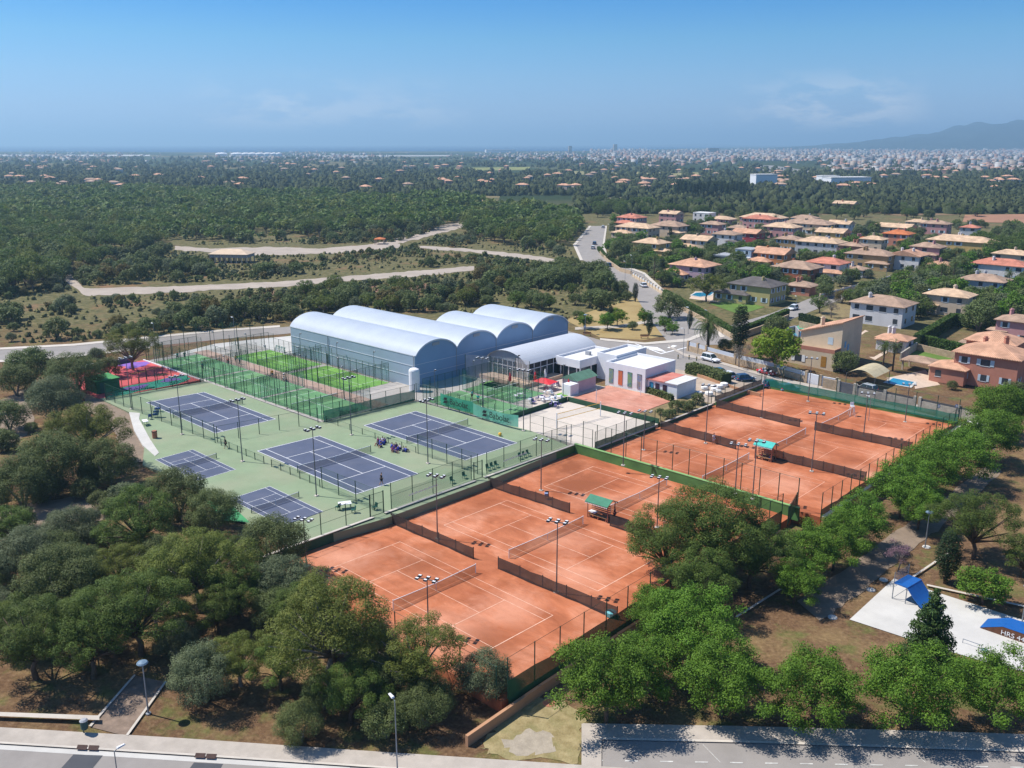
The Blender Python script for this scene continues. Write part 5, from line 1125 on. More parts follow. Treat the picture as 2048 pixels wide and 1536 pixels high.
p=G(1174,672); r=thing('park_bench','wooden bench near the kerb right of the hall gable','bench',p); m=MB(); m.box(p+Vector((0,0,.45)),(2.0,.5,.08)); mk('seat',m,M_wood,r); m=MB(); m.box(p+Vector((0,.25,.75)),(2.0,.08,.4)); mk('backrest',m,M_wood,r)
for s_ in (-.8,.8): ubox('leg',p+Vector((s_,0,0)),(.1,.45,.42),M_wood,r)
def sign(label,px,py,h,mt):
    p=G(px,py); r=thing('road_sign',label,'road sign',p); post('post',p,h,.04,M_mast,r); m=MB(); m.tube([p+Vector((0,-.05,h-.3)),p+Vector((0,-.10,h-.3))],.32,14); mk('disc',m,mt,r); m=MB(); m.tube([p+Vector((0,-.105,h-.3)),p+Vector((0,-.115,h-.3))],.24,14); mk('face',m,M_white,r)
sign('round blue road sign by the street fence corner',1874,835,2.4,mat('sign_blue',(0.03,0.10,0.3),.5,.1,2)); sign('round dark road sign beside the fence near the crossing',1910,836,2.5,MATS['sign_blue']); sign('small blue road sign at the park edge right of the hall',1169,672,2.6,MATS['sign_blue'])
# ================================================================== SKATE RAMPS
M_ramp=mat('ramp_blue',(0.012,0.105,0.36),.45,.2,1.2,spec=.4,streak=(1.2,(0.03,0.03,0.08),.5)); M_rampf=mat('ramp_frame',(0.25,0.28,0.32),.5,.1,2,metal=.4)
p0=G(1781,1197); r=thing('skate_quarter_pipe','tall blue quarter-pipe skate ramp with mesh guard','skate ramp',p0)
a=G(1784,1199); b=G(1827,1182) ; xd=(G(1806,1208)-G(1784,1199)); xd=Vector((xd.x,xd.y,0)).normalized(); yd=Vector((-xd.y,xd.x,0)); B=G(1784,1198)+LZ*.08
Hh=1.75; Wd=2.9
m=MB(); m.ob(B+LZ*Hh,xd*1.5,yd*Wd,LZ*.12); mk('platform',m,M_ramp,r)
m=MB(); n=10; pr=[(1.5+ (2.9)*(k/n), Hh*(1-math.sin(k/n*PI/2))**1.25+.06) for k in range(n+1)]
for k in range(n):
    (x0,z0),(x1,z1)=pr[k],pr[k+1]; m.quad(B+xd*x0+LZ*z0,B+xd*x1+LZ*z1,B+xd*x1+yd*Wd+LZ*z1,B+xd*x0+yd*Wd+LZ*z0)
    m.quad(B+xd*x0+LZ*(z0-.10),B+xd*x1+LZ*(z1-.10),B+xd*x1+LZ*z1,B+xd*x0+LZ*z0)
mk('curved_face',m,M_ramp,r)
for sx in (0,1.45):
    for sy in (0,Wd): post('leg',B+xd*sx+yd*sy,Hh,.05,M_rampf,r)
for sy in (0,Wd):
    m=MB(); m.tube([B+yd*sy,B+xd*1.45+yd*sy+LZ*Hh],.03,5); mk('brace',m,M_rampf,r)
for q in (B,B+yd*Wd): post('guard_post',q+LZ*Hh,1.3,.035,M_rampf,r)
m=MB(); m.quad(B+LZ*(Hh+.1),B+yd*Wd+LZ*(Hh+.1),B+yd*Wd+LZ*(Hh+1.3),B+LZ*(Hh+1.3)); mk('guard_mesh',m,mat('guard_mesh',(0.25,0.28,0.32),.6,.1,2,alpha=.4),r)
A=G(1959,1257)+LZ*.08; xd=(G(2048,1288)-G(1959,1257)); xd=Vector((xd.x,xd.y,0)).normalized(); yd=Vector((-xd.y,xd.x,0))
r=thing('skate_fun_box','low blue skate box with white graffiti on its brown side','skate ramp',A)
Lb=9.5; m=MB(); q=[(0,0.05),(2.0,.95),(Lb-2,.95),(Lb,.05)]
for (x0,z0),(x1,z1) in zip(q[:-1],q[1:]): m.quad(A+xd*x0+LZ*z0,A+xd*x1+LZ*z1,A+xd*x1+yd*2.4+LZ*z1,A+xd*x0+yd*2.4+LZ*z0)
mk('top',m,M_ramp,r)
m=MB(); m.sheet([A+xd*0,A+xd*Lb,A+xd*Lb+LZ*.04]+[A+xd*x+LZ*(z-.03) for x,z in q[1:3]][::-1]); mk('side',m,mat('ply_brown',(0.13,0.055,0.03),.8,.2,2),r)
m=MB(); m.sheet([A+xd*0+yd*2.4,A+xd*Lb+yd*2.4,A+xd*Lb+yd*2.4+LZ*.04]+[A+xd*x+yd*2.4+LZ*(z-.03) for x,z in q[1:3]][::-1]); mk('side',m,MATS['ply_brown'],r)
text('HRS 44',.7,M_white,r,A+xd*1.9-yd*.03+LZ*.12,xd,'graffiti')
p=G(1925,1287)+LZ*.05; r=thing('grind_rail','low grey grind rail on the skate slab behind the conifer','grind rail',p); q=G(1962,1300)+LZ*.05
for t_ in (p,q): post('leg',t_,.45,.03,M_rampf,r)
m=MB(); m.tube([p+LZ*.45,q+LZ*.45],.035,6); mk('rail',m,M_rampf,r)
for i,(px,py) in enumerate(((1767,1160),(1742,1180),(1665,1235),(1853,1094))):
    p=G(px,py); m=MB(); m.lathe(p,[(.5,0),(.45,.08),(.3,.1),(.02,.1)],9); solo('concrete_pad',m,M_concw,'pale round concrete pad in the park, %s'%(['nearest the blue quarter pipe','left of the quarter pipe','by the shaded path corner','under the lamp'][i]),'pad')
p=G(1098,1407); m=MB(); m.lathe(p+LZ*.01,[(.55,0),(.55,.05),(.02,.05)],14); solo('manhole_cover',m,M_rust,'round rusty manhole cover in the dry grass before the ochre wall','manhole')

# ================================================================== HOUSES
def m_tile(name,c):
    m=mat(name,c,.85,.28,.45,streak=(.35,tuple(x*.55 for x in c),.55)); t=m.node_tree; b=[n for n in t.nodes if n.type=='BSDF_PRINCIPLED'][0]
    tc=nd(t,'ShaderNodeTexCoord'); w=nd(t,'ShaderNodeTexWave',wave_type='BANDS',bands_direction='X'); w.inputs['Scale'].default_value=1.0; w.inputs['Distortion'].default_value=.15; t.links.new(tc.outputs['Object'],w.inputs['Vector'])
    bp=nd(t,'ShaderNodeBump'); bp.inputs['Strength'].default_value=.6; bp.inputs['Distance'].default_value=.12; t.links.new(w.outputs[0],bp.inputs['Height']); t.links.new(bp.outputs[0],b.inputs['Normal']); return m
RT={'tan':m_tile('roof_tan',(0.58,0.40,0.26)),'brown':m_tile('roof_brown',(0.38,0.255,0.18)),'red':m_tile('roof_red',(0.50,0.19,0.125)),'orange':m_tile('roof_orange',(0.50,0.155,0.055)),'grey':m_tile('roof_slate',(0.12,0.105,0.10)),'terra':m_tile('roof_terracotta',(0.54,0.30,0.19))}
WTc={'pink':(0.46,0.24,0.24),'cream':(0.60,0.48,0.34),'yellow':(0.48,0.34,0.13),'orange':(0.48,0.19,0.07),'white':(0.62,0.60,0.60),'grey':(0.40,0.41,0.44),'crimson':(0.33,0.05,0.07),'beige':(0.50,0.40,0.30),'terra':(0.44,0.19,0.13),'brick':(0.34,0.11,0.055),'olive':(0.40,0.34,0.15),'lilac':(0.42,0.30,0.36),'ochre':(0.36,0.24,0.12)}
WT={k:mat('render_'+k,c,.9,.07,.5,streak=(.6,tuple(x*.75 for x in c),.3)) for k,c in WTc.items()}
M_shut=mat('shutter_pale',(0.45,0.55,0.62),.6,.08,2); M_pane=mat('window_dark',(0.035,0.045,0.06),.2,.1,2,spec=.6)
def volume(r,c,w,d,z0,z1,rz,wallm,roofm,roof='hip',rh=None,ov=.5,names=('wall','roof'),win=True,nst=2,seed=0,shut=False):
    """one rectangular volume with roof; local frame x (width) y (depth); c world centre"""
    rnd=random.Random(seed); x=Vector((math.cos(rz),math.sin(rz),0)); y=Vector((-math.sin(rz),math.cos(rz),0))
    def L(a,b,z): return Vector((c.x,c.y,0))+x*a+y*b+LZ*z
    m=MB(); q=[L(-w/2,-d/2,0),L(w/2,-d/2,0),L(w/2,d/2,0),L(-w/2,d/2,0)]; m.prism(q,z0,z1)
    rh=rh if rh is not None else min(w,d)*.20
    wl=mk(names[0],m,wallm,r)
    m=MB(); W2,D2=w/2+ov,d/2+ov; zt=z1-.02
    e=[L(-W2,-D2,zt),L(W2,-D2,zt),L(W2,D2,zt),L(-W2,D2,zt)]; lo=[k-LZ*.14 for k in e]
    if roof=='hip':
        k=max(0,W2-D2) if W2>=D2 else 0; k2=max(0,D2-W2)
        a,b=L(-k,-k2,zt+rh),L(k,k2,zt+rh)
        if W2>=D2: fs=[(0,1,5,4),(1,2,5),(2,3,4,5),(3,0,4)]
        else: fs=[(0,1,4),(1,2,5,4),(2,3,5),(3,0,4,5)]
        m.add(e+[a,b]+lo,fs+[(6,7,1,0),(7,8,2,1),(8,9,3,2),(9,6,0,3),(9,8,7,6)])
    elif roof=='gable':      # ridge along x
        a,b=L(-W2,0,zt+rh),L(W2,0,zt+rh); m.add(e+[a,b]+lo,[(0,1,5,4),(2,3,4,5),(1,2,5),(3,0,4),(6,7,1,0),(7,8,2,1),(8,9,3,2),(9,6,0,3),(9,8,7,6)])
    elif roof=='gabley':
        a,b=L(0,-D2,zt+rh),L(0,D2,zt+rh); m.add(e+[a,b]+lo,[(1,2,5,4),(3,0,4,5),(0,1,4),(2,3,5),(6,7,1,0),(7,8,2,1),(8,9,3,2),(9,6,0,3),(9,8,7,6)])
    elif roof=='flat':
        m.prism([L(-w/2-.1,-d/2-.1,0),L(w/2+.1,-d/2-.1,0),L(w/2+.1,d/2+.1,0),L(-w/2-.1,d/2+.1,0)],zt+.03,zt+.4)
    rf=mk(names[1],m,roofm,r)
    if win:
        # front (-y) and right (+x) faces and left
        for face in (0,1,2):
            ln=w if face==0 else d; n=max(1,int(ln/3.2))
            for s_ in range(nst):
                zz=z0+.35+.9+(z1-z0-.3)/nst*s_
                for i in range(n):
                    if rnd.random()<.16: continue
                    t=-ln/2+ln*(i+.5)/n; ww=1.1 if rnd.random()<.75 else 1.7; wh=1.25
                    o=link('window',unit('box',M_pane),r); 
                    if face==0: o.location=L(t,-d/2,zz)-wloc(r); o.rotation_euler=(0,0,rz); o.scale=(ww,.10,wh)
                    elif face==1: o.location=L(w/2,t,zz)-wloc(r); o.rotation_euler=(0,0,rz); o.scale=(.10,ww,wh)
                    else: o.location=L(-w/2,t,zz)-wloc(r); o.rotation_euler=(0,0,rz); o.scale=(.10,ww,wh)
                    f=link('sill',unit('box',M_trim),o,(0,0,-.09),0,(1.12,1.6,.08))
                    if shut or rnd.random()<.35:
                        for ss in (-1,1):
                            if face==0: g=link('shutter',unit('box',M_shut),o,(ss*.72,-.3,0),0,(.42,.8,1))
                            else: g=link('shutter',unit('box',M_shut),o,((.3 if face==1 else -.3),ss*.72,0),0,(.8,.42,1))
    return rf,L
def chimney(rf,p,h,mt):
    m=MB(); m.box(p+LZ*h/2,(.7,.7,h)); m.box(p+LZ*(h+.12),(.9,.9,.12)); m.box(p+LZ*(h+.32),(.5,.5,.28)); mk('chimney',m,mt,rf)
def house(label,px,py,wpx,wall_,roof_,rt='hip',st=2,asp=.75,rz=None,wing=None,seed=1,shut=False,h=None,rh=None,extra=None):
    """(px,py): centre of the base line seen in the photo; wpx: overall width in photo pixels"""
    p=G(px,py); dpt=depth(p); wm=wpx*1.2*dpt/F; a=TH if rz is None else rz
    # a box w x d turned by a spans |w cos|+|d sin| across the picture
    w=wm/(abs(math.cos(a))+asp*abs(math.sin(a))); d=w*asp
    back=(d*abs(math.cos(a))+w*abs(math.sin(a)))/2*.8; c=Vector((p.x*(1+back/p.y),p.y+back,p.z))
    r=thing('house',label,'house',Vector((c.x,c.y,p.z))); z0=p.z-.3; z1=p.z+(h if h else 2.55*st+.3)
    rf,L=volume(r,c,w,d,z0,z1,a,WT[wall_],RT.get(roof_,M_whiter),rt,rh,.55,seed=seed,nst=st,shut=shut)
    rnd=random.Random(seed)
    if rt!='flat':
        for k in range(rnd.choice((1,1,2))): chimney(rf,L(rnd.uniform(-.25,.25)*w,rnd.uniform(-.2,.2)*d,z1+.4),1.6,WT[wall_])
    if wing:
        sx,sy,fw,fd,wr=wing; c2=L(sx*w/2,sy*d/2,0); c2=Vector((c2.x,c2.y,p.z))
        volume(r,c2,w*fw,d*fd,z0,p.z+2.7,a,WT[wall_],RT.get(wr,M_whiter),'hip' if rt!='flat' else 'flat',None,.4,('wing_wall','wing_roof'),seed=seed+7,nst=1)
    return r
HS=[('red-roofed pink villa at the top of the upper street',1263,456,50,'pink','red','hip',2,.8,(0,-1,.9,.7,'red')),
('long beige villa with tan roof beside the upper street',1274,479,72,'beige','tan','hip',2,.5,(-.5,-1,.5,.7,'tan')),
('two-storey pale pink villa behind the long beige one',1339,475,66,'beige','brown','hip',2,.7,(.9,-.8,.4,.5,'tan')),
('cluster of tan roofs under the pines, left of the white cubes',1342,447,40,'pink','tan','gable',2,.7,(-.6,.2,.6,.6,'tan')),
('ochre-yellow villa with pale tan roof above the hedge corner',1303,514,62,'yellow','tan','hip',2,.75,(1.1,-.5,.6,.5,'tan')),
('cream villa with gabled tan roof and front wing',1397,507,60,'cream','tan','gable',2,.7,(-.5,-1.1,.7,.6,'tan')),
('pink villa with octagonal window and lower wing by the pillared fence',1388,566,84,'lilac','terra','hip',2,.75,(-.7,-.9,.8,.7,'terra')),
('white modern cube house under the pines',1408,446,38,'white','','flat',2,.8,None),
('pink and grey villa right of the white cubes',1425,471,42,'pink','brown','hip',2,.7,None),
('white-grey house with brown roof left of the crimson villa',1453,494,50,'white','brown','hip',2,.7,(.9,-.7,.5,.6,'grey')),
('crimson villa with pale gabled roof',1495,491,54,'crimson','terra','gable',2,.7,(-.5,-.9,.5,.6,'terra')),
('pink villa with wide tan hip roof, above the fan palms',1563,478,64,'pink','tan','hip',2,.6,(-1,-.6,.6,.6,'tan')),
('long tan-roofed house at the back of the estate',1527,447,76,'pink','tan','hip',1,.5,None),
('reddish-roofed house in front of the long tan roof',1520,459,58,'pink','red','hip',2,.6,None),
('brown-roofed row of villas behind the palm, estate middle',1617,471,84,'beige','brown','hip',2,.45,(.6,-.9,.4,.6,'brown')),
('bright orange villa with two gabled wings',1545,538,72,'orange','terra','gable',2,.75,(-.4,-1,.7,.7,'terra')),
('brown-roofed house half hidden behind the orange villa',1578,505,48,'ochre','brown','hip',2,.7,None),
('grey-walled villa with wide tan roof and bay',1640,513,80,'grey','tan','hip',2,.55,None),
('yellow villa with tan gables behind the grey-walled one',1664,490,56,'yellow','tan','gable',2,.7,(.7,-.5,.6,.6,'tan')),
('brick and white villa with broad grey-tan hip roof',1592,571,84,'brick','brown','hip',2,.75,None),
('olive-yellow villa with dark slate roof and hedge by the side street',1512,611,96,'olive','grey','hip',2,.75,(-.75,-.9,.8,.5,'grey')),
('low brick house behind the olive-yellow villa',1602,592,56,'terra','brown','hip',1,.8,None),
('white villa with red tiled roofs and chimneys, centre of the estate',1652,560,72,'white','red','hip',2,.7,(.6,-.9,.7,.6,'terra')),
('orange-roofed villa with garage wing, right of centre',1795,493,52,'terra','orange','hip',2,.75,(.9,-.7,.6,.6,'orange')),
('small house with vivid orange roof left of the orange-roofed villa',1720,492,36,'pink','orange','hip',1,.8,None),
('low tan house with white gable at the estate back, right part',1788,467,64,'beige','tan','gable',1,.5,None),
('pinkish twin house at the back by the bare plots',1870,470,48,'pink','brown','hip',2,.6,None),
('small tan-roofed house before the dark pine clump',1911,490,48,'white','tan','gable',1,.6,None),
('long yellow villa with a row of blue windows',1921,512,104,'yellow','tan','hip',2,.4,None),
('pink-fronted villa with brown roof beside the white gable house',1853,523,58,'pink','brown','hip',2,.7,(.2,-1,.7,.5,'brown')),
('white gabled house with small round window',1812,542,66,'white','terra','gabley',2,.8,None),
('ochre twin villa with brown roofs by the side street',1739,541,82,'ochre','brown','hip',2,.6,(.6,-.9,.5,.5,'brown')),
('low brown-roofed house at the left of the ochre twin villa',1708,556,46,'white','brown','hip',1,.7,None),
('white villa with twin chimneys and wide hip roof, nearest row',1762,655,106,'white','brown','hip',2,.7,None),
('villa with balcony and colonnade porch behind the twin-chimney villa',1895,634,82,'beige','tan','hip',2,.7,(-1.1,-.7,.8,.5,'tan')),
('blue-grey villa with brown hip roof at the right',1965,600,82,'grey','brown','hip',2,.7,None),
('white villa under a wide red-brown roof at the right edge',1997,565,92,'white','red','hip',2,.55,None),
('tan-roofed house farthest right, above the red-brown roof',2022,540,64,'beige','tan','hip',2,.6,None),
('small house with red roof and blue tower',1938,478,34,'grey','red','hip',2,.8,None),
('pink farm building standing alone in the fields',1690,424,40,'terra','tan','gable',2,.6,None),
('tan-roofed villa in the pine forest, left',787,418,30,'cream','tan','hip',2,.8,None),
('tan-roofed villa deep in the woods, left of the track',965,419,24,'pink','tan','hip',2,.8,None),
('small white villa in the woods behind the hall',1010,424,20,'white','tan','hip',1,.8,None),
('red-roofed house among the trees by the upper street',1085,430,24,'terra','red','hip',1,.8,None),
('pink villa with brown hip roof and satellite dish at the right edge',2030,690,72,'pink','brown','hip',2,.8,(-.9,-.5,.5,.5,'brown')),
('pale house with grey roof in a gap behind the crimson villa',1478,468,40,'beige','brown','hip',1,.7,None),
('small tan house between the ochre villa and the orange roofs',1745,505,44,'beige','tan','hip',2,.7,None),
('cream house behind the pinkish twin house',1835,455,38,'cream','tan','hip',1,.6,None),
('grey-roofed low house at the back, left of the fields',1610,447,46,'white','brown','hip',1,.6,None),
('tan-roofed house under the pines behind the crimson villa',1445,449,44,'pink','tan','hip',1,.6,None),
('brown-roofed house right of the grey-walled villa',1705,520,46,'terra','brown','hip',2,.7,None),
('pale pink house before the long yellow villa',1880,548,52,'pink','terra','hip',1,.7,None),
('white house with tan roof left of the orange-roofed villa',1680,470,44,'white','tan','gable',2,.7,None),
('low white house with red roofs beside the tall beige house',1788,705,58,'white','terra','hip',1,.7,(-.2,-.9,.7,.7,'terra'))]
for i,hs in enumerate(HS):
    lab,px,py,w,wa,ro,rt,st,asp,wg=hs; house(lab,px,py,w,wa,ro,rt,st,asp,wing=wg,seed=i+3,shut=(i%4==0))
# modern white/blue villa
p=G(1478,534); c=Vector((p.x*1.02,p.y+7,p.z)); r=thing('house','modern flat-roofed white and blue villa with terrace','house',c)
volume(r,c,13,9,p.z-.3,p.z+3.1,TH,mat('render_blue',(0.36,0.45,0.58),.8,.06,.8),MATS['render_white'],'flat',nst=1,seed=2)
c2=c+(W(3,1)-W(0,0)); volume(r,c2,6.5,8,p.z+3.2,p.z+6,TH,MATS['render_blue'],M_grey,'flat',names=('upper_wall','upper_roof'),nst=1,seed=3)
c3=c+(W(-4.5,-2)-W(0,0)); volume(r,c3,6,9,p.z+3.2,p.z+3.5,TH,MATS['render_white'],M_grey,'flat',names=('terrace_slab','terrace_roof'),win=False)
# tall beige house with shed roof
p=P(1640,735,-.7); r=thing('house','tall beige house with terracotta shed roof and balcony, across the street','house',W(-72,178,-.9))
bz=-.9; DU,DV=-2.0,-1.5; u0,u1,v0,v1=-79.5+DU,-70.6+DU,175.5+DV,188.5+DV
m=MB(); m.add([W(u0,v0+3,bz),W(u1,v0+3,bz),W(u1,v1,bz),W(u0,v1,bz),W(u0,v0+3,6.2),W(u1,v0+3,9.2),W(u1,v1,9.2),W(u0,v1,6.2)],[(0,1,5,4),(1,2,6,5),(2,3,7,6),(3,0,4,7),(4,5,6,7)]); mk('wall',m,WT['cream'],r)
m=MB(); m.add([W(u0-.5,v0+2.6,6.2),W(u1+.2,v0+2.6,9.3),W(u1+.2,v1+.4,9.3),W(u0-.5,v1+.4,6.2)]+[W(u0-.5,v0+2.6,6.0),W(u1+.2,v0+2.6,9.1),W(u1+.2,v1+.4,9.1),W(u0-.5,v1+.4,6.0)],[(0,1,2,3),(7,6,5,4),(0,4,5,1),(1,5,6,2),(2,6,7,3),(3,7,4,0)]); rf=mk('roof',m,RT['terra'],r)
chimney(rf,W(-76.5+DU,182+DV,7.2),1.6,WT['cream'])
m=MB(); m.prism([W(u0-3,v0),W(u1,v0),W(u1,v0+2.98),W(u0-3,v0+2.98)],bz,3.0); mk('lower_wall',m,WT['cream'],r)
m=MB(); m.ob(W(u0-3,v0,3.05),W(u1-u0+3,0)-W(0,0),W(0,.15)-W(0,0),LZ*.8); mk('balcony_parapet',m,WT['terra'],r)
m=MB(); m.ob(W(u1-.15,v0+.15,3.05),W(0,2.8)-W(0,0),W(.15,0)-W(0,0),LZ*.8); mk('balcony_parapet',m,WT['terra'],r)
for (u,z,w_,h_) in ((-73.5+DU,4.2,1.1,1.5),(-79+DU,0.4,1.5,1.4)):
    v=v0+3 if z>3 else v0
    m=MB(); m.ob(W(u,v-.04,z),W(w_,0)-W(0,0),W(0,.06)-W(0,0),LZ*h_); wn_=mk('window',m,M_shut if z>3 else M_pane,r)
    if z<3:
        for s_ in (-.75,w_+.05): m=MB(); m.ob(W(u+s_,v-.08,z),W(.7,0)-W(0,0),W(0,.06)-W(0,0),LZ*h_); mk('shutter',m,M_white,wn_)
m=MB(); m.ob(W(-73.3+DU,v0-.05,.0),W(1.1,0)-W(0,0),W(0,.08)-W(0,0),LZ*2.2); mk('door',m,mat('door_amber',(0.35,0.17,0.03),.6,.1,2),r)
for v,z in ((180,3.6),(181.6,2.8),(183.5,1.0)): m=MB(); m.ob(W(u1+.0,v+DV,z),W(0,.8)-W(0,0),W(.06,0)-W(0,0),LZ*1.3); mk('window',m,mat('shutter_blue',(0.16,0.36,0.55),.6,.1,2),r)
# big terracotta-pink house at the right
r=thing('house','large terracotta-pink house with ridged tile roofs and chimneys, behind the stone wall','house',P(1960,760,-1.4)); z0=-1.8
c=P(1975,772,-1.4); rf,L=volume(r,Vector((c.x+2.5,c.y+4.0,0)),11.5,9.5,z0,4.6,TH,WT['terra'],RT['terra'],'hip',2.0,.6,nst=2,seed=11,shut=True)
chimney(rf,L(-2,1,5.2),1.6,WT['terra']); chimney(rf,L(1.5,2.0,5.6),1.6,WT['terra'])
volume(r,Vector((c.x-4.6,c.y+5.5,0)),6.5,6,z0,1.4,TH,WT['terra'],RT['terra'],'hip',1.2,.4,('wing_wall','wing_roof'),nst=1,seed=12)
volume(r,Vector((c.x+6.5,c.y+11,0)),9,8,z0,5.6,TH,WT['terra'],RT['terra'],'hip',1.7,.5,('rear_wall','rear_roof'),nst=2,seed=13)
def pavil(label,px,py,w,d,h,rz,roofm,rh=.9,n=(2,2)):
    p=G(px,py); r=thing('pavilion',label,'pavilion',p); x=Vector((math.cos(rz),math.sin(rz),0)); y=Vector((-math.sin(rz),math.cos(rz),0))
    for i in range(n[0]):
        for j in range(n[1]): ubox('pillar',p+x*(-w/2+w*i/(n[0]-1))+y*(-d/2+d*j/(n[1]-1)),(.35,.35,h),WT['beige'],r,rz)
    m=MB(); e=[p+x*a*(w/2+.5)+y*b*(d/2+.5)+LZ*h for a,b in ((-1,-1),(1,-1),(1,1),(-1,1))]; k=max(0,(w-d)/2)
    m.add(e+[p-x*k+LZ*(h+rh),p+x*k+LZ*(h+rh)]+[q-LZ*.2 for q in e],[(0,1,5,4),(1,2,5),(2,3,4,5),(3,0,4),(6,7,1,0),(7,8,2,1),(8,9,3,2),(9,6,0,3),(9,8,7,6)]); mk('roof',m,roofm,r); return r
pavil('brown-tiled barbecue pavilion beside the turquoise pool',1838,742,5.5,4.0,2.4,TH,RT['brown']); pavil('wide brown-roofed garden pavilion above the lawn',1968,708,9,6,2.6,TH,RT['brown'],1.3)
pv=pavil('long open pavilion with cream roof and white pillars in the scrubland',465,524,15,7,3.4,-.12,mat('roof_cream',(0.60,0.46,0.33),.9,.1,.4),1.7,(8,3)); _p=wloc(pv); m=MB(); m.box(_p+LZ*2.75,(15.1,7.1,1.3),-.12); mk('upper_wall',m,M_grey,pv)
p=G(474,668) if False else G(474,668)
pavil('small square hut with orange roof beside the scrub track',760,488,4,4,2.4,0,RT['orange'],.8)
o=thing('carport','curved translucent carport roof beside the grey gates','carport',W(-64.8,172,-1.2)); 
m=MB(); n=8; A_=P(1688,752,1.6); 
for k in range(n):
    def q(f,s_): b=W(-67.6+5.6*f,168.6+s_,1.0+1.1*math.sin(f*PI)); return b
    m.quad(q(k/n,0),q((k+1)/n,0),q((k+1)/n,7.5),q(k/n,7.5))
mk('roof_sheet',m,mat('carport_sheet',(0.50,0.42,0.26),.5,.12,.8),o,True)
for u in (-67.6,-62.0):
    for v in (168.7,176.0): post('post',W(u,v,-1.6),2.7,.06,M_mast,o)
# garden walls & hedges & pools
M_stone=mat('stone_wall',(0.44,0.33,0.22),.95,.2,1.6,bump=.4,bscale=5,streak=(1.5,(0.30,0.22,0.15),.5)); M_stoneg=mat('stone_wall_grey',(0.40,0.36,0.30),.95,.2,1.6,bump=.4,bscale=5,streak=(1.5,(0.27,0.24,0.20),.5)); M_panelw=mat('panel_bluewhite',(0.50,0.53,0.58),.6,.06,1)
def gwall(label,pp,h,mt,cap=None,panel=0,pier=0,piermt=None,t=.3,name='garden_wall'):
    pts=[G(*q) for q in pp]; r=thing(name,label,'wall',pts[0])
    for a,b in zip(pts[:-1],pts[1:]):
        d=b-a; n=Vector((d.x,d.y,0)).cross(LZ).normalized()*t
        m=MB(); m.ob(a-n/2-LZ*.4,d,n,LZ*(h+.4)); mk('wall_block',m,mt,r)
        if panel: m=MB(); m.ob(a-n*.1+LZ*h,d,n*.2,LZ*panel); mk('panel',m,M_panelw if cap is None else cap,r)
        elif cap is not None: m=MB(); m.ob(a-n*.65+LZ*h,d,n*1.3,LZ*.1); mk('coping',m,cap,r)
        if pier:
            k=max(1,int(d.length/pier))
            for i in range(k+1): ubox('pier',a.lerp(b,i/k)-LZ*.3,(.5,.5,h+panel+.55),piermt or mt,r,math.atan2(d.y,d.x))
    return r
gwall('sandstone wall with blue-white panels along the street behind the white SUV',[(1376,702),(1395,707),(1412,712),(1470,728),(1550,747),(1612,765)],1.3,M_stone,None,.8,7,M_stone)
gwall('white garage gate wall below the tall beige house',[(1612,765),(1640,772),(1672,778)],2.0,M_white,None,0,4,M_stone)
gwall('rough stone wall piece between the gates of the beige house',[(1645,776),(1672,782)],2.0,M_stone)
gwall('dark grey double gate beside the stone wall',[(1676,784),(1708,791)],2.1,mat('gate_grey',(0.13,0.13,0.14),.6,.1,2),None,0,5,M_stoneg)
gwall('pale rough stone wall in front of the turquoise pool',[(1710,792),(1768,804),(1828,817)],1.7,M_stoneg,mat('wall_dark_cap',(0.08,0.08,0.085),.8,.1,2),.4,8,M_stoneg)
gwall('pale rough stone wall in front of the terracotta-pink house',[(1838,819),(1915,836),(1990,853)],1.7,M_stoneg,MATS['wall_dark_cap'],.4,8,M_stoneg)
gwall('long sandy wall under the hedge of the olive-yellow villa, street side',[(1320,598),(1400,640),(1468,680)],1.2,M_stone); gwall('stone wall under the hedge of the olive-yellow villa, side street',[(1468,682),(1520,664),(1576,640)],1.5,M_stone)
gwall('row of cream pillars and fence along the upper street gardens',[(1265,553),(1300,573),(1335,595)],.9,WT['cream'],None,.5,3.2,WT['cream'])
gwall('curved low wall under the round hedge corner',[(1200,507),(1215,525),(1240,543),(1262,549)],1.3,M_stone)
gwall('pillared grey wall along the far side street',[(1640,600),(1700,583),(1760,568),(1820,548)],1.3,WT['beige'],None,.4,5,WT['beige'])
gwall('grey garden wall by the green play court',[(1572,668),(1590,664),(1598,675)],1.6,M_grey); gwall('brown wall behind the green play court and blue pool',[(1598,655),(1662,668)],1.6,M_stone)
gwall('stone wall beside the lawn with the sandy strip',[(1800,722),(1832,700)],1.8,M_stoneg); gwall('sandstone wall under the long dark hedge',[(1832,700),(1925,722)],1.5,M_stone)
gwall('low wall of the annex yard by the parked cars',[(1395,755),(1480,785),(1520,795)],.8,M_ochre)
def hedge_poly(): pass
def pool(label,pts,rim=.5):
    q=[G(*a) for a in pts]; c=sum(q,Vector())/len(q); r=thing('swimming_pool',label,'pool',c)
    o=[k+(k-c).normalized()*rim*1.4 for k in q]
    m=MB(); m.sheet([k+LZ*.10 for k in o]); m2=mk('coping',m,M_concw,r)
    m=MB(); m.sheet([k+LZ*.115 for k in q]); mk('water',m,mat('pool_water',(0.015,0.22,0.36),.08,.2,.6,spec=.6),r)
pool('turquoise swimming pool behind the pale stone wall by the street',[(1772,766),(1786,757),(1828,765),(1818,774)]); pool('kidney-shaped turquoise pool in the garden by the upper street',[(1383,591),(1392,586),(1415,585),(1428,585),(1420,591),(1400,594)])
pool('small round blue pool beside the green play court',[(1585,668),(1592,664),(1604,664),(1609,669),(1600,674),(1590,673)],.2); pool('small pool by the pink villa with the octagonal window',[(1322,553),(1330,549),(1340,551),(1335,556)])
gpoly('pool_terrace',[(1378,597),(1390,583),(1440,582),(1470,597),(1460,607),(1420,603)],mat('terrace_sandy',(0.55,0.42,0.32),.9,.1,.5),.03)
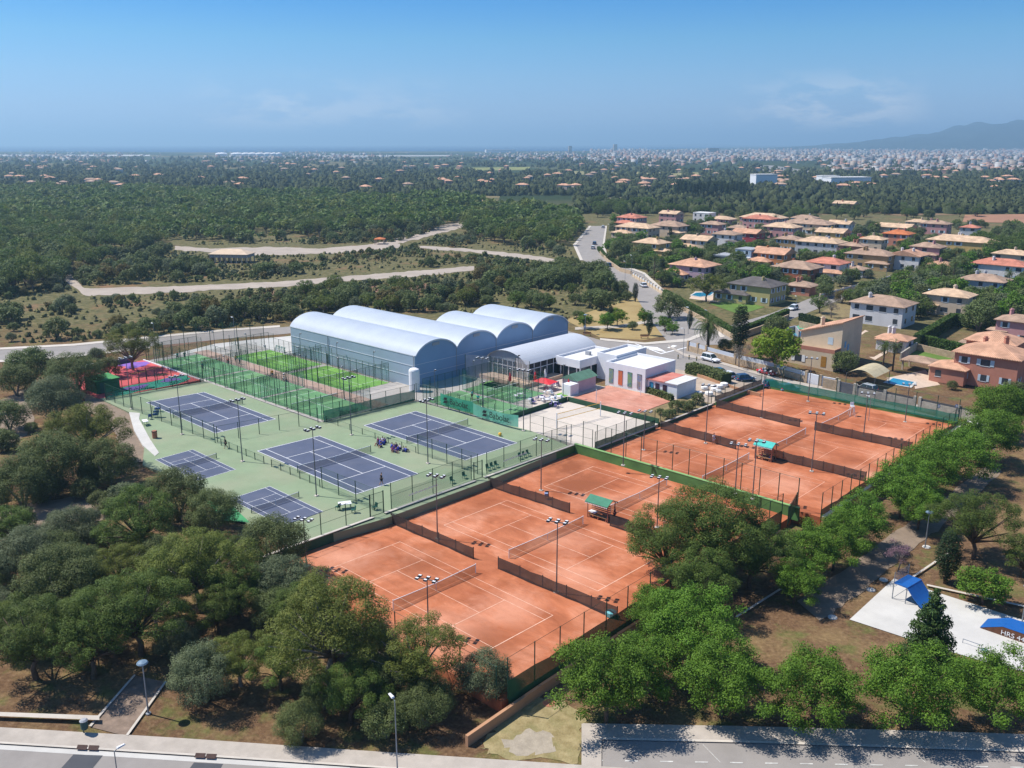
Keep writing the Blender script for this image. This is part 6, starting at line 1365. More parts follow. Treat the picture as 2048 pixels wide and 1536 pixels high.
gpoly('garden_lawn',[(1420,608),(1470,600),(1530,614),(1480,630)],mat('lawn_green',(0.10,0.17,0.03),.95,.15,.4,bump=.3,bscale=6),.06)
gpoly('garden_lawn',[(1806,712),(1838,700),(1912,712),(1895,724)],MATS['lawn_green'],.06); gpoly('garden_path',[(1798,715),(1806,711),(1895,725),(1905,730)],M_conc,.07)
gpoly('play_court',[(1583,657),(1600,650),(1638,655),(1632,661)],mat('play_court_green',(0.10,0.32,0.2),.9,.1,1),.06)
gpoly('driveway',[(1610,640),(1690,600),(1720,610),(1700,660),(1640,670)],MATS['garden_soil'],.03)
gpoly('patio',[(1770,757),(1850,740),(1880,770),(1830,778),(1828,765),(1786,757)],MATS['terrace_sandy'],.04); gpoly('patio',[(1690,690),(1730,660),(1800,690),(1750,720)],MATS['terrace_sandy'],.035)
# ================================================================== VEGETATION
def npmesh(name,V,Q,mt,smooth=False):
    """V (n,3) float, Q (m,k) int -> mesh"""
    me=bpy.data.meshes.new(name); n=len(V); m,k=Q.shape
    me.vertices.add(n); me.vertices.foreach_set('co',np.ascontiguousarray(V,dtype=np.float32).ravel())
    me.loops.add(m*k); me.loops.foreach_set('vertex_index',np.ascontiguousarray(Q,dtype=np.int32).ravel())
    me.polygons.add(m); me.polygons.foreach_set('loop_start',np.arange(0,m*k,k,dtype=np.int32)); me.polygons.foreach_set('loop_total',np.full(m,k,dtype=np.int32))
    me.update(calc_edges=True)
    if mt is not None: me.materials.append(mt)
    return me
def leaves(rng,C,N,size,asp=.55):
    """leaf quads (diamonds) at centres C with normals N"""
    n=len(C); N=N/np.linalg.norm(N,axis=1,keepdims=True)
    r=rng.normal(size=(n,3)); T=np.cross(N,r); T/=np.linalg.norm(T,axis=1,keepdims=True); B=np.cross(N,T)
    s=size*rng.uniform(.6,1.35,(n,1)); a=T*s; b=B*s*asp
    V=np.stack([C-a,C-b*1.0+a*.1,C+a,C+b+a*.1],1).reshape(-1,3); Q=np.arange(4*n).reshape(n,4); return V,Q
def foliage(rng,clumps,n,size,up=.5,jit=.7,shell=.55,asp=.55,flat=0.):
    """clumps (k,6): centre and radii. leaves sit in the outer shell of each clump, facing out and up"""
    K=np.array(clumps,float); w=(K[:,3]*K[:,4]+K[:,4]*K[:,5]+K[:,3]*K[:,5]); idx=rng.choice(len(K),n,p=w/w.sum()); k=K[idx]
    d=rng.normal(size=(n,3)); d[:,2]=d[:,2]*.9+.25; d/=np.linalg.norm(d,axis=1,keepdims=True)
    rr=shell+(1-shell)*rng.random((n,1))**.6
    # lumpy surface
    lump=1+.14*np.sin(d[:,:1]*7+idx[:,None]*1.7)*np.sin(d[:,1:2]*8+idx[:,None])+.10*np.sin(d[:,2:3]*11+idx[:,None]*2.3)
    C=k[:,:3]+d*k[:,3:]*rr*lump
    N=d/np.maximum(k[:,3:],.01)*k[:,3:].mean(1,keepdims=True)+np.array([0,0,up])+rng.normal(size=(n,3))*jit
    return leaves(rng,C,N,size,asp)
def M_leaf(name,c,c2,ra=.2,ob=.14,tr=.3): return mat(name,c,.65,.2,.9,spec=.25,island=ra,objrand=ob,trans=tr,col2=c2,world_co=False)
ML={'pine':M_leaf('leaf_pine',(0.048,0.094,0.014),(0.142,0.192,0.034)),'pinel':M_leaf('leaf_pine_light',(0.080,0.112,0.017),(0.195,0.215,0.040)),'olive':M_leaf('leaf_olive',(0.072,0.108,0.030),(0.175,0.208,0.070)),'grey':M_leaf('leaf_grey',(0.084,0.112,0.054),(0.172,0.198,0.100)),
'broad':M_leaf('leaf_broad',(0.062,0.140,0.010),(0.152,0.265,0.026),.28,.10,.28),'cyp':M_leaf('leaf_cypress',(0.014,0.034,0.010),(0.04,0.068,0.018)),'conif':M_leaf('leaf_conifer',(0.03,0.075,0.018),(0.085,0.135,0.03)),'bush':M_leaf('leaf_bush',(0.070,0.100,0.028),(0.172,0.195,0.065)),'lime':M_leaf('leaf_lime',(0.12,0.21,0.012),(0.22,0.30,0.02),.2,.05,.3),
'brown':M_leaf('leaf_brown',(0.12,0.105,0.032),(0.21,0.165,0.05)),'lilac':M_leaf('leaf_lilac',(0.22,0.12,0.17),(0.34,0.22,0.24)),'dry':M_leaf('leaf_dry',(0.17,0.14,0.11),(0.26,0.22,0.17)),'palm':M_leaf('leaf_palm',(0.05,0.095,0.02),(0.13,0.16,0.045)),'palmd':M_leaf('leaf_palm_dead',(0.20,0.14,0.07),(0.30,0.21,0.11)),'hedge':M_leaf('leaf_hedge',(0.04,0.085,0.012),(0.09,0.15,0.02),.2,.05)}
M_bark=mat('bark',(0.12,0.085,0.06),.95,.3,3,bump=.6,bscale=12,world_co=False); M_barkg=mat('bark_grey',(0.26,0.22,0.19),.95,.3,3,bump=.6,bscale=12,world_co=False)
def tree_mesh(seed,kind,R_=5.0,nleaf=9000):
    """returns (leaf mesh, trunk mesh, crown centre height, radius)"""
    rng=np.random.default_rng(seed); cl=[]; mb=MB()
    q9=math.sqrt(9000/nleaf)
    if kind in('pine','pinel'):
        hc=R_*1.0; nb=46
        for i in range(nb):
            u=(i+.5)/nb; ph=math.acos(1-1.42*u); a=i*2.39996+rng.uniform(-.25,.25); w=1+.20*math.sin(2*a+seed)+.13*math.sin(3*a+seed*2)
            s=R_*rng.uniform(.11,.23); q=rng.uniform(.66,.92)*w
            cl.append((q*R_*math.sin(ph)*math.cos(a),q*R_*math.sin(ph)*math.sin(a),hc+R_*.62*math.cos(ph)*rng.uniform(.8,1.1),s,s,s*.72))
        for i in range(7):
            a=rng.uniform(0,6.28); rr=R_*rng.uniform(.1,.5); s=R_*rng.uniform(.25,.33); cl.append((rr*math.cos(a),rr*math.sin(a),hc+R_*rng.uniform(-.15,.25),s,s,s*.7))
        V,Q=foliage(rng,cl,nleaf,R_*.034*q9,.75,.5,.55,.36); tb=R_*.05; z0=hc-R_*.5
        mb.tube([(0,0,-.5),(.05*R_,.02*R_,z0*.5),(-.04*R_,.05*R_,z0),(0,0,hc)],[tb*1.25,tb,tb*.8,tb*.4],8)
        for c in cl[::2]: mb.tube([(-.04*R_,.05*R_,z0*rng.uniform(.75,1.0)),(c[0]*.5,c[1]*.5,(z0+c[2])*.5-.05*R_),(c[0],c[1],c[2]-.1*R_)],[tb*.5,tb*.32,tb*.12],5)
        bk=M_barkg if kind=='pinel' else M_bark
    elif kind in('olive','grey','bush','brown'):
        hc=R_*.80; nb=20
        for i in range(nb):
            u=(i+.5)/nb; ph=math.acos(1-1.62*u); a=i*2.4+rng.uniform(-.3,.3); s=R_*rng.uniform(.24,.40)
            cl.append((.66*R_*math.sin(ph)*math.cos(a),.66*R_*math.sin(ph)*math.sin(a),hc+.55*R_*math.cos(ph)+rng.uniform(-.08,.08)*R_,s,s,s*.85))
        V,Q=foliage(rng,cl,nleaf,R_*.036*q9,.6,.55,.5,.5); tb=R_*.06
        for k in range(3):
            a=k*2.1+seed; mb.tube([(0,0,-.4),(.12*R_*math.cos(a),.12*R_*math.sin(a),hc*.4),(.4*R_*math.cos(a),.4*R_*math.sin(a),hc)],[tb,tb*.7,tb*.25],6)
        bk=M_barkg
    elif kind in('broad','lime'):
        hc=R_*1.0; nb=52
        for i in range(nb):
            u=(i+.5)/nb; ph=math.acos(1-1.7*u); a=i*2.4+rng.uniform(-.4,.4); s=R_*rng.uniform(.13,.30); q=rng.uniform(.50,1.0)*(1+.14*math.sin(2*a+seed))
            cl.append((q*R_*math.sin(ph)*math.cos(a),q*R_*math.sin(ph)*math.sin(a),hc+.55*R_*math.cos(ph)*q/.7,s,s,s*.7))
        n2=nleaf//4; V,Q=foliage(rng,cl,nleaf-n2,R_*.036*q9,.6,.7,.05,.62); V2,Q2=foliage(rng,[(0,0,hc+.02*R_,.80*R_,.80*R_,.52*R_)],n2,R_*.036*q9,.6,.8,.3,.62); Q=np.concatenate([Q,Q2+len(V)]); V=np.concatenate([V,V2]); tb=R_*.05
        mb.tube([(0,0,-.4),(0,0,hc*.35),(.03*R_,0,hc*.7)],[tb,tb*.85,tb*.6],7)
        for c in cl[::4]: mb.tube([(0,0,hc*rng.uniform(.35,.6)),(c[0]*.5,c[1]*.5,(hc*.45+c[2])*.5),(c[0],c[1],c[2])],[tb*.42,tb*.25,tb*.08],5)
        bk=M_bark
    elif kind=='cyp':
        hc=R_*3.1
        for i in range(14): z=R_*(.7+5.2*i/13); s=R_*(.98*math.sin(PI*(.12+.86*(1-i/13)))**.6+.12); cl.append((rng.uniform(-.1,.1)*R_,rng.uniform(-.1,.1)*R_,z,s*.95,s*.95,R_*.7))
        V,Q=foliage(rng,cl,nleaf,R_*.075*q9,.5,.5,.7,.45); mb.tube([(0,0,-.3),(0,0,R_*3)],[R_*.18,R_*.08],6); bk=M_bark
    elif kind=='conif':
        hc=R_*1.15
        for i in range(40):
            f=i/39; z=R_*(.25+2.15*f); rr=R_*(1-f)**.75*rng.uniform(.62,.95); a=i*2.4; s=R_*(.30-.18*f); cl.append((rr*math.cos(a),rr*math.sin(a),z+rng.uniform(0,.15)*R_,s,s,s*.75))
            cl.append((rr*.5*math.cos(a+1),rr*.5*math.sin(a+1),z,s,s,s*.8))
        V,Q=foliage(rng,cl,nleaf,R_*.058*q9,.5,.6,.45,.45); mb.tube([(0,0,-.3),(0,0,R_*2.4)],[R_*.08,R_*.02],7); bk=M_bark
    elif kind in('lilac','dry'):
        hc=R_*1.3
        for i in range(16): a=i*2.4; rr=R_*rng.uniform(.2,.85); cl.append((rr*math.cos(a),rr*math.sin(a),hc+R_*rng.uniform(-.4,.5),R_*.3,R_*.3,R_*.22))
        V,Q=foliage(rng,cl,max(500,nleaf//4),R_*.03*q9,.4,1.0,.1,.5); tb=R_*.06; mb.tube([(0,0,-.3),(.1*R_,0,hc*.5),(.05*R_,0,hc*.8)],[tb,tb*.8,tb*.5],6)
        for c in cl: mb.tube([(.08*R_,0,hc*.55),(c[0]*.6,c[1]*.6,(c[2]+hc*.5)*.55),(c[0],c[1],c[2]+.1*R_)],[tb*.4,tb*.2,tb*.06],5)
        bk=M_barkg
    return npmesh('crown',V,Q,ML[kind]),mesh('trunk',mb,bk,True),hc,R_
PROTO={}
def proto(kind,var,nleaf):
    k=(kind,var,nleaf)
    if k not in PROTO: PROTO[k]=tree_mesh(hash_(kind)*7+var*13+1,kind,5.0 if kind!='cyp' else 1.0,nleaf)
    return PROTO[k]
def hash_(s): return sum(ord(c)*(i+3) for i,c in enumerate(s))%997
NM={'pine':('pine_tree','pine tree'),'pinel':('pine_tree','pine tree'),'olive':('olive_tree','olive tree'),'grey':('olive_tree','olive tree'),'broad':('street_tree','tree'),'cyp':('cypress_tree','cypress'),'conif':('conifer_tree','conifer'),'bush':('shrub','shrub'),'lime':('bright_tree','tree'),'brown':('shrub','shrub'),'lilac':('flowering_tree','tree'),'dry':('bare_tree','tree')}
TREES=[]          # (x,y,r) of individually placed trees, to keep scatter clear
def plant(kind,base,r,label,group=None,var=0,nleaf=9000,rz=None,sz=1.0,nc=None):
    lm,tm,hc,R0=proto(kind,var,nleaf); s=r/R0; nm,cat=nc or NM[kind]
    o=thing(nm,label,cat,base,rz if rz is not None else (base[0]*1.7+base[1]*.9)%6.28,group); o.scale=(s,s,s*sz)
    link('trunk',tm,o); link('crown',lm,o); TREES.append((base[0],base[1],r)); return o
def tree(kind,px,py,rpx,label,group=None,var=0,nleaf=9000,sz=1.0):
    """(px,py): crown centre in the photo; rpx: crown radius in photo pixels; it stands on the ground below that point"""
    lm,tm,hc,R0=proto(kind,var,nleaf); r=4.0
    for _ in range(12):
        g=-0.25
        for _k in range(6):
            p=P(px,py,g+hc/R0*r*sz); g=tz0(p.x,p.y)
        r=rpx*depth(p)/F
    return plant(kind,(p.x,p.y,g),r,label,group,var,nleaf,None,sz)
N1=36000
for i,(k,px,py,r,l) in enumerate([
('pine',275,1035,82,'dense dark green pine at the lower left beside the mini courts'),('olive',352,990,66,'olive-green holm tree leaning over the edge of the left mini court'),('olive',425,1020,58,'rounded olive tree by the dark green apron of the mini court'),('grey',145,1065,66,'grey-green olive tree left of the dense dark pine'),('grey',60,1105,70,'grey wild olive at the left edge, below the shaded path'),
('olive',548,1085,72,'brownish-olive tree in front of the mini court nearest the clay'),('pinel',385,1130,100,'broad light green pine in the middle of the left grove'),('pine',470,1170,70,'darker pine just right of the broad light pine'),('pine',270,1215,105,'large pine in the left grove above the footpath lamp'),('olive',120,1165,90,'rounded holm oak in the left grove near the picture edge'),('pine',60,1265,100,'spreading pine at the left picture edge above the street'),('pine',175,1275,88,'pine with bare dark trunk left of the paved path'),
('grey',565,1165,68,'blue-grey olive at the left corner of the nearest clay court'),('grey',405,1350,72,'pale grey-green olive tree beside the disc-topped lamp'),('pinel',655,1245,132,'great light green pine with forked pale trunk in front of the nearest clay court'),('pine',560,1320,66,'pine branch mass left of the forked trunk pine'),('pinel',830,1305,98,'yellow-green pine before the nearest clay court, right of the forked pine'),('grey',965,1350,62,'blue-green tamarisk at the front corner of the clay fence'),('olive',850,1405,62,'olive tree behind the white-headed street lamp'),('bush',600,1445,52,'dark round shrub at the foot of the forked pine'),('olive',770,1440,50,'small olive just left of the white-headed street lamp'),('pine',700,1380,70,'shaded pine behind the street lamp, low in the grove'),
('olive',100,920,78,'wide olive tree left of the curved white kerb'),('olive',215,925,58,'holm tree hanging over the curved white kerb path'),('pinel',170,860,76,'light green pine left of the first blue court'),('olive',40,965,66,'olive at the left edge above the shaded footpath'),('pine',20,1045,46,'small pine with bare stem at the left edge by the footpath'),('grey',110,798,58,'grey-green tree left of the green container'),('olive',150,745,56,'olive tree beside the mid road, left of the container'),('pinel',262,690,52,'bright green pine by the mid road behind the playground'),('olive',60,730,50,'olive tree next to the mid road at the left'),('olive',15,830,40,'small tree at the left edge by the pale footpath'),('bush',215,735,28,'shrub at the rocky bank behind the playground'),('bush',30,760,40,'shrub mass below the mid road at the left edge'),
('pine',1335,1085,84,'left crown of the great dark pine over the third clay court'),('pine',1432,1060,98,'main crown of the great dark pine over the third clay court'),('pine',1505,1110,72,'right crown of the great dark pine over the third clay court'),('pine',1400,1150,70,'lowest crown of the great dark pine over the third clay court'),
('pine',1958,1040,78,'pine with curved trunk in the right park'),('pine',2050,1115,40,'pine at the right picture edge in the park')]):
    tree(k,px,py-(12 if px>1300 and py<1120 and px<1600 else 0),r*(1.05 if px<1100 else 1.22 if px<1600 else 1.1),l,'near trees',i%2,N1 if r>50 else 12000)
for i,(px,py,r,l) in enumerate([(2005,815,52,'bright green street tree at the zebra crossing'),(1983,868,52,'bright green street tree second from the zebra crossing'),(1917,900,56,'bright green tree beside the right fence, third from the crossing'),(1862,930,54,'bright green tree beside the right fence, fourth from the crossing'),(1808,973,56,'bright green tree beside the right fence, above the footpath lamp'),(1842,1010,44,'bright green tree just left of the footpath lamp'),(1716,1040,52,'bright green tree below the fence corner of the far clay courts'),(1672,1082,52,'bright green tree between the great pine and the footpath lamp'),(1612,1100,54,'bright green tree touching the right crown of the great pine'),(1592,1158,46,'bright green tree at the shaded path behind the great pine'),
 (1386,1250,78,'bright green tree directly below the great dark pine'),(1318,1215,52,'bright green tree at the front fence below the great pine'),(1215,1372,96,'bright green street tree at the end of the ochre wall, leftmost of the bottom row'),(1448,1368,88,'bright green street tree, second of the bottom row'),(1632,1385,86,'bright green street tree, third of the bottom row'),(1815,1385,94,'bright green street tree, fourth of the bottom row'),(1992,1388,82,'bright green street tree at the right end of the bottom row'),(1300,1320,62,'bright green tree behind the two leftmost street trees')]):
    tree('broad',px,py-(16 if py>1355 else 0),r*(1.10 if py>1355 else 1.24),l,'bright green trees',i%3,30000)
tree('conif',1862,1270,62,'dense cone-shaped conifer standing before the skate slab',None,0,16000,1.15)
tree('cyp',1897,1118,24,'dark egg-shaped cypress above the skate slab',None,0,7000,.72)
tree('broad',1970,1170,56,'small umbrella-shaped tree with bare twigs beside the skate slab',None,1,7000,.8)
tree('lilac',1800,1105,32,'slender tree with lilac blossom behind the quarter pipe')
# park, street and garden trees in the middle distance
for i,(k,px,py,r,l) in enumerate([('cyp',1221,632,6.5,'cypress by the hall end of the dry park'),('cyp',1299,650,7,'dark cypress beside the park bench'),('cyp',1271,585,6,'cypress at the bend of the street by the park'),('cyp',1231,580,6,'cypress on the park lawn, left of the bend'),('cyp',1180,578,5,'cypress behind the hall, right'),('cyp',1380,640,6,'thin cypress behind the street lamp near the big palm'),('cyp',924,580,6.5,'cypress behind the hall roofs, right of two'),('cyp',856,588,6,'cypress behind the hall roofs, left of two'),('cyp',1480,665,17,'stout dark cypress-like conifer at the side street corner'),
('cyp',1302,530,5,'left of the twin cypresses at the pillared fence'),('cyp',1324,535,6,'right of the twin cypresses at the pillared fence'),('cyp',1341,465,3.5,'slim cypress before the pale pink villa'),
('lime',1550,692,54,'vivid lime-green tree behind the sandstone wall'),('olive',1340,610,34,'dark round tree at the junction park corner'),('pinel',1415,570,34,'umbrella pine over the kidney-shaped pool'),('olive',1465,570,26,'olive beside the umbrella pine at the pool'),('olive',1553,650,28,'grey olive behind the side street crossing'),('dry',1480,705,24,'bare grey tree in the garden behind the big palm'),('olive',1690,722,30,'olive in front of the tall beige house'),('broad',1290,632,18,'small bright tree on the dry park lawn, middle'),('broad',1215,640,20,'small leafy tree on the dry park lawn, left'),('lime',1235,632,20,'lime-green tree on the dry park lawn'),('broad',1330,645,16,'small tree on the dry park lawn near the dark round tree'),('broad',1345,655,14,'young tree by the park kerb'),('olive',1265,650,12,'little tree by the playground swings in the park'),('broad',1170,640,18,'small tree just right of the hall gable'),('dry',1225,620,10,'bare sapling in the park'),
('olive',1960,630,40,'large olive above the long dark hedge'),('pine',1640,605,22,'dark conifer beside the side street wall'),('dry',1665,610,20,'bare shrub tree by the side street gardens'),('brown',1685,592,18,'rusty-brown bush along the side street'),('olive',1720,596,22,'green bush behind the twin-chimney villa'),('lime',1750,590,14,'yellow-green bush in the hedge row'),('bush',2030,790,36,'dark leafy bush at the stone wall, right'),('lime',1965,785,14,'yellow-green bush against the terracotta-pink house'),('bush',1905,770,12,'bush at the corner of the terracotta-pink house'),('olive',1610,560,16,'round tree in the garden of the brick villa'),('olive',1650,580,20,'round tree beside the far side street'),('bush',1450,690,18,'dark bush under the big palm'),('olive',1240,498,26,'olive in the hedge garden, left'),('olive',1285,505,26,'olive in the hedge garden, right'),('olive',1420,495,16,'round tree before the cream villa')]):
    tree(k,px,py,r,l,'park and garden trees',i%2,5000)
# ---- palms
def palm_mesh(seed,n,L,droop,trunk_h,fan=False):
    rng=np.random.default_rng(seed); Vs=[];Qs=[];c=0
    for i in range(n):
        a=i*2.399+rng.uniform(-.2,.2); el=math.asin(1-1.75*(i+.5)/n) if not fan else rng.uniform(-.6,1.2)
        Lf=L*rng.uniform(.85,1.1); d=np.array([math.cos(a),math.sin(a),0]); seg=7; pts=[]; x=0;z=0;e=el
        for k in range(seg+1):
            pts.append(d*x+np.array([0,0,trunk_h+z])); x+=math.cos(e)*Lf/seg; z+=math.sin(e)*Lf/seg; e-=droop/seg*(1+.3*k)
        side=np.array([-d[1],d[0],0])
        for k in range(seg):
            w0,w1=(.10+.9*math.sin(PI*(k/seg)**.7))*L*.062,(.10+.9*math.sin(PI*min(1,((k+1)/seg))**.7))*L*.062
            for s_ in (-1,1):
                for h_ in range(4):
                    f=(h_+.2)/4; p=pts[k]*(1-f)+pts[k+1]*f; q=p+(pts[k+1]-pts[k])*.13; t=side*s_*(w0+w1)/2*1.6+(pts[k+1]-pts[k])*.55+np.array([0,0,-.12*L*.1-rng.uniform(0,.05)*L])
                    Vs+=[p,q,q+t*.98,p+t]; Qs.append((c,c+1,c+2,c+3)); c+=4
    return np.array(Vs),np.array(Qs)
def palm(label,px,py_crown,py_base,rpx,var=0,big=False):
    b=G(px,py_base); rr=rpx*depth(b)/F; zt=ztop(b,py_crown)-b.z
    nm='palm_%d'%var if not big else 'palm_big'
    if nm not in PROTO:
        V,Q=palm_mesh(5+var,58 if big else 34,1.0,1.15 if big else 1.2,0); V2,Q2=palm_mesh(9+var,26,.75,.8,0); V2[:,2]=-np.abs(V2[:,2])*.9-.05
        PROTO[nm]=(npmesh('crown',V,Q,ML['palm']),npmesh('dead_fronds',V2*np.array([.6,.6,1]),Q2,ML['palmd']))
    o=thing('palm_tree',label,'palm',b,(px*.37)%6.28,'palms'); m=MB(); t=.32 if big else .17
    m.tube([(0,0,-.3),(0,0,zt*.5),(0,0,zt)],[t*1.2,t,t*1.15],8); link('trunk',mesh('trunk',m,M_bark,True),o)
    link('crown',PROTO[nm][0],o,(0,0,zt),0,(rr,rr,rr)); link('dead_fronds',PROTO[nm][1],o,(0,0,zt),0,(rr,rr,rr*.9))
palm('great date palm at the junction behind the curved wall',1415,648,704,40,0,True)
for i,(px,a,b,r,l) in enumerate([(1308,512,560,13,'fan palm at the pillared fence'),(1383,498,520,11,'fan palm by the cream villa'),(1436,535,565,12,'fan palm left of the modern villa'),(1450,533,566,12,'second fan palm by the modern villa'),(1478,528,560,13,'fan palm in front of the modern villa'),(1490,522,556,13,'fan palm right of the modern villa'),(1528,530,560,14,'fan palm between the modern and the orange villa'),(1562,528,548,13,'fan palm before the orange villa'),(1582,508,535,11,'fan palm right of the orange villa, left one'),(1597,503,535,11,'fan palm right of the orange villa, right one'),(1645,504,530,12,'fan palm before the grey-walled villa'),(1625,458,482,11,'fan palm behind the pink tan-roofed villa'),(1828,470,500,9,'tall fan palm right of the orange-roofed villa'),(1835,545,580,16,'fan palm on the far side street'),(1880,530,575,16,'fan palm in the drive, left'),(1905,525,568,17,'fan palm in the drive, middle'),(1922,520,560,17,'fan palm in the drive, right'),(2015,545,580,16,'fan palm in front of the red-brown roof'),(1765,690,740,24,'banana palm beside the tall beige house, left'),(1785,692,742,22,'banana palm beside the tall beige house, right'),(1690,540,570,14,'fan palm beside the white red-roofed villa'),(1550,432,448,8,'palm before the long tan-roofed house'),(2015,775,800,15,'young palm at the terracotta-pink house')]):
    palm(l,px,a,b,r,i%2+1)
# ---- hedges: leafy boxes
def hedge(label,pp,h,w,kind='hedge',dens=70):
    pts=[G(*q) for q in pp]; rng=np.random.default_rng(hash_(label)); o=thing('hedge',label,'hedge',pts[0]); C=[];N=[]
    m=MB()
    for a,b in zip(pts[:-1],pts[1:]):
        d=b-a; L=d.length; n=Vector((d.x,d.y,0)).cross(LZ).normalized(); k=int(dens*L*(2*h+w)/3)
        m.ob(a-n*(w/2-.08)-LZ*.2,d,n*(w-.16),LZ*(h+.1))
        for _ in range(k):
            t=rng.random(); f=rng.random()*(2*h+w); p=a.lerp(b,t)
            if f<w: q=p+n*(f-w/2)+LZ*(h+rng.uniform(-.05,.1)); nn=(0,0,1)
            elif f<w+h: q=p+n*w/2+LZ*(f-w); nn=n
            else: q=p-n*w/2+LZ*(f-w-h); nn=-n
            C.append(tuple(q-wloc(o))); N.append(tuple(np.array(nn)+rng.normal(size=3)*.5))
    mk('hedge_core',m,mat('hedge_core',(0.02,0.04,0.01),.95,.2,2),o); V,Q=leaves(rng,np.array(C),np.array(N),.22,.6); link('foliage',npmesh('foliage',V,Q,ML[kind]),o)
hedge('clipped hedge round the corner garden of the upper street',[(1197,500),(1210,516),(1240,535),(1300,540)],1.6,1.2); hedge('long clipped hedge of the olive-yellow villa, street side',[(1328,592),(1400,632),(1466,674)],2.0,1.2); hedge('clipped hedge of the olive-yellow villa, side street',[(1470,676),(1520,658),(1574,634)],2.2,1.2)
hedge('tall dark hedge above the garden lawn, long side',[(1832,695),(1905,650)],3.0,1.6); hedge('tall dark hedge above the garden lawn, rear',[(1905,650),(2010,668)],3.0,1.6); hedge('dark hedge in front of the garden, lower side',[(1835,690),(1940,715)],2.6,1.4)
hedge('hedge between the annex yard and the parked cars',[(1378,747),(1420,758),(1452,770)],2.2,2.4,'bush'); hedge('hedge along the back wall of the pale clay court',[(1235,768),(1290,785),(1345,805)],1.3,.8,'bush'); hedge('leafy hedge behind the twin-chimney villa',[(1730,605),(1800,598),(1850,600)],2.5,2,'hedge'); hedge('dark hedge by the green play court',[(1600,640),(1660,655)],1.8,1.2,'cyp')
hedge('low hedge behind the far end of the pink wing villa',[(1560,540),(1640,536)],1.5,1.5); hedge('hedge behind the modern villa',[(1470,505),(1540,500)],1.5,1.5)
for i,(px,py) in enumerate(((1320,830),(1335,838),(1350,822),(1365,815),(1380,818),(1395,808),(1345,832),(1375,826))):
    p=P(px,py,.0); plant('hedge' if False else 'bush',(p.x,p.y,0),.8+.25*(i%3),'leafy vegetable plant in the fenced garden bed','vegetable garden plants',i%2,1200)

# ---- scatter over the scrub, wood and plain
rng=np.random.default_rng(11)
def inpoly(x,y,pl):
    c=False; n=len(pl); j=n-1
    for i in range(n):
        xi,yi=pl[i]; xj,yj=pl[j]
        if (yi>y)!=(yj>y) and x<(xj-xi)*(y-yi)/(yj-yi)+xi: c=not c
        j=i
    return c
NOGO=[[(-130,692),(150,684),(300,669),(640,640),(660,668),(300,700),(150,718),(-130,730)],                       # mid road
 [(125,540),(168,572),(560,558),(950,527),(955,545),(560,579),(168,597),(125,565)],[(345,489),(540,491),(800,484),(930,440),(935,455),(800,498),(540,513),(345,503)],[(835,489),(1040,504),(1180,524),(1175,540),(1040,519),(835,499)],
 [(1175,445),(1215,445),(1215,520),(1290,545),(1340,590),(1460,690),(1330,700),(1260,600),(1205,555),(1150,520),(1140,490)],
 [(430,500),(512,500),(512,530),(420,530)],[(1215,440),(2200,440),(2200,900),(1300,900),(1300,600),(1215,520)],[(560,640),(1150,640),(1200,1000),(200,1000),(200,690),(560,655)]]
def clear(px,py,m=0): return not any(inpoly(px,py,q) for q in NOGO)
FOREST=[(-400,386),(200,384),(420,388),(620,396),(800,404),(900,402),(1000,420),(1130,432),(1165,452),(1140,492),(1080,500),(1000,488),(930,470),(860,458),(780,470),(700,474),(600,478),(500,484),(420,492),(340,486),(300,500),(240,515),(190,540),(140,545),(120,570),(60,585),(-20,600),(-400,640)]
SCRUB=[(-300,600),(60,585),(150,550),(240,515),(340,490),(600,478),(860,458),(1000,488),(1150,495),(1215,550),(1260,600),(1150,640),(900,625),(640,620),(560,650),(300,675),(0,700),(-300,720)]
BAND2=[(1170,412),(1480,410),(1500,430),(1215,440),(1180,450)]
def seen_clear(x,y,h):
    for k in range(4):
        px,py=proj((x,y,-.25+h*k/3))
        if not clear(px,py): return False
    return True
def fbm(x,y,s=1.0,o=0.):
    return .5+.25*math.sin(x*.021*s+1.3+o)*math.cos(y*.017*s+.4)+.16*math.sin(x*.057*s-y*.031*s+2.1+o)+.10*math.sin(x*.11*s+y*.13*s+o*2)
def scatter(n,polyg,mind,hmin=0,thr=0,sc=1.0):
    """uniform on the ground inside a pixel polygon"""
    out=[]; q=[P(a,b,-.25) for a,b in polyg]; x0,x1=min(k.x for k in q),max(k.x for k in q); y0,y1=min(k.y for k in q),max(k.y for k in q); cells={}
    tries=0
    while len(out)<n and tries<n*30:
        tries+=1; x=rng.uniform(x0,x1); y=rng.uniform(y0,y1); px,py=proj((x,y,-.25))
        if not(-420<px<2450) or not inpoly(px,py,polyg) or not clear(px,py): continue
        if thr and fbm(x,y,sc)<thr+rng.uniform(-.08,.08): continue
        if hmin and not seen_clear(x,y,hmin): continue
        c=(int(x//mind),int(y//mind)); bad=False
        for i in (-1,0,1):
            for j in (-1,0,1):
                for (a,b) in cells.get((c[0]+i,c[1]+j),()):
                    if (a-x)**2+(b-y)**2<mind*mind: bad=True
        if bad: continue
        cells.setdefault(c,[]).append((x,y)); out.append((x,y))
    return out
def zone(px,py):
    if py<470: return ('far left' if px<250 else 'behind the long pavilion' if px<620 else 'left of the forest track' if px<850 else 'near the upper street')
    if py<540: return ('left of the long pavilion' if px<430 else 'right of the long pavilion' if px<760 else 'between the two pale tracks')
    return ('far left' if px<150 else 'below the long track, left' if px<420 else 'below the long track, middle' if px<720 else 'above the hall roofs')
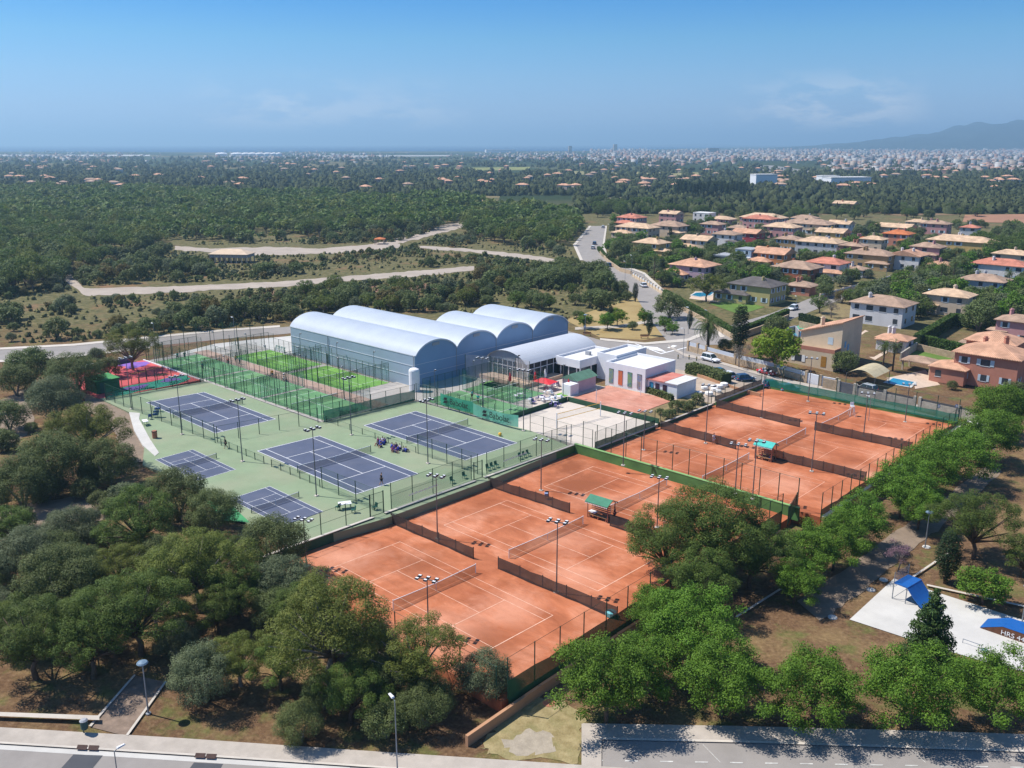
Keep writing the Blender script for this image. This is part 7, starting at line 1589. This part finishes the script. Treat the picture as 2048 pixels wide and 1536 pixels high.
def clusters(pts,kinds,rfun,nleaf,name,label,nc,merge_leaf):
    """the 300 that show largest become things, the rest one stuff object"""
    scored=[]
    for (x,y) in pts:
        k=kinds[int(rng.integers(len(kinds)))]; r=rfun(x,y); scored.append((r/y*(1 if -30<proj((x,y,0))[0]<2080 else .01),x,y,k,r))
    scored.sort(reverse=True); top=scored[:300]; rest=scored[300:]
    for i,(_,x,y,k,r) in enumerate(top):
        lz=label[k]+', '+zone(*proj((x,y,-.25))); plant(k,(x,y,-.25),r,lz,lz,i%2,nleaf,None,rng.uniform(.85,1.25),nc.get(k))
    by={}
    for (_,x,y,k,r) in rest: by.setdefault(k,[]).append((x,y,r))
    Vs=[];Qs=[];n0=0; mats_=[];mi=[]
    for k,L in by.items():
        for var in (0,1):
            lm,tm,hc,R0=proto(k,var+4,merge_leaf); v=np.empty(len(lm.vertices)*3,np.float32); lm.vertices.foreach_get('co',v); v=v.reshape(-1,3); nv=len(v)
            Lk=np.array(L[var::2]); 
            if len(Lk)==0: continue
            a=rng.uniform(0,6.28,len(Lk)); s=(Lk[:,2]/R0)
            X=(np.cos(a)[:,None]*v[None,:,0]-np.sin(a)[:,None]*v[None,:,1])*s[:,None]+Lk[:,0:1]; Y=(np.sin(a)[:,None]*v[None,:,0]+np.cos(a)[:,None]*v[None,:,1])*s[:,None]+Lk[:,1:2]; Zz=v[None,:,2]*s[:,None]*rng.uniform(.85,1.3,len(Lk))[:,None]-.25
            VV=np.stack([X,Y,Zz],2).reshape(-1,3); QQ=(np.arange(len(VV)).reshape(-1,4))+n0; n0+=len(VV); Vs.append(VV);Qs.append(QQ); mats_.append(ML[k]); mi+= [len(mats_)-1]*len(QQ)
    if Vs:
        me=npmesh(name,np.concatenate(Vs),np.concatenate(Qs),None)
        for m_ in mats_: me.materials.append(m_)
        me.polygons.foreach_set('material_index',np.array(mi,np.int32)); o=link(name,me); tag(o,label['*'],'woodland',None,'stuff')
fo=scatter(5200,FOREST,5.6,3,.24,.8)
clusters(fo,['pine','pine','pine','olive','pinel'],lambda x,y:rng.uniform(2.6,4.2)+3.0*max(0,fbm(x,y,1.6,2.)-.35),2400,'pine_forest',{'pine':'dark green pine in the forest beyond the club','pinel':'lighter green pine in the forest beyond the club','olive':'holm oak among the pines of the forest beyond the club','*':'mass of dark pines filling the forest beyond the club'},{'olive':('forest_oak','oak'),'pine':('forest_pine','pine tree'),'pinel':('forest_pine','pine tree')},105)
fo=scatter(1250,SCRUB,2.9,1.0,.51,2.2)
def rs(x,y):
    big=rng.random()<.34 and seen_clear(x,y,6)
    return rng.uniform(2.2,3.4) if big else rng.uniform(.7,1.7)
clusters(fo,['bush','bush','olive','olive','brown','grey'],rs,1800,'scrub_bushes',{'bush':'dark green bush in the scrubland behind the mid road','olive':'olive-green wild olive in the scrubland behind the mid road','brown':'yellow-brown dry bush in the scrubland behind the mid road','grey':'grey-green bush in the scrubland behind the mid road','*':'low bushes covering the scrubland behind the mid road'},{'olive':('wild_olive','shrub'),'grey':('wild_olive','shrub')},90)
# row of trees right behind the hall and around the upper street
for i in range(44):
    px=rng.uniform(600,1260); py=rng.uniform(585,632)-(px-600)*.02
    if not clear(px,py): continue
    p=G(px,py); k=('olive','pinel','olive','pine')[i%4]
    if UV(p)[0]>-176 and 100<UV(p)[1]<156: continue
    plant(k,tuple(p),rng.uniform(2.0,3.6),{'olive':'olive-green tree in the belt behind the hall','pinel':'light green pine in the belt behind the hall','pine':'dark pine in the belt behind the hall'}[k],'tree belt behind the hall, '+k,i%2,3000,None,1.0,('holm_oak','oak') if k=='olive' else None)
for i in range(34):
    px=rng.uniform(1060,1270); py=555+rng.uniform(-8,30) if px>1140 else 540+rng.uniform(0,40)
    if not clear(px,py): continue
    p=G(px,py); plant('olive',tuple(p),rng.uniform(2.6,4.2),'olive-green holm oak massed left of the bending street','holm oaks left of the bending street',i%2,3000,None,1.0,('holm_oak','oak'))
for i,(px,py) in enumerate([(1180+rng.uniform(0,230),rng.uniform(414,437)) for _ in range(44)]):
    p=G(px,py); plant('pine',tuple(p),rng.uniform(3.5,5.5),'tall dark pine in the belt behind the villas, '+('by the upper street' if px<1260 else 'above the tan roof cluster' if px<1340 else 'left of the white cubes'),'pines behind the villas, %d'%(0 if px<1260 else 1 if px<1340 else 2),i%2,2600)
for i,(px,py) in enumerate([(rng.uniform(1955,2080),rng.uniform(492,520)) for _ in range(26)]):
    p=G(px,py); plant('pine',tuple(p),rng.uniform(3.2,4.6),'near-black pine in the clump at the right edge','dark pine clump at the right edge',i%2,2600)
for i in range(60):
    px=rng.uniform(1430,1960); py=rng.uniform(424,441); k=('olive','pine','bush')[i%3]; p=G(px,py)
    plant(k,tuple(p),rng.uniform(2.4,4.2),{'olive':'olive-green tree in the belt along the back of the estate','pine':'dark pine in the belt along the back of the estate','bush':'shrub in the belt along the back of the estate'}[k],'belt along the back of the estate, '+k,i%2,2600 if k=='pine' else 1800,None,1.0,('belt_tree','tree'))
# garden greenery between the villas
hb=[(h[1],h[2],h[3]) for h in HS]; cnt=0; tr=0
while cnt<620 and tr<14000:
    tr+=1; px=rng.uniform(1222,2070); py=rng.uniform(440,640)
    lim=450 if px<1700 else 455
    if py<lim or py>600 and px<1700: continue
    if px<1500 and py>575: continue
    if any(abs(px-a)<w*.50 and -w*.42<py-b<w*.10 for a,b,w in hb): continue
    if any(inpoly(px,py,q) for q in ([(1175,440),(1213,440),(1213,520),(1290,543),(1340,586),(1460,690),(1330,700),(1150,520)],[(1420,655),(1540,622),(1620,592),(1800,540),(1825,560),(1740,590),(1580,645),(1430,695)])): continue
    p=G(px,py); k=('olive','bush','broad','olive','bush','pine','grey')[int(rng.integers(7))]; cnt+=1
    near_=min(HS,key=lambda h_:(h_[1]-px)**2+4*(h_[2]-py)**2)[0]
    for w_ in (' with ',' behind ',' beside ',' at ',',',' under ',' half ',' in '): near_=near_.split(w_)[0]
    lb_={'olive':'round olive-green garden tree','bush':'dark garden shrub','broad':'bright green garden tree','pine':'small garden pine','grey':'grey-green garden tree'}[k]+' near the '+near_
    plant(k,tuple(p),rng.uniform(1.5,3.6),lb_,lb_,cnt%2,1800,None,1.0,{'olive':('garden_tree','tree'),'grey':('garden_olive','olive tree'),'broad':('garden_tree','tree'),'bush':('garden_shrub','shrub')}.get(k))
# undergrowth in the near left grove and park
for i in range(70):
    px=rng.uniform(-40,260); py=rng.uniform(650,1130)
    if inpoly(px,py,[(200,690),(330,690),(330,940),(230,940),(200,800)]) or not clear(px,py): continue
    p=G(px,py); plant(('olive','bush','grey')[i%3],tuple(p),rng.uniform(1.0,2.2),{'olive':'olive bush among the trees left of the courts','bush':'low dark shrub among the trees left of the courts','grey':'grey-green shrub among the trees left of the courts'}[('olive','bush','grey')[i%3]],'undergrowth left of the courts, %d'%(i%3),i%2,6000,None,1.0,('undergrowth_shrub','shrub'))

# filler trees that close the canopy of the near left grove
GR=[(-60,1100),(250,1090),(600,1120),(640,1180),(760,1230),(960,1330),(930,1420),(860,1440),(640,1425),(520,1400),(330,1330),(230,1330),(120,1345),(-60,1340)]
cnt=0
for _ in range(4000):
    if cnt>=30: break
    px=rng.uniform(-80,980); py=rng.uniform(1090,1440)
    if not inpoly(px,py,GR): continue
    p=G(px,py); u,v=UV(p)
    if u>CLAY_A[0]-1 and v>CLAY_A[2]-2.0: continue
    if any((p.x-a)**2+(p.y-b)**2<(2.4)**2 for a,b,r_ in TREES): continue
    k=('olive','pine','grey','pinel','olive')[cnt%5]; cnt+=1
    gl_={'olive':'small holm oak','pine':'small dark pine','grey':'small grey olive','pinel':'small light green pine'}[k]+' in the left grove, '+('near the left picture edge' if px<180 else 'above the footpath lamp' if px<420 else 'left of the forked pine' if px<600 else 'behind the forked pine' if px<760 else 'by the front clay fence')
    plant(k,tuple(p),rng.uniform(2.0,3.4),gl_,gl_,cnt%2,N1,None,1.0,('holm_oak','oak') if k=='olive' else None)
# ================================================================== THE PLAIN, TOWN, SEA, MOUNTAINS
rng=np.random.default_rng(23)
def far_xy(px,py): p=P(px,py,-.25); return p.x,p.y
# woods of the plain, one mass of small crowns
def blob(n=6,m=4):
    V=[];Q=[]
    for j in range(m):
        ph=PI*(j+.5)/m*.62
        for i in range(n): a=2*PI*i/n+j*.4; V.append((math.sin(ph)*math.cos(a),math.sin(ph)*math.sin(a),math.cos(ph)*1.0+.0))
    V=np.array(V); 
    for j in range(m-1):
        for i in range(n): Q.append((j*n+i,(j+1)*n+i,(j+1)*n+(i+1)%n,j*n+(i+1)%n))
    return V,np.array(Q)
BV,BQ=blob()
def crowns(name,label,pts,mt):
    A=np.array(pts); n=len(A); nv=len(BV); s=A[:,2]; j=1+.28*np.random.default_rng(5).normal(size=(n,nv))
    X=BV[None,:,0]*s[:,None]*j+A[:,0:1]; Y=BV[None,:,1]*s[:,None]*j+A[:,1:2]; Zz=BV[None,:,2]*s[:,None]*j*1.15+A[:,2:3]*.25-.25
    V=np.stack([X,Y,Zz],2).reshape(-1,3); Q=(BQ[None]+np.arange(n)[:,None,None]*nv).reshape(-1,4)
    tag(link(name,npmesh(name,V,Q,mt)),label,'woodland',None,'stuff')
M_far=mat('leaf_far',(0.026,0.038,0.016),.9,.25,.02,spec=.1,island=.4,col2=(0.065,0.075,0.03))
pts=[]
CLR=[[(1490,318),(1620,326),(1650,340),(1560,338),(1480,326)],[(870,334),(1060,334),(1200,345),(1400,348),(1400,352),(1100,346),(880,340)],[(1930,428),(2060,428),(2060,446),(1930,444)],[(1160,395),(1460,395),(1460,402),(1160,404)],[(1500,402),(1700,400),(1700,410),(1500,412)]]
def dens(px,py):
    f=.5+.5*math.sin(px*.011+py*.21)*math.sin(px*.023-py*.13+1); g=.5+.5*math.sin(px*.05+py*.5)
    return (.12+.88*(f*.7+g*.3))*(1 if py>335 else .6)
k=0
while len(pts)<13000 and k<120000:
    k+=1; px=rng.uniform(-250,2300); py=316+ (rng.random()**1.1)*112
    if px<1150 and py>392: continue
    if px>1150 and py>436: continue
    if 1180<px<2048 and py>428 and px<1940: continue
    if any(inpoly(px,py,q) for q in CLR): continue
    if rng.random()>dens(px,py): continue
    if px>1350 and py<345 and rng.random()<.55: continue
    x,y=far_xy(px,py); pts.append((x,y,rng.uniform(1.6,3.6)*(1+y/5000)))
crowns('plain_woodland','dark tree-covered plain stretching from the forest to the sea',pts,M_far)
SC=scatter(5200,SCRUB,1.2)
SC=[q for q in SC if fbm(q[0],q[1],2.2)>.40 or rng.random()<.25]
crowns('ground_cover','low scrub and grass tussocks over the dry ground behind the mid road',[(x,y,rng.uniform(.25,.75)) for x,y in SC],mat('leaf_scrub',(0.075,0.085,0.03),.9,.3,.6,spec=.1,island=.4,col2=(0.19,0.17,0.08)))
# lines of cypresses in the plain: a far windbreak
pts=[(far_xy(1350+i*2.2+rng.uniform(-1,1),rng.uniform(386,398))+(rng.uniform(2.2,3.0),)) for i in range(66)]
A=[]
for i,(x,y,r) in enumerate(pts): plant('cyp',(x,y,-.25),1.5,'dark cypress in the long windbreak behind the villas','cypress windbreak behind the villas',0,700,None,rng.uniform(.9,1.4))
# fields, runway, tracks
for nm,q,c in (('field',[(1930,430),(2100,428),(2100,448),(1925,444)],(0.33,0.17,0.10)),('field',[(870,336),(1060,334),(1060,340),(880,342)],(0.20,0.21,0.06)),('field',[(1100,342),(1400,345),(1400,352),(1120,349)],(0.22,0.20,0.08)),('field',[(1160,394),(1460,396),(1460,406),(1165,408)],(0.15,0.12,0.07)),('field',[(1500,403),(1700,402),(1700,411),(1510,412)],(0.17,0.15,0.08)),('field',[(1660,414),(1760,420),(1920,430),(1800,432)],(0.20,0.13,0.07)),
 ('runway',[(1478,331),(1545,331),(1640,345),(1560,348)],(0.22,0.21,0.19)),('runway',[(1490,332),(1500,332),(1580,346),(1565,346)],(0.50,0.48,0.44)),('track',[(1281,374),(1290,364),(1293,358),(1296,358),(1295,365),(1288,374)],(0.45,0.42,0.36)),('runway',[(-200,309),(300,309.5),(300,312),(-200,312.5)],(0.42,0.40,0.38)),('runway',[(640,311),(900,310),(900,312.5),(640,314)],(0.34,0.33,0.31))):
    gpoly(nm,q,mat('field_%d%d%d'%tuple(int(v*100) for v in c),c,.95,.2,.01),.15)
# the coast: sea beyond a line of pixels, a thin sheet a little above the plain
m=MB(); top=[];sh=[(-400,303),(200,303.5),(420,305),(700,302.5),(1000,303),(1200,301.5),(1330,298),(1480,294.5)]
q=[P(a,b,0.1) for a,b in sh]+[Vector((9000,59000,.1)),Vector((-45000,59000,.1)),Vector((-45000,q0.y,.1)) if False else Vector((-45000,P(-400,303,.1).y,.1))]
m.sheet(q); 
ms=bpy.data.materials.new('sea_water'); ms.use_nodes=True; b=ms.node_tree.nodes['Principled BSDF']; b.inputs['Base Color'].default_value=(0.012,0.055,0.13,1); b.inputs['Roughness'].default_value=.55; b.inputs['Specular IOR Level'].default_value=.2
nn=nd(ms.node_tree,'ShaderNodeTexNoise'); nn.inputs['Scale'].default_value=.002; rr_=ramp(ms.node_tree,nn.outputs[0],[(.35,(0.010,0.045,0.115)),(.65,(0.016,0.065,0.15))]); gg=nd(ms.node_tree,'ShaderNodeNewGeometry'); ms.node_tree.links.new(gg.outputs[0],nn.inputs[0]); ms.node_tree.links.new(rr_.outputs[0],b.inputs[0])
struct('sea',m,ms)
# mountains: ridge mesh far beyond the town
def ridge(name,prof,d0,d1,rows,seed,foot=0.):
    r=np.random.default_rng(seed); n=90; xs0=prof[0][0]; xs1=prof[-1][0]; m=MB(); ph=r.uniform(0,6,8)
    for j in range(rows):
        f=j/(rows-1); d=d0+(d1-d0)*f
        for i in range(n):
            px=xs0+(xs1-xs0)*i/(n-1); py=np.interp(px,[a for a,_ in prof],[b for _,b in prof])
            t=(px-1024)/F; x=t*d; hmax=H+(287-py)/F*d1*1.0
            k=math.sin(PI*min(1,f*1.15)/2)**1.3 if f<.87 else 1-(f-.87)*2
            rel=1+.20*math.sin(px*.021+f*5+ph[0])*(1-f)+.13*math.sin(px*.047-f*9+ph[1])*(1-f*.6)+.06*math.sin(px*.11+f*14+ph[2])
            fe=min(1,(px-xs0)/60.,(xs1-px)/60.); m.v.append((x,d,foot+max(0,(hmax-foot))*k*rel*max(0,fe)**.7))
    for j in range(rows-1):
        for i in range(n-1): m.f.append((j*n+i,j*n+i+1,(j+1)*n+i+1,(j+1)*n+i))
    return struct(name,m,mat('hill_green',(0.02,0.036,0.034),.95,.4,.004,spec=.05,col2=(0.05,0.066,0.055)),True)
ridge('hills',[(1480,296),(1600,291),(1690,284.5),(1760,277),(1830,267),(1880,258),(1925,253),(1980,251),(2048,252),(2150,246),(2300,262),(2450,280)],6200,9000,14,3)
ridge('hills',[(1150,297),(1260,291),(1340,288),(1400,287),(1460,289),(1540,293),(1620,291),(1700,296)],17000,22000,6,8)
# town: thousands of pale blocks, one mass; nearest ones are things
def boxes(name,label,L,mats_,cat='town'):
    L=np.array(L); n=len(L); c=np.array([(-.5,-.5,0),(.5,-.5,0),(.5,.5,0),(-.5,.5,0),(-.5,-.5,1),(.5,-.5,1),(.5,.5,1),(-.5,.5,1)]); f=np.array([(4,5,6,7),(0,1,5,4),(1,2,6,5),(2,3,7,6),(3,0,4,7)])
    a=rng.uniform(0,PI,n); X=c[None,:,0]*L[:,3:4]; Y=c[None,:,1]*L[:,4:5]; V=np.stack([np.cos(a)[:,None]*X-np.sin(a)[:,None]*Y+L[:,0:1],np.sin(a)[:,None]*X+np.cos(a)[:,None]*Y+L[:,1:2],c[None,:,2]*L[:,5:6]-.3],2).reshape(-1,3)
    Q=(f[None]+np.arange(n)[:,None,None]*8).reshape(-1,4); me=npmesh(name,V,Q,None)
    for m_ in mats_: me.materials.append(m_)
    mi=np.repeat(rng.integers(0,len(mats_)-1,n),5); mi[0::5]=np.where(rng.random(n)<.5,len(mats_)-1,mi[0::5]); me.polygons.foreach_set('material_index',mi.astype(np.int32)); tag(link(name,me),label,cat,None,'stuff')
TM=[mat('town_white',(0.42,0.41,0.40),.9,.1,.01),mat('town_cream',(0.36,0.30,0.25),.9,.1,.01),mat('town_grey',(0.22,0.225,0.24),.9,.1,.01),mat('town_pink',(0.32,0.20,0.16),.9,.1,.01),mat('town_roof',(0.40,0.19,0.12),.9,.2,.01)]
L=[]; k=0
while len(L)<6500:
    k+=1; px=rng.uniform(1180,2300); py=300.5+rng.random()**1.35*44
    w=1.0 if py<322 else .30
    if px<1500: w*=max(0,1-(py-304)/34)*.9
    if 1470<px<1660 and 322<py<349: continue
    w*=.25+.75*max(0,math.sin(px*.031+py*.4)*math.sin(px*.017-py*.55+1)+.45)
    if rng.random()>w: continue
    x,y=far_xy(px,py); s=rng.uniform(5,10)*(1+y/9000); h=rng.choice((3,3.5,4.5,6,10),p=(.3,.25,.25,.14,.06))*(1+y/12000); L.append((x,y,0,s,s*rng.uniform(.5,1.2),h))
for _ in range(1500):
    px=rng.uniform(-200,1250); py=rng.uniform(303.5,318)+(rng.random()**3)*10; x,y=far_xy(px,py)
    if rng.random()<.5+.5*math.sin(px*.013): s=rng.uniform(6,15); L.append((x,y,0,s,s*.6,rng.choice((3,4,5,8))))
boxes('distant_town','pale buildings of the distant town spread along the coast',L,TM)
# houses of the plain: countable ones, each a thing of its own
HM=[TM[0],TM[1],TM[3]]; hb=MB(); hb.box((0,0,.5),(1,1,1)); rb=MB(); rb.add([(-.56,-.56,0),(.56,-.56,0),(.56,.56,0),(-.56,.56,0),(-.2,0,.5),(.2,0,.5)],[(0,1,5,4),(1,2,5),(2,3,4,5),(3,0,4)])
HW=[mesh('wall',hb,m_) for m_ in HM]; HR=[mesh('roof',rb,m_) for m_ in (RT['terra'],RT['brown'],RT['terra'])]
done=0
for _ in range(6000):
    if done>=190: break
    px=rng.uniform(-30,2080); py=rng.uniform(322,384)
    if px>1100 and py>392: continue
    if not (.35<.5+.5*math.sin(px*.017+2.0)*math.cos(py*.16)): continue
    if 1150<px<1480 and py>384: continue
    p=P(px,py,-.25); done+=1
    zone=('far left plain' if px<230 else 'left plain below the fuel tanks' if px<620 else 'middle plain' if px<1000 else 'plain behind the upper street' if px<1350 else 'plain behind the villas' if px<1680 else 'right plain below the town')+(', nearer the coast' if py<352 else ', nearer the forest')
    o=thing('farm_house','small pale tiled house among trees, '+zone,'house',p,rng.uniform(0,PI),'houses of the plain, '+zone); w,d,h=rng.uniform(7,13),rng.uniform(6,9),rng.uniform(4,6)
    i=int(rng.integers(3)); link('wall',HW[i],o,(0,0,0),0,(w,d,h)); link('roof',HR[int(rng.integers(3))],o,(0,0,h),0,(w,d,3.2))
for (px,py,w,d,h,l) in ((1692,372,46,20,9,'long white shed at the edge of the town'),(1655,366,22,14,8,'white building left of the long white shed'),(1526,372,24,16,12,'white frame building behind the villas'),(1425,305,60,30,22,'large pale block on the coast behind the town'),(1000,305,150,60,14,'long white terminal shed on the coast, middle'),(1230,303,20,20,40,'pale tower block on the coast'),(1140,305,16,16,32,'slim pale tower block on the coast'),(110,305,90,30,9,'flat white hangar by the sea, left')):
    p=P(px,py,-.25); o=thing('distant_building',l,'building',p); s=depth(p)/F
    m=MB(); m.box(p+LZ*(h/2-.2),(w,d,h),.15); mk('wall',m,M_white if 'white' in l else TM[1],o); m=MB(); m.box(p+LZ*(h+.3),(w+.6,d+.6,.9),.15); mk('roof',m,M_whiter,o)
for i,(px,r) in enumerate(((443,34),(474,36),(492,26),(505,26),(520,26),(535,22),(548,20),(558,18))):
    p=P(px,312.5,-.25); m=MB(); k=r*.62; m.lathe(p,[(k,0),(k,9),(k*.8,11.5),(k*.4,13),(.5,13.4)],18); solo('storage_tank',m,M_white,'white fuel tank near the coast, %s'%('leftmost large one' if i==0 else 'second large one' if i==1 else 'one of the smaller row'),'tank',None if i<2 else 'small fuel tanks')
# ---- haze in one closed box
m=MB(); zt=275.; X0=52000.; m.box((0,27500,(zt-3)/2-2),(2*X0,65400,zt+3)); hz=mk('haze',m,None); tag(hz,'thin blue summer haze over the plain and the sea','haze',None,'stuff')
mh=bpy.data.materials.new('haze_air'); mh.use_nodes=True; t=mh.node_tree; t.nodes.clear(); o=nd(t,'ShaderNodeOutputMaterial'); v=nd(t,'ShaderNodeVolumePrincipled'); v.inputs['Density'].default_value=1.75e-4; v.inputs['Color'].default_value=(0.50,0.78,1.0,1); v.inputs['Anisotropy'].default_value=0.25; t.links.new(v.outputs[0],o.inputs['Volume']); hz.data.materials.append(mh)
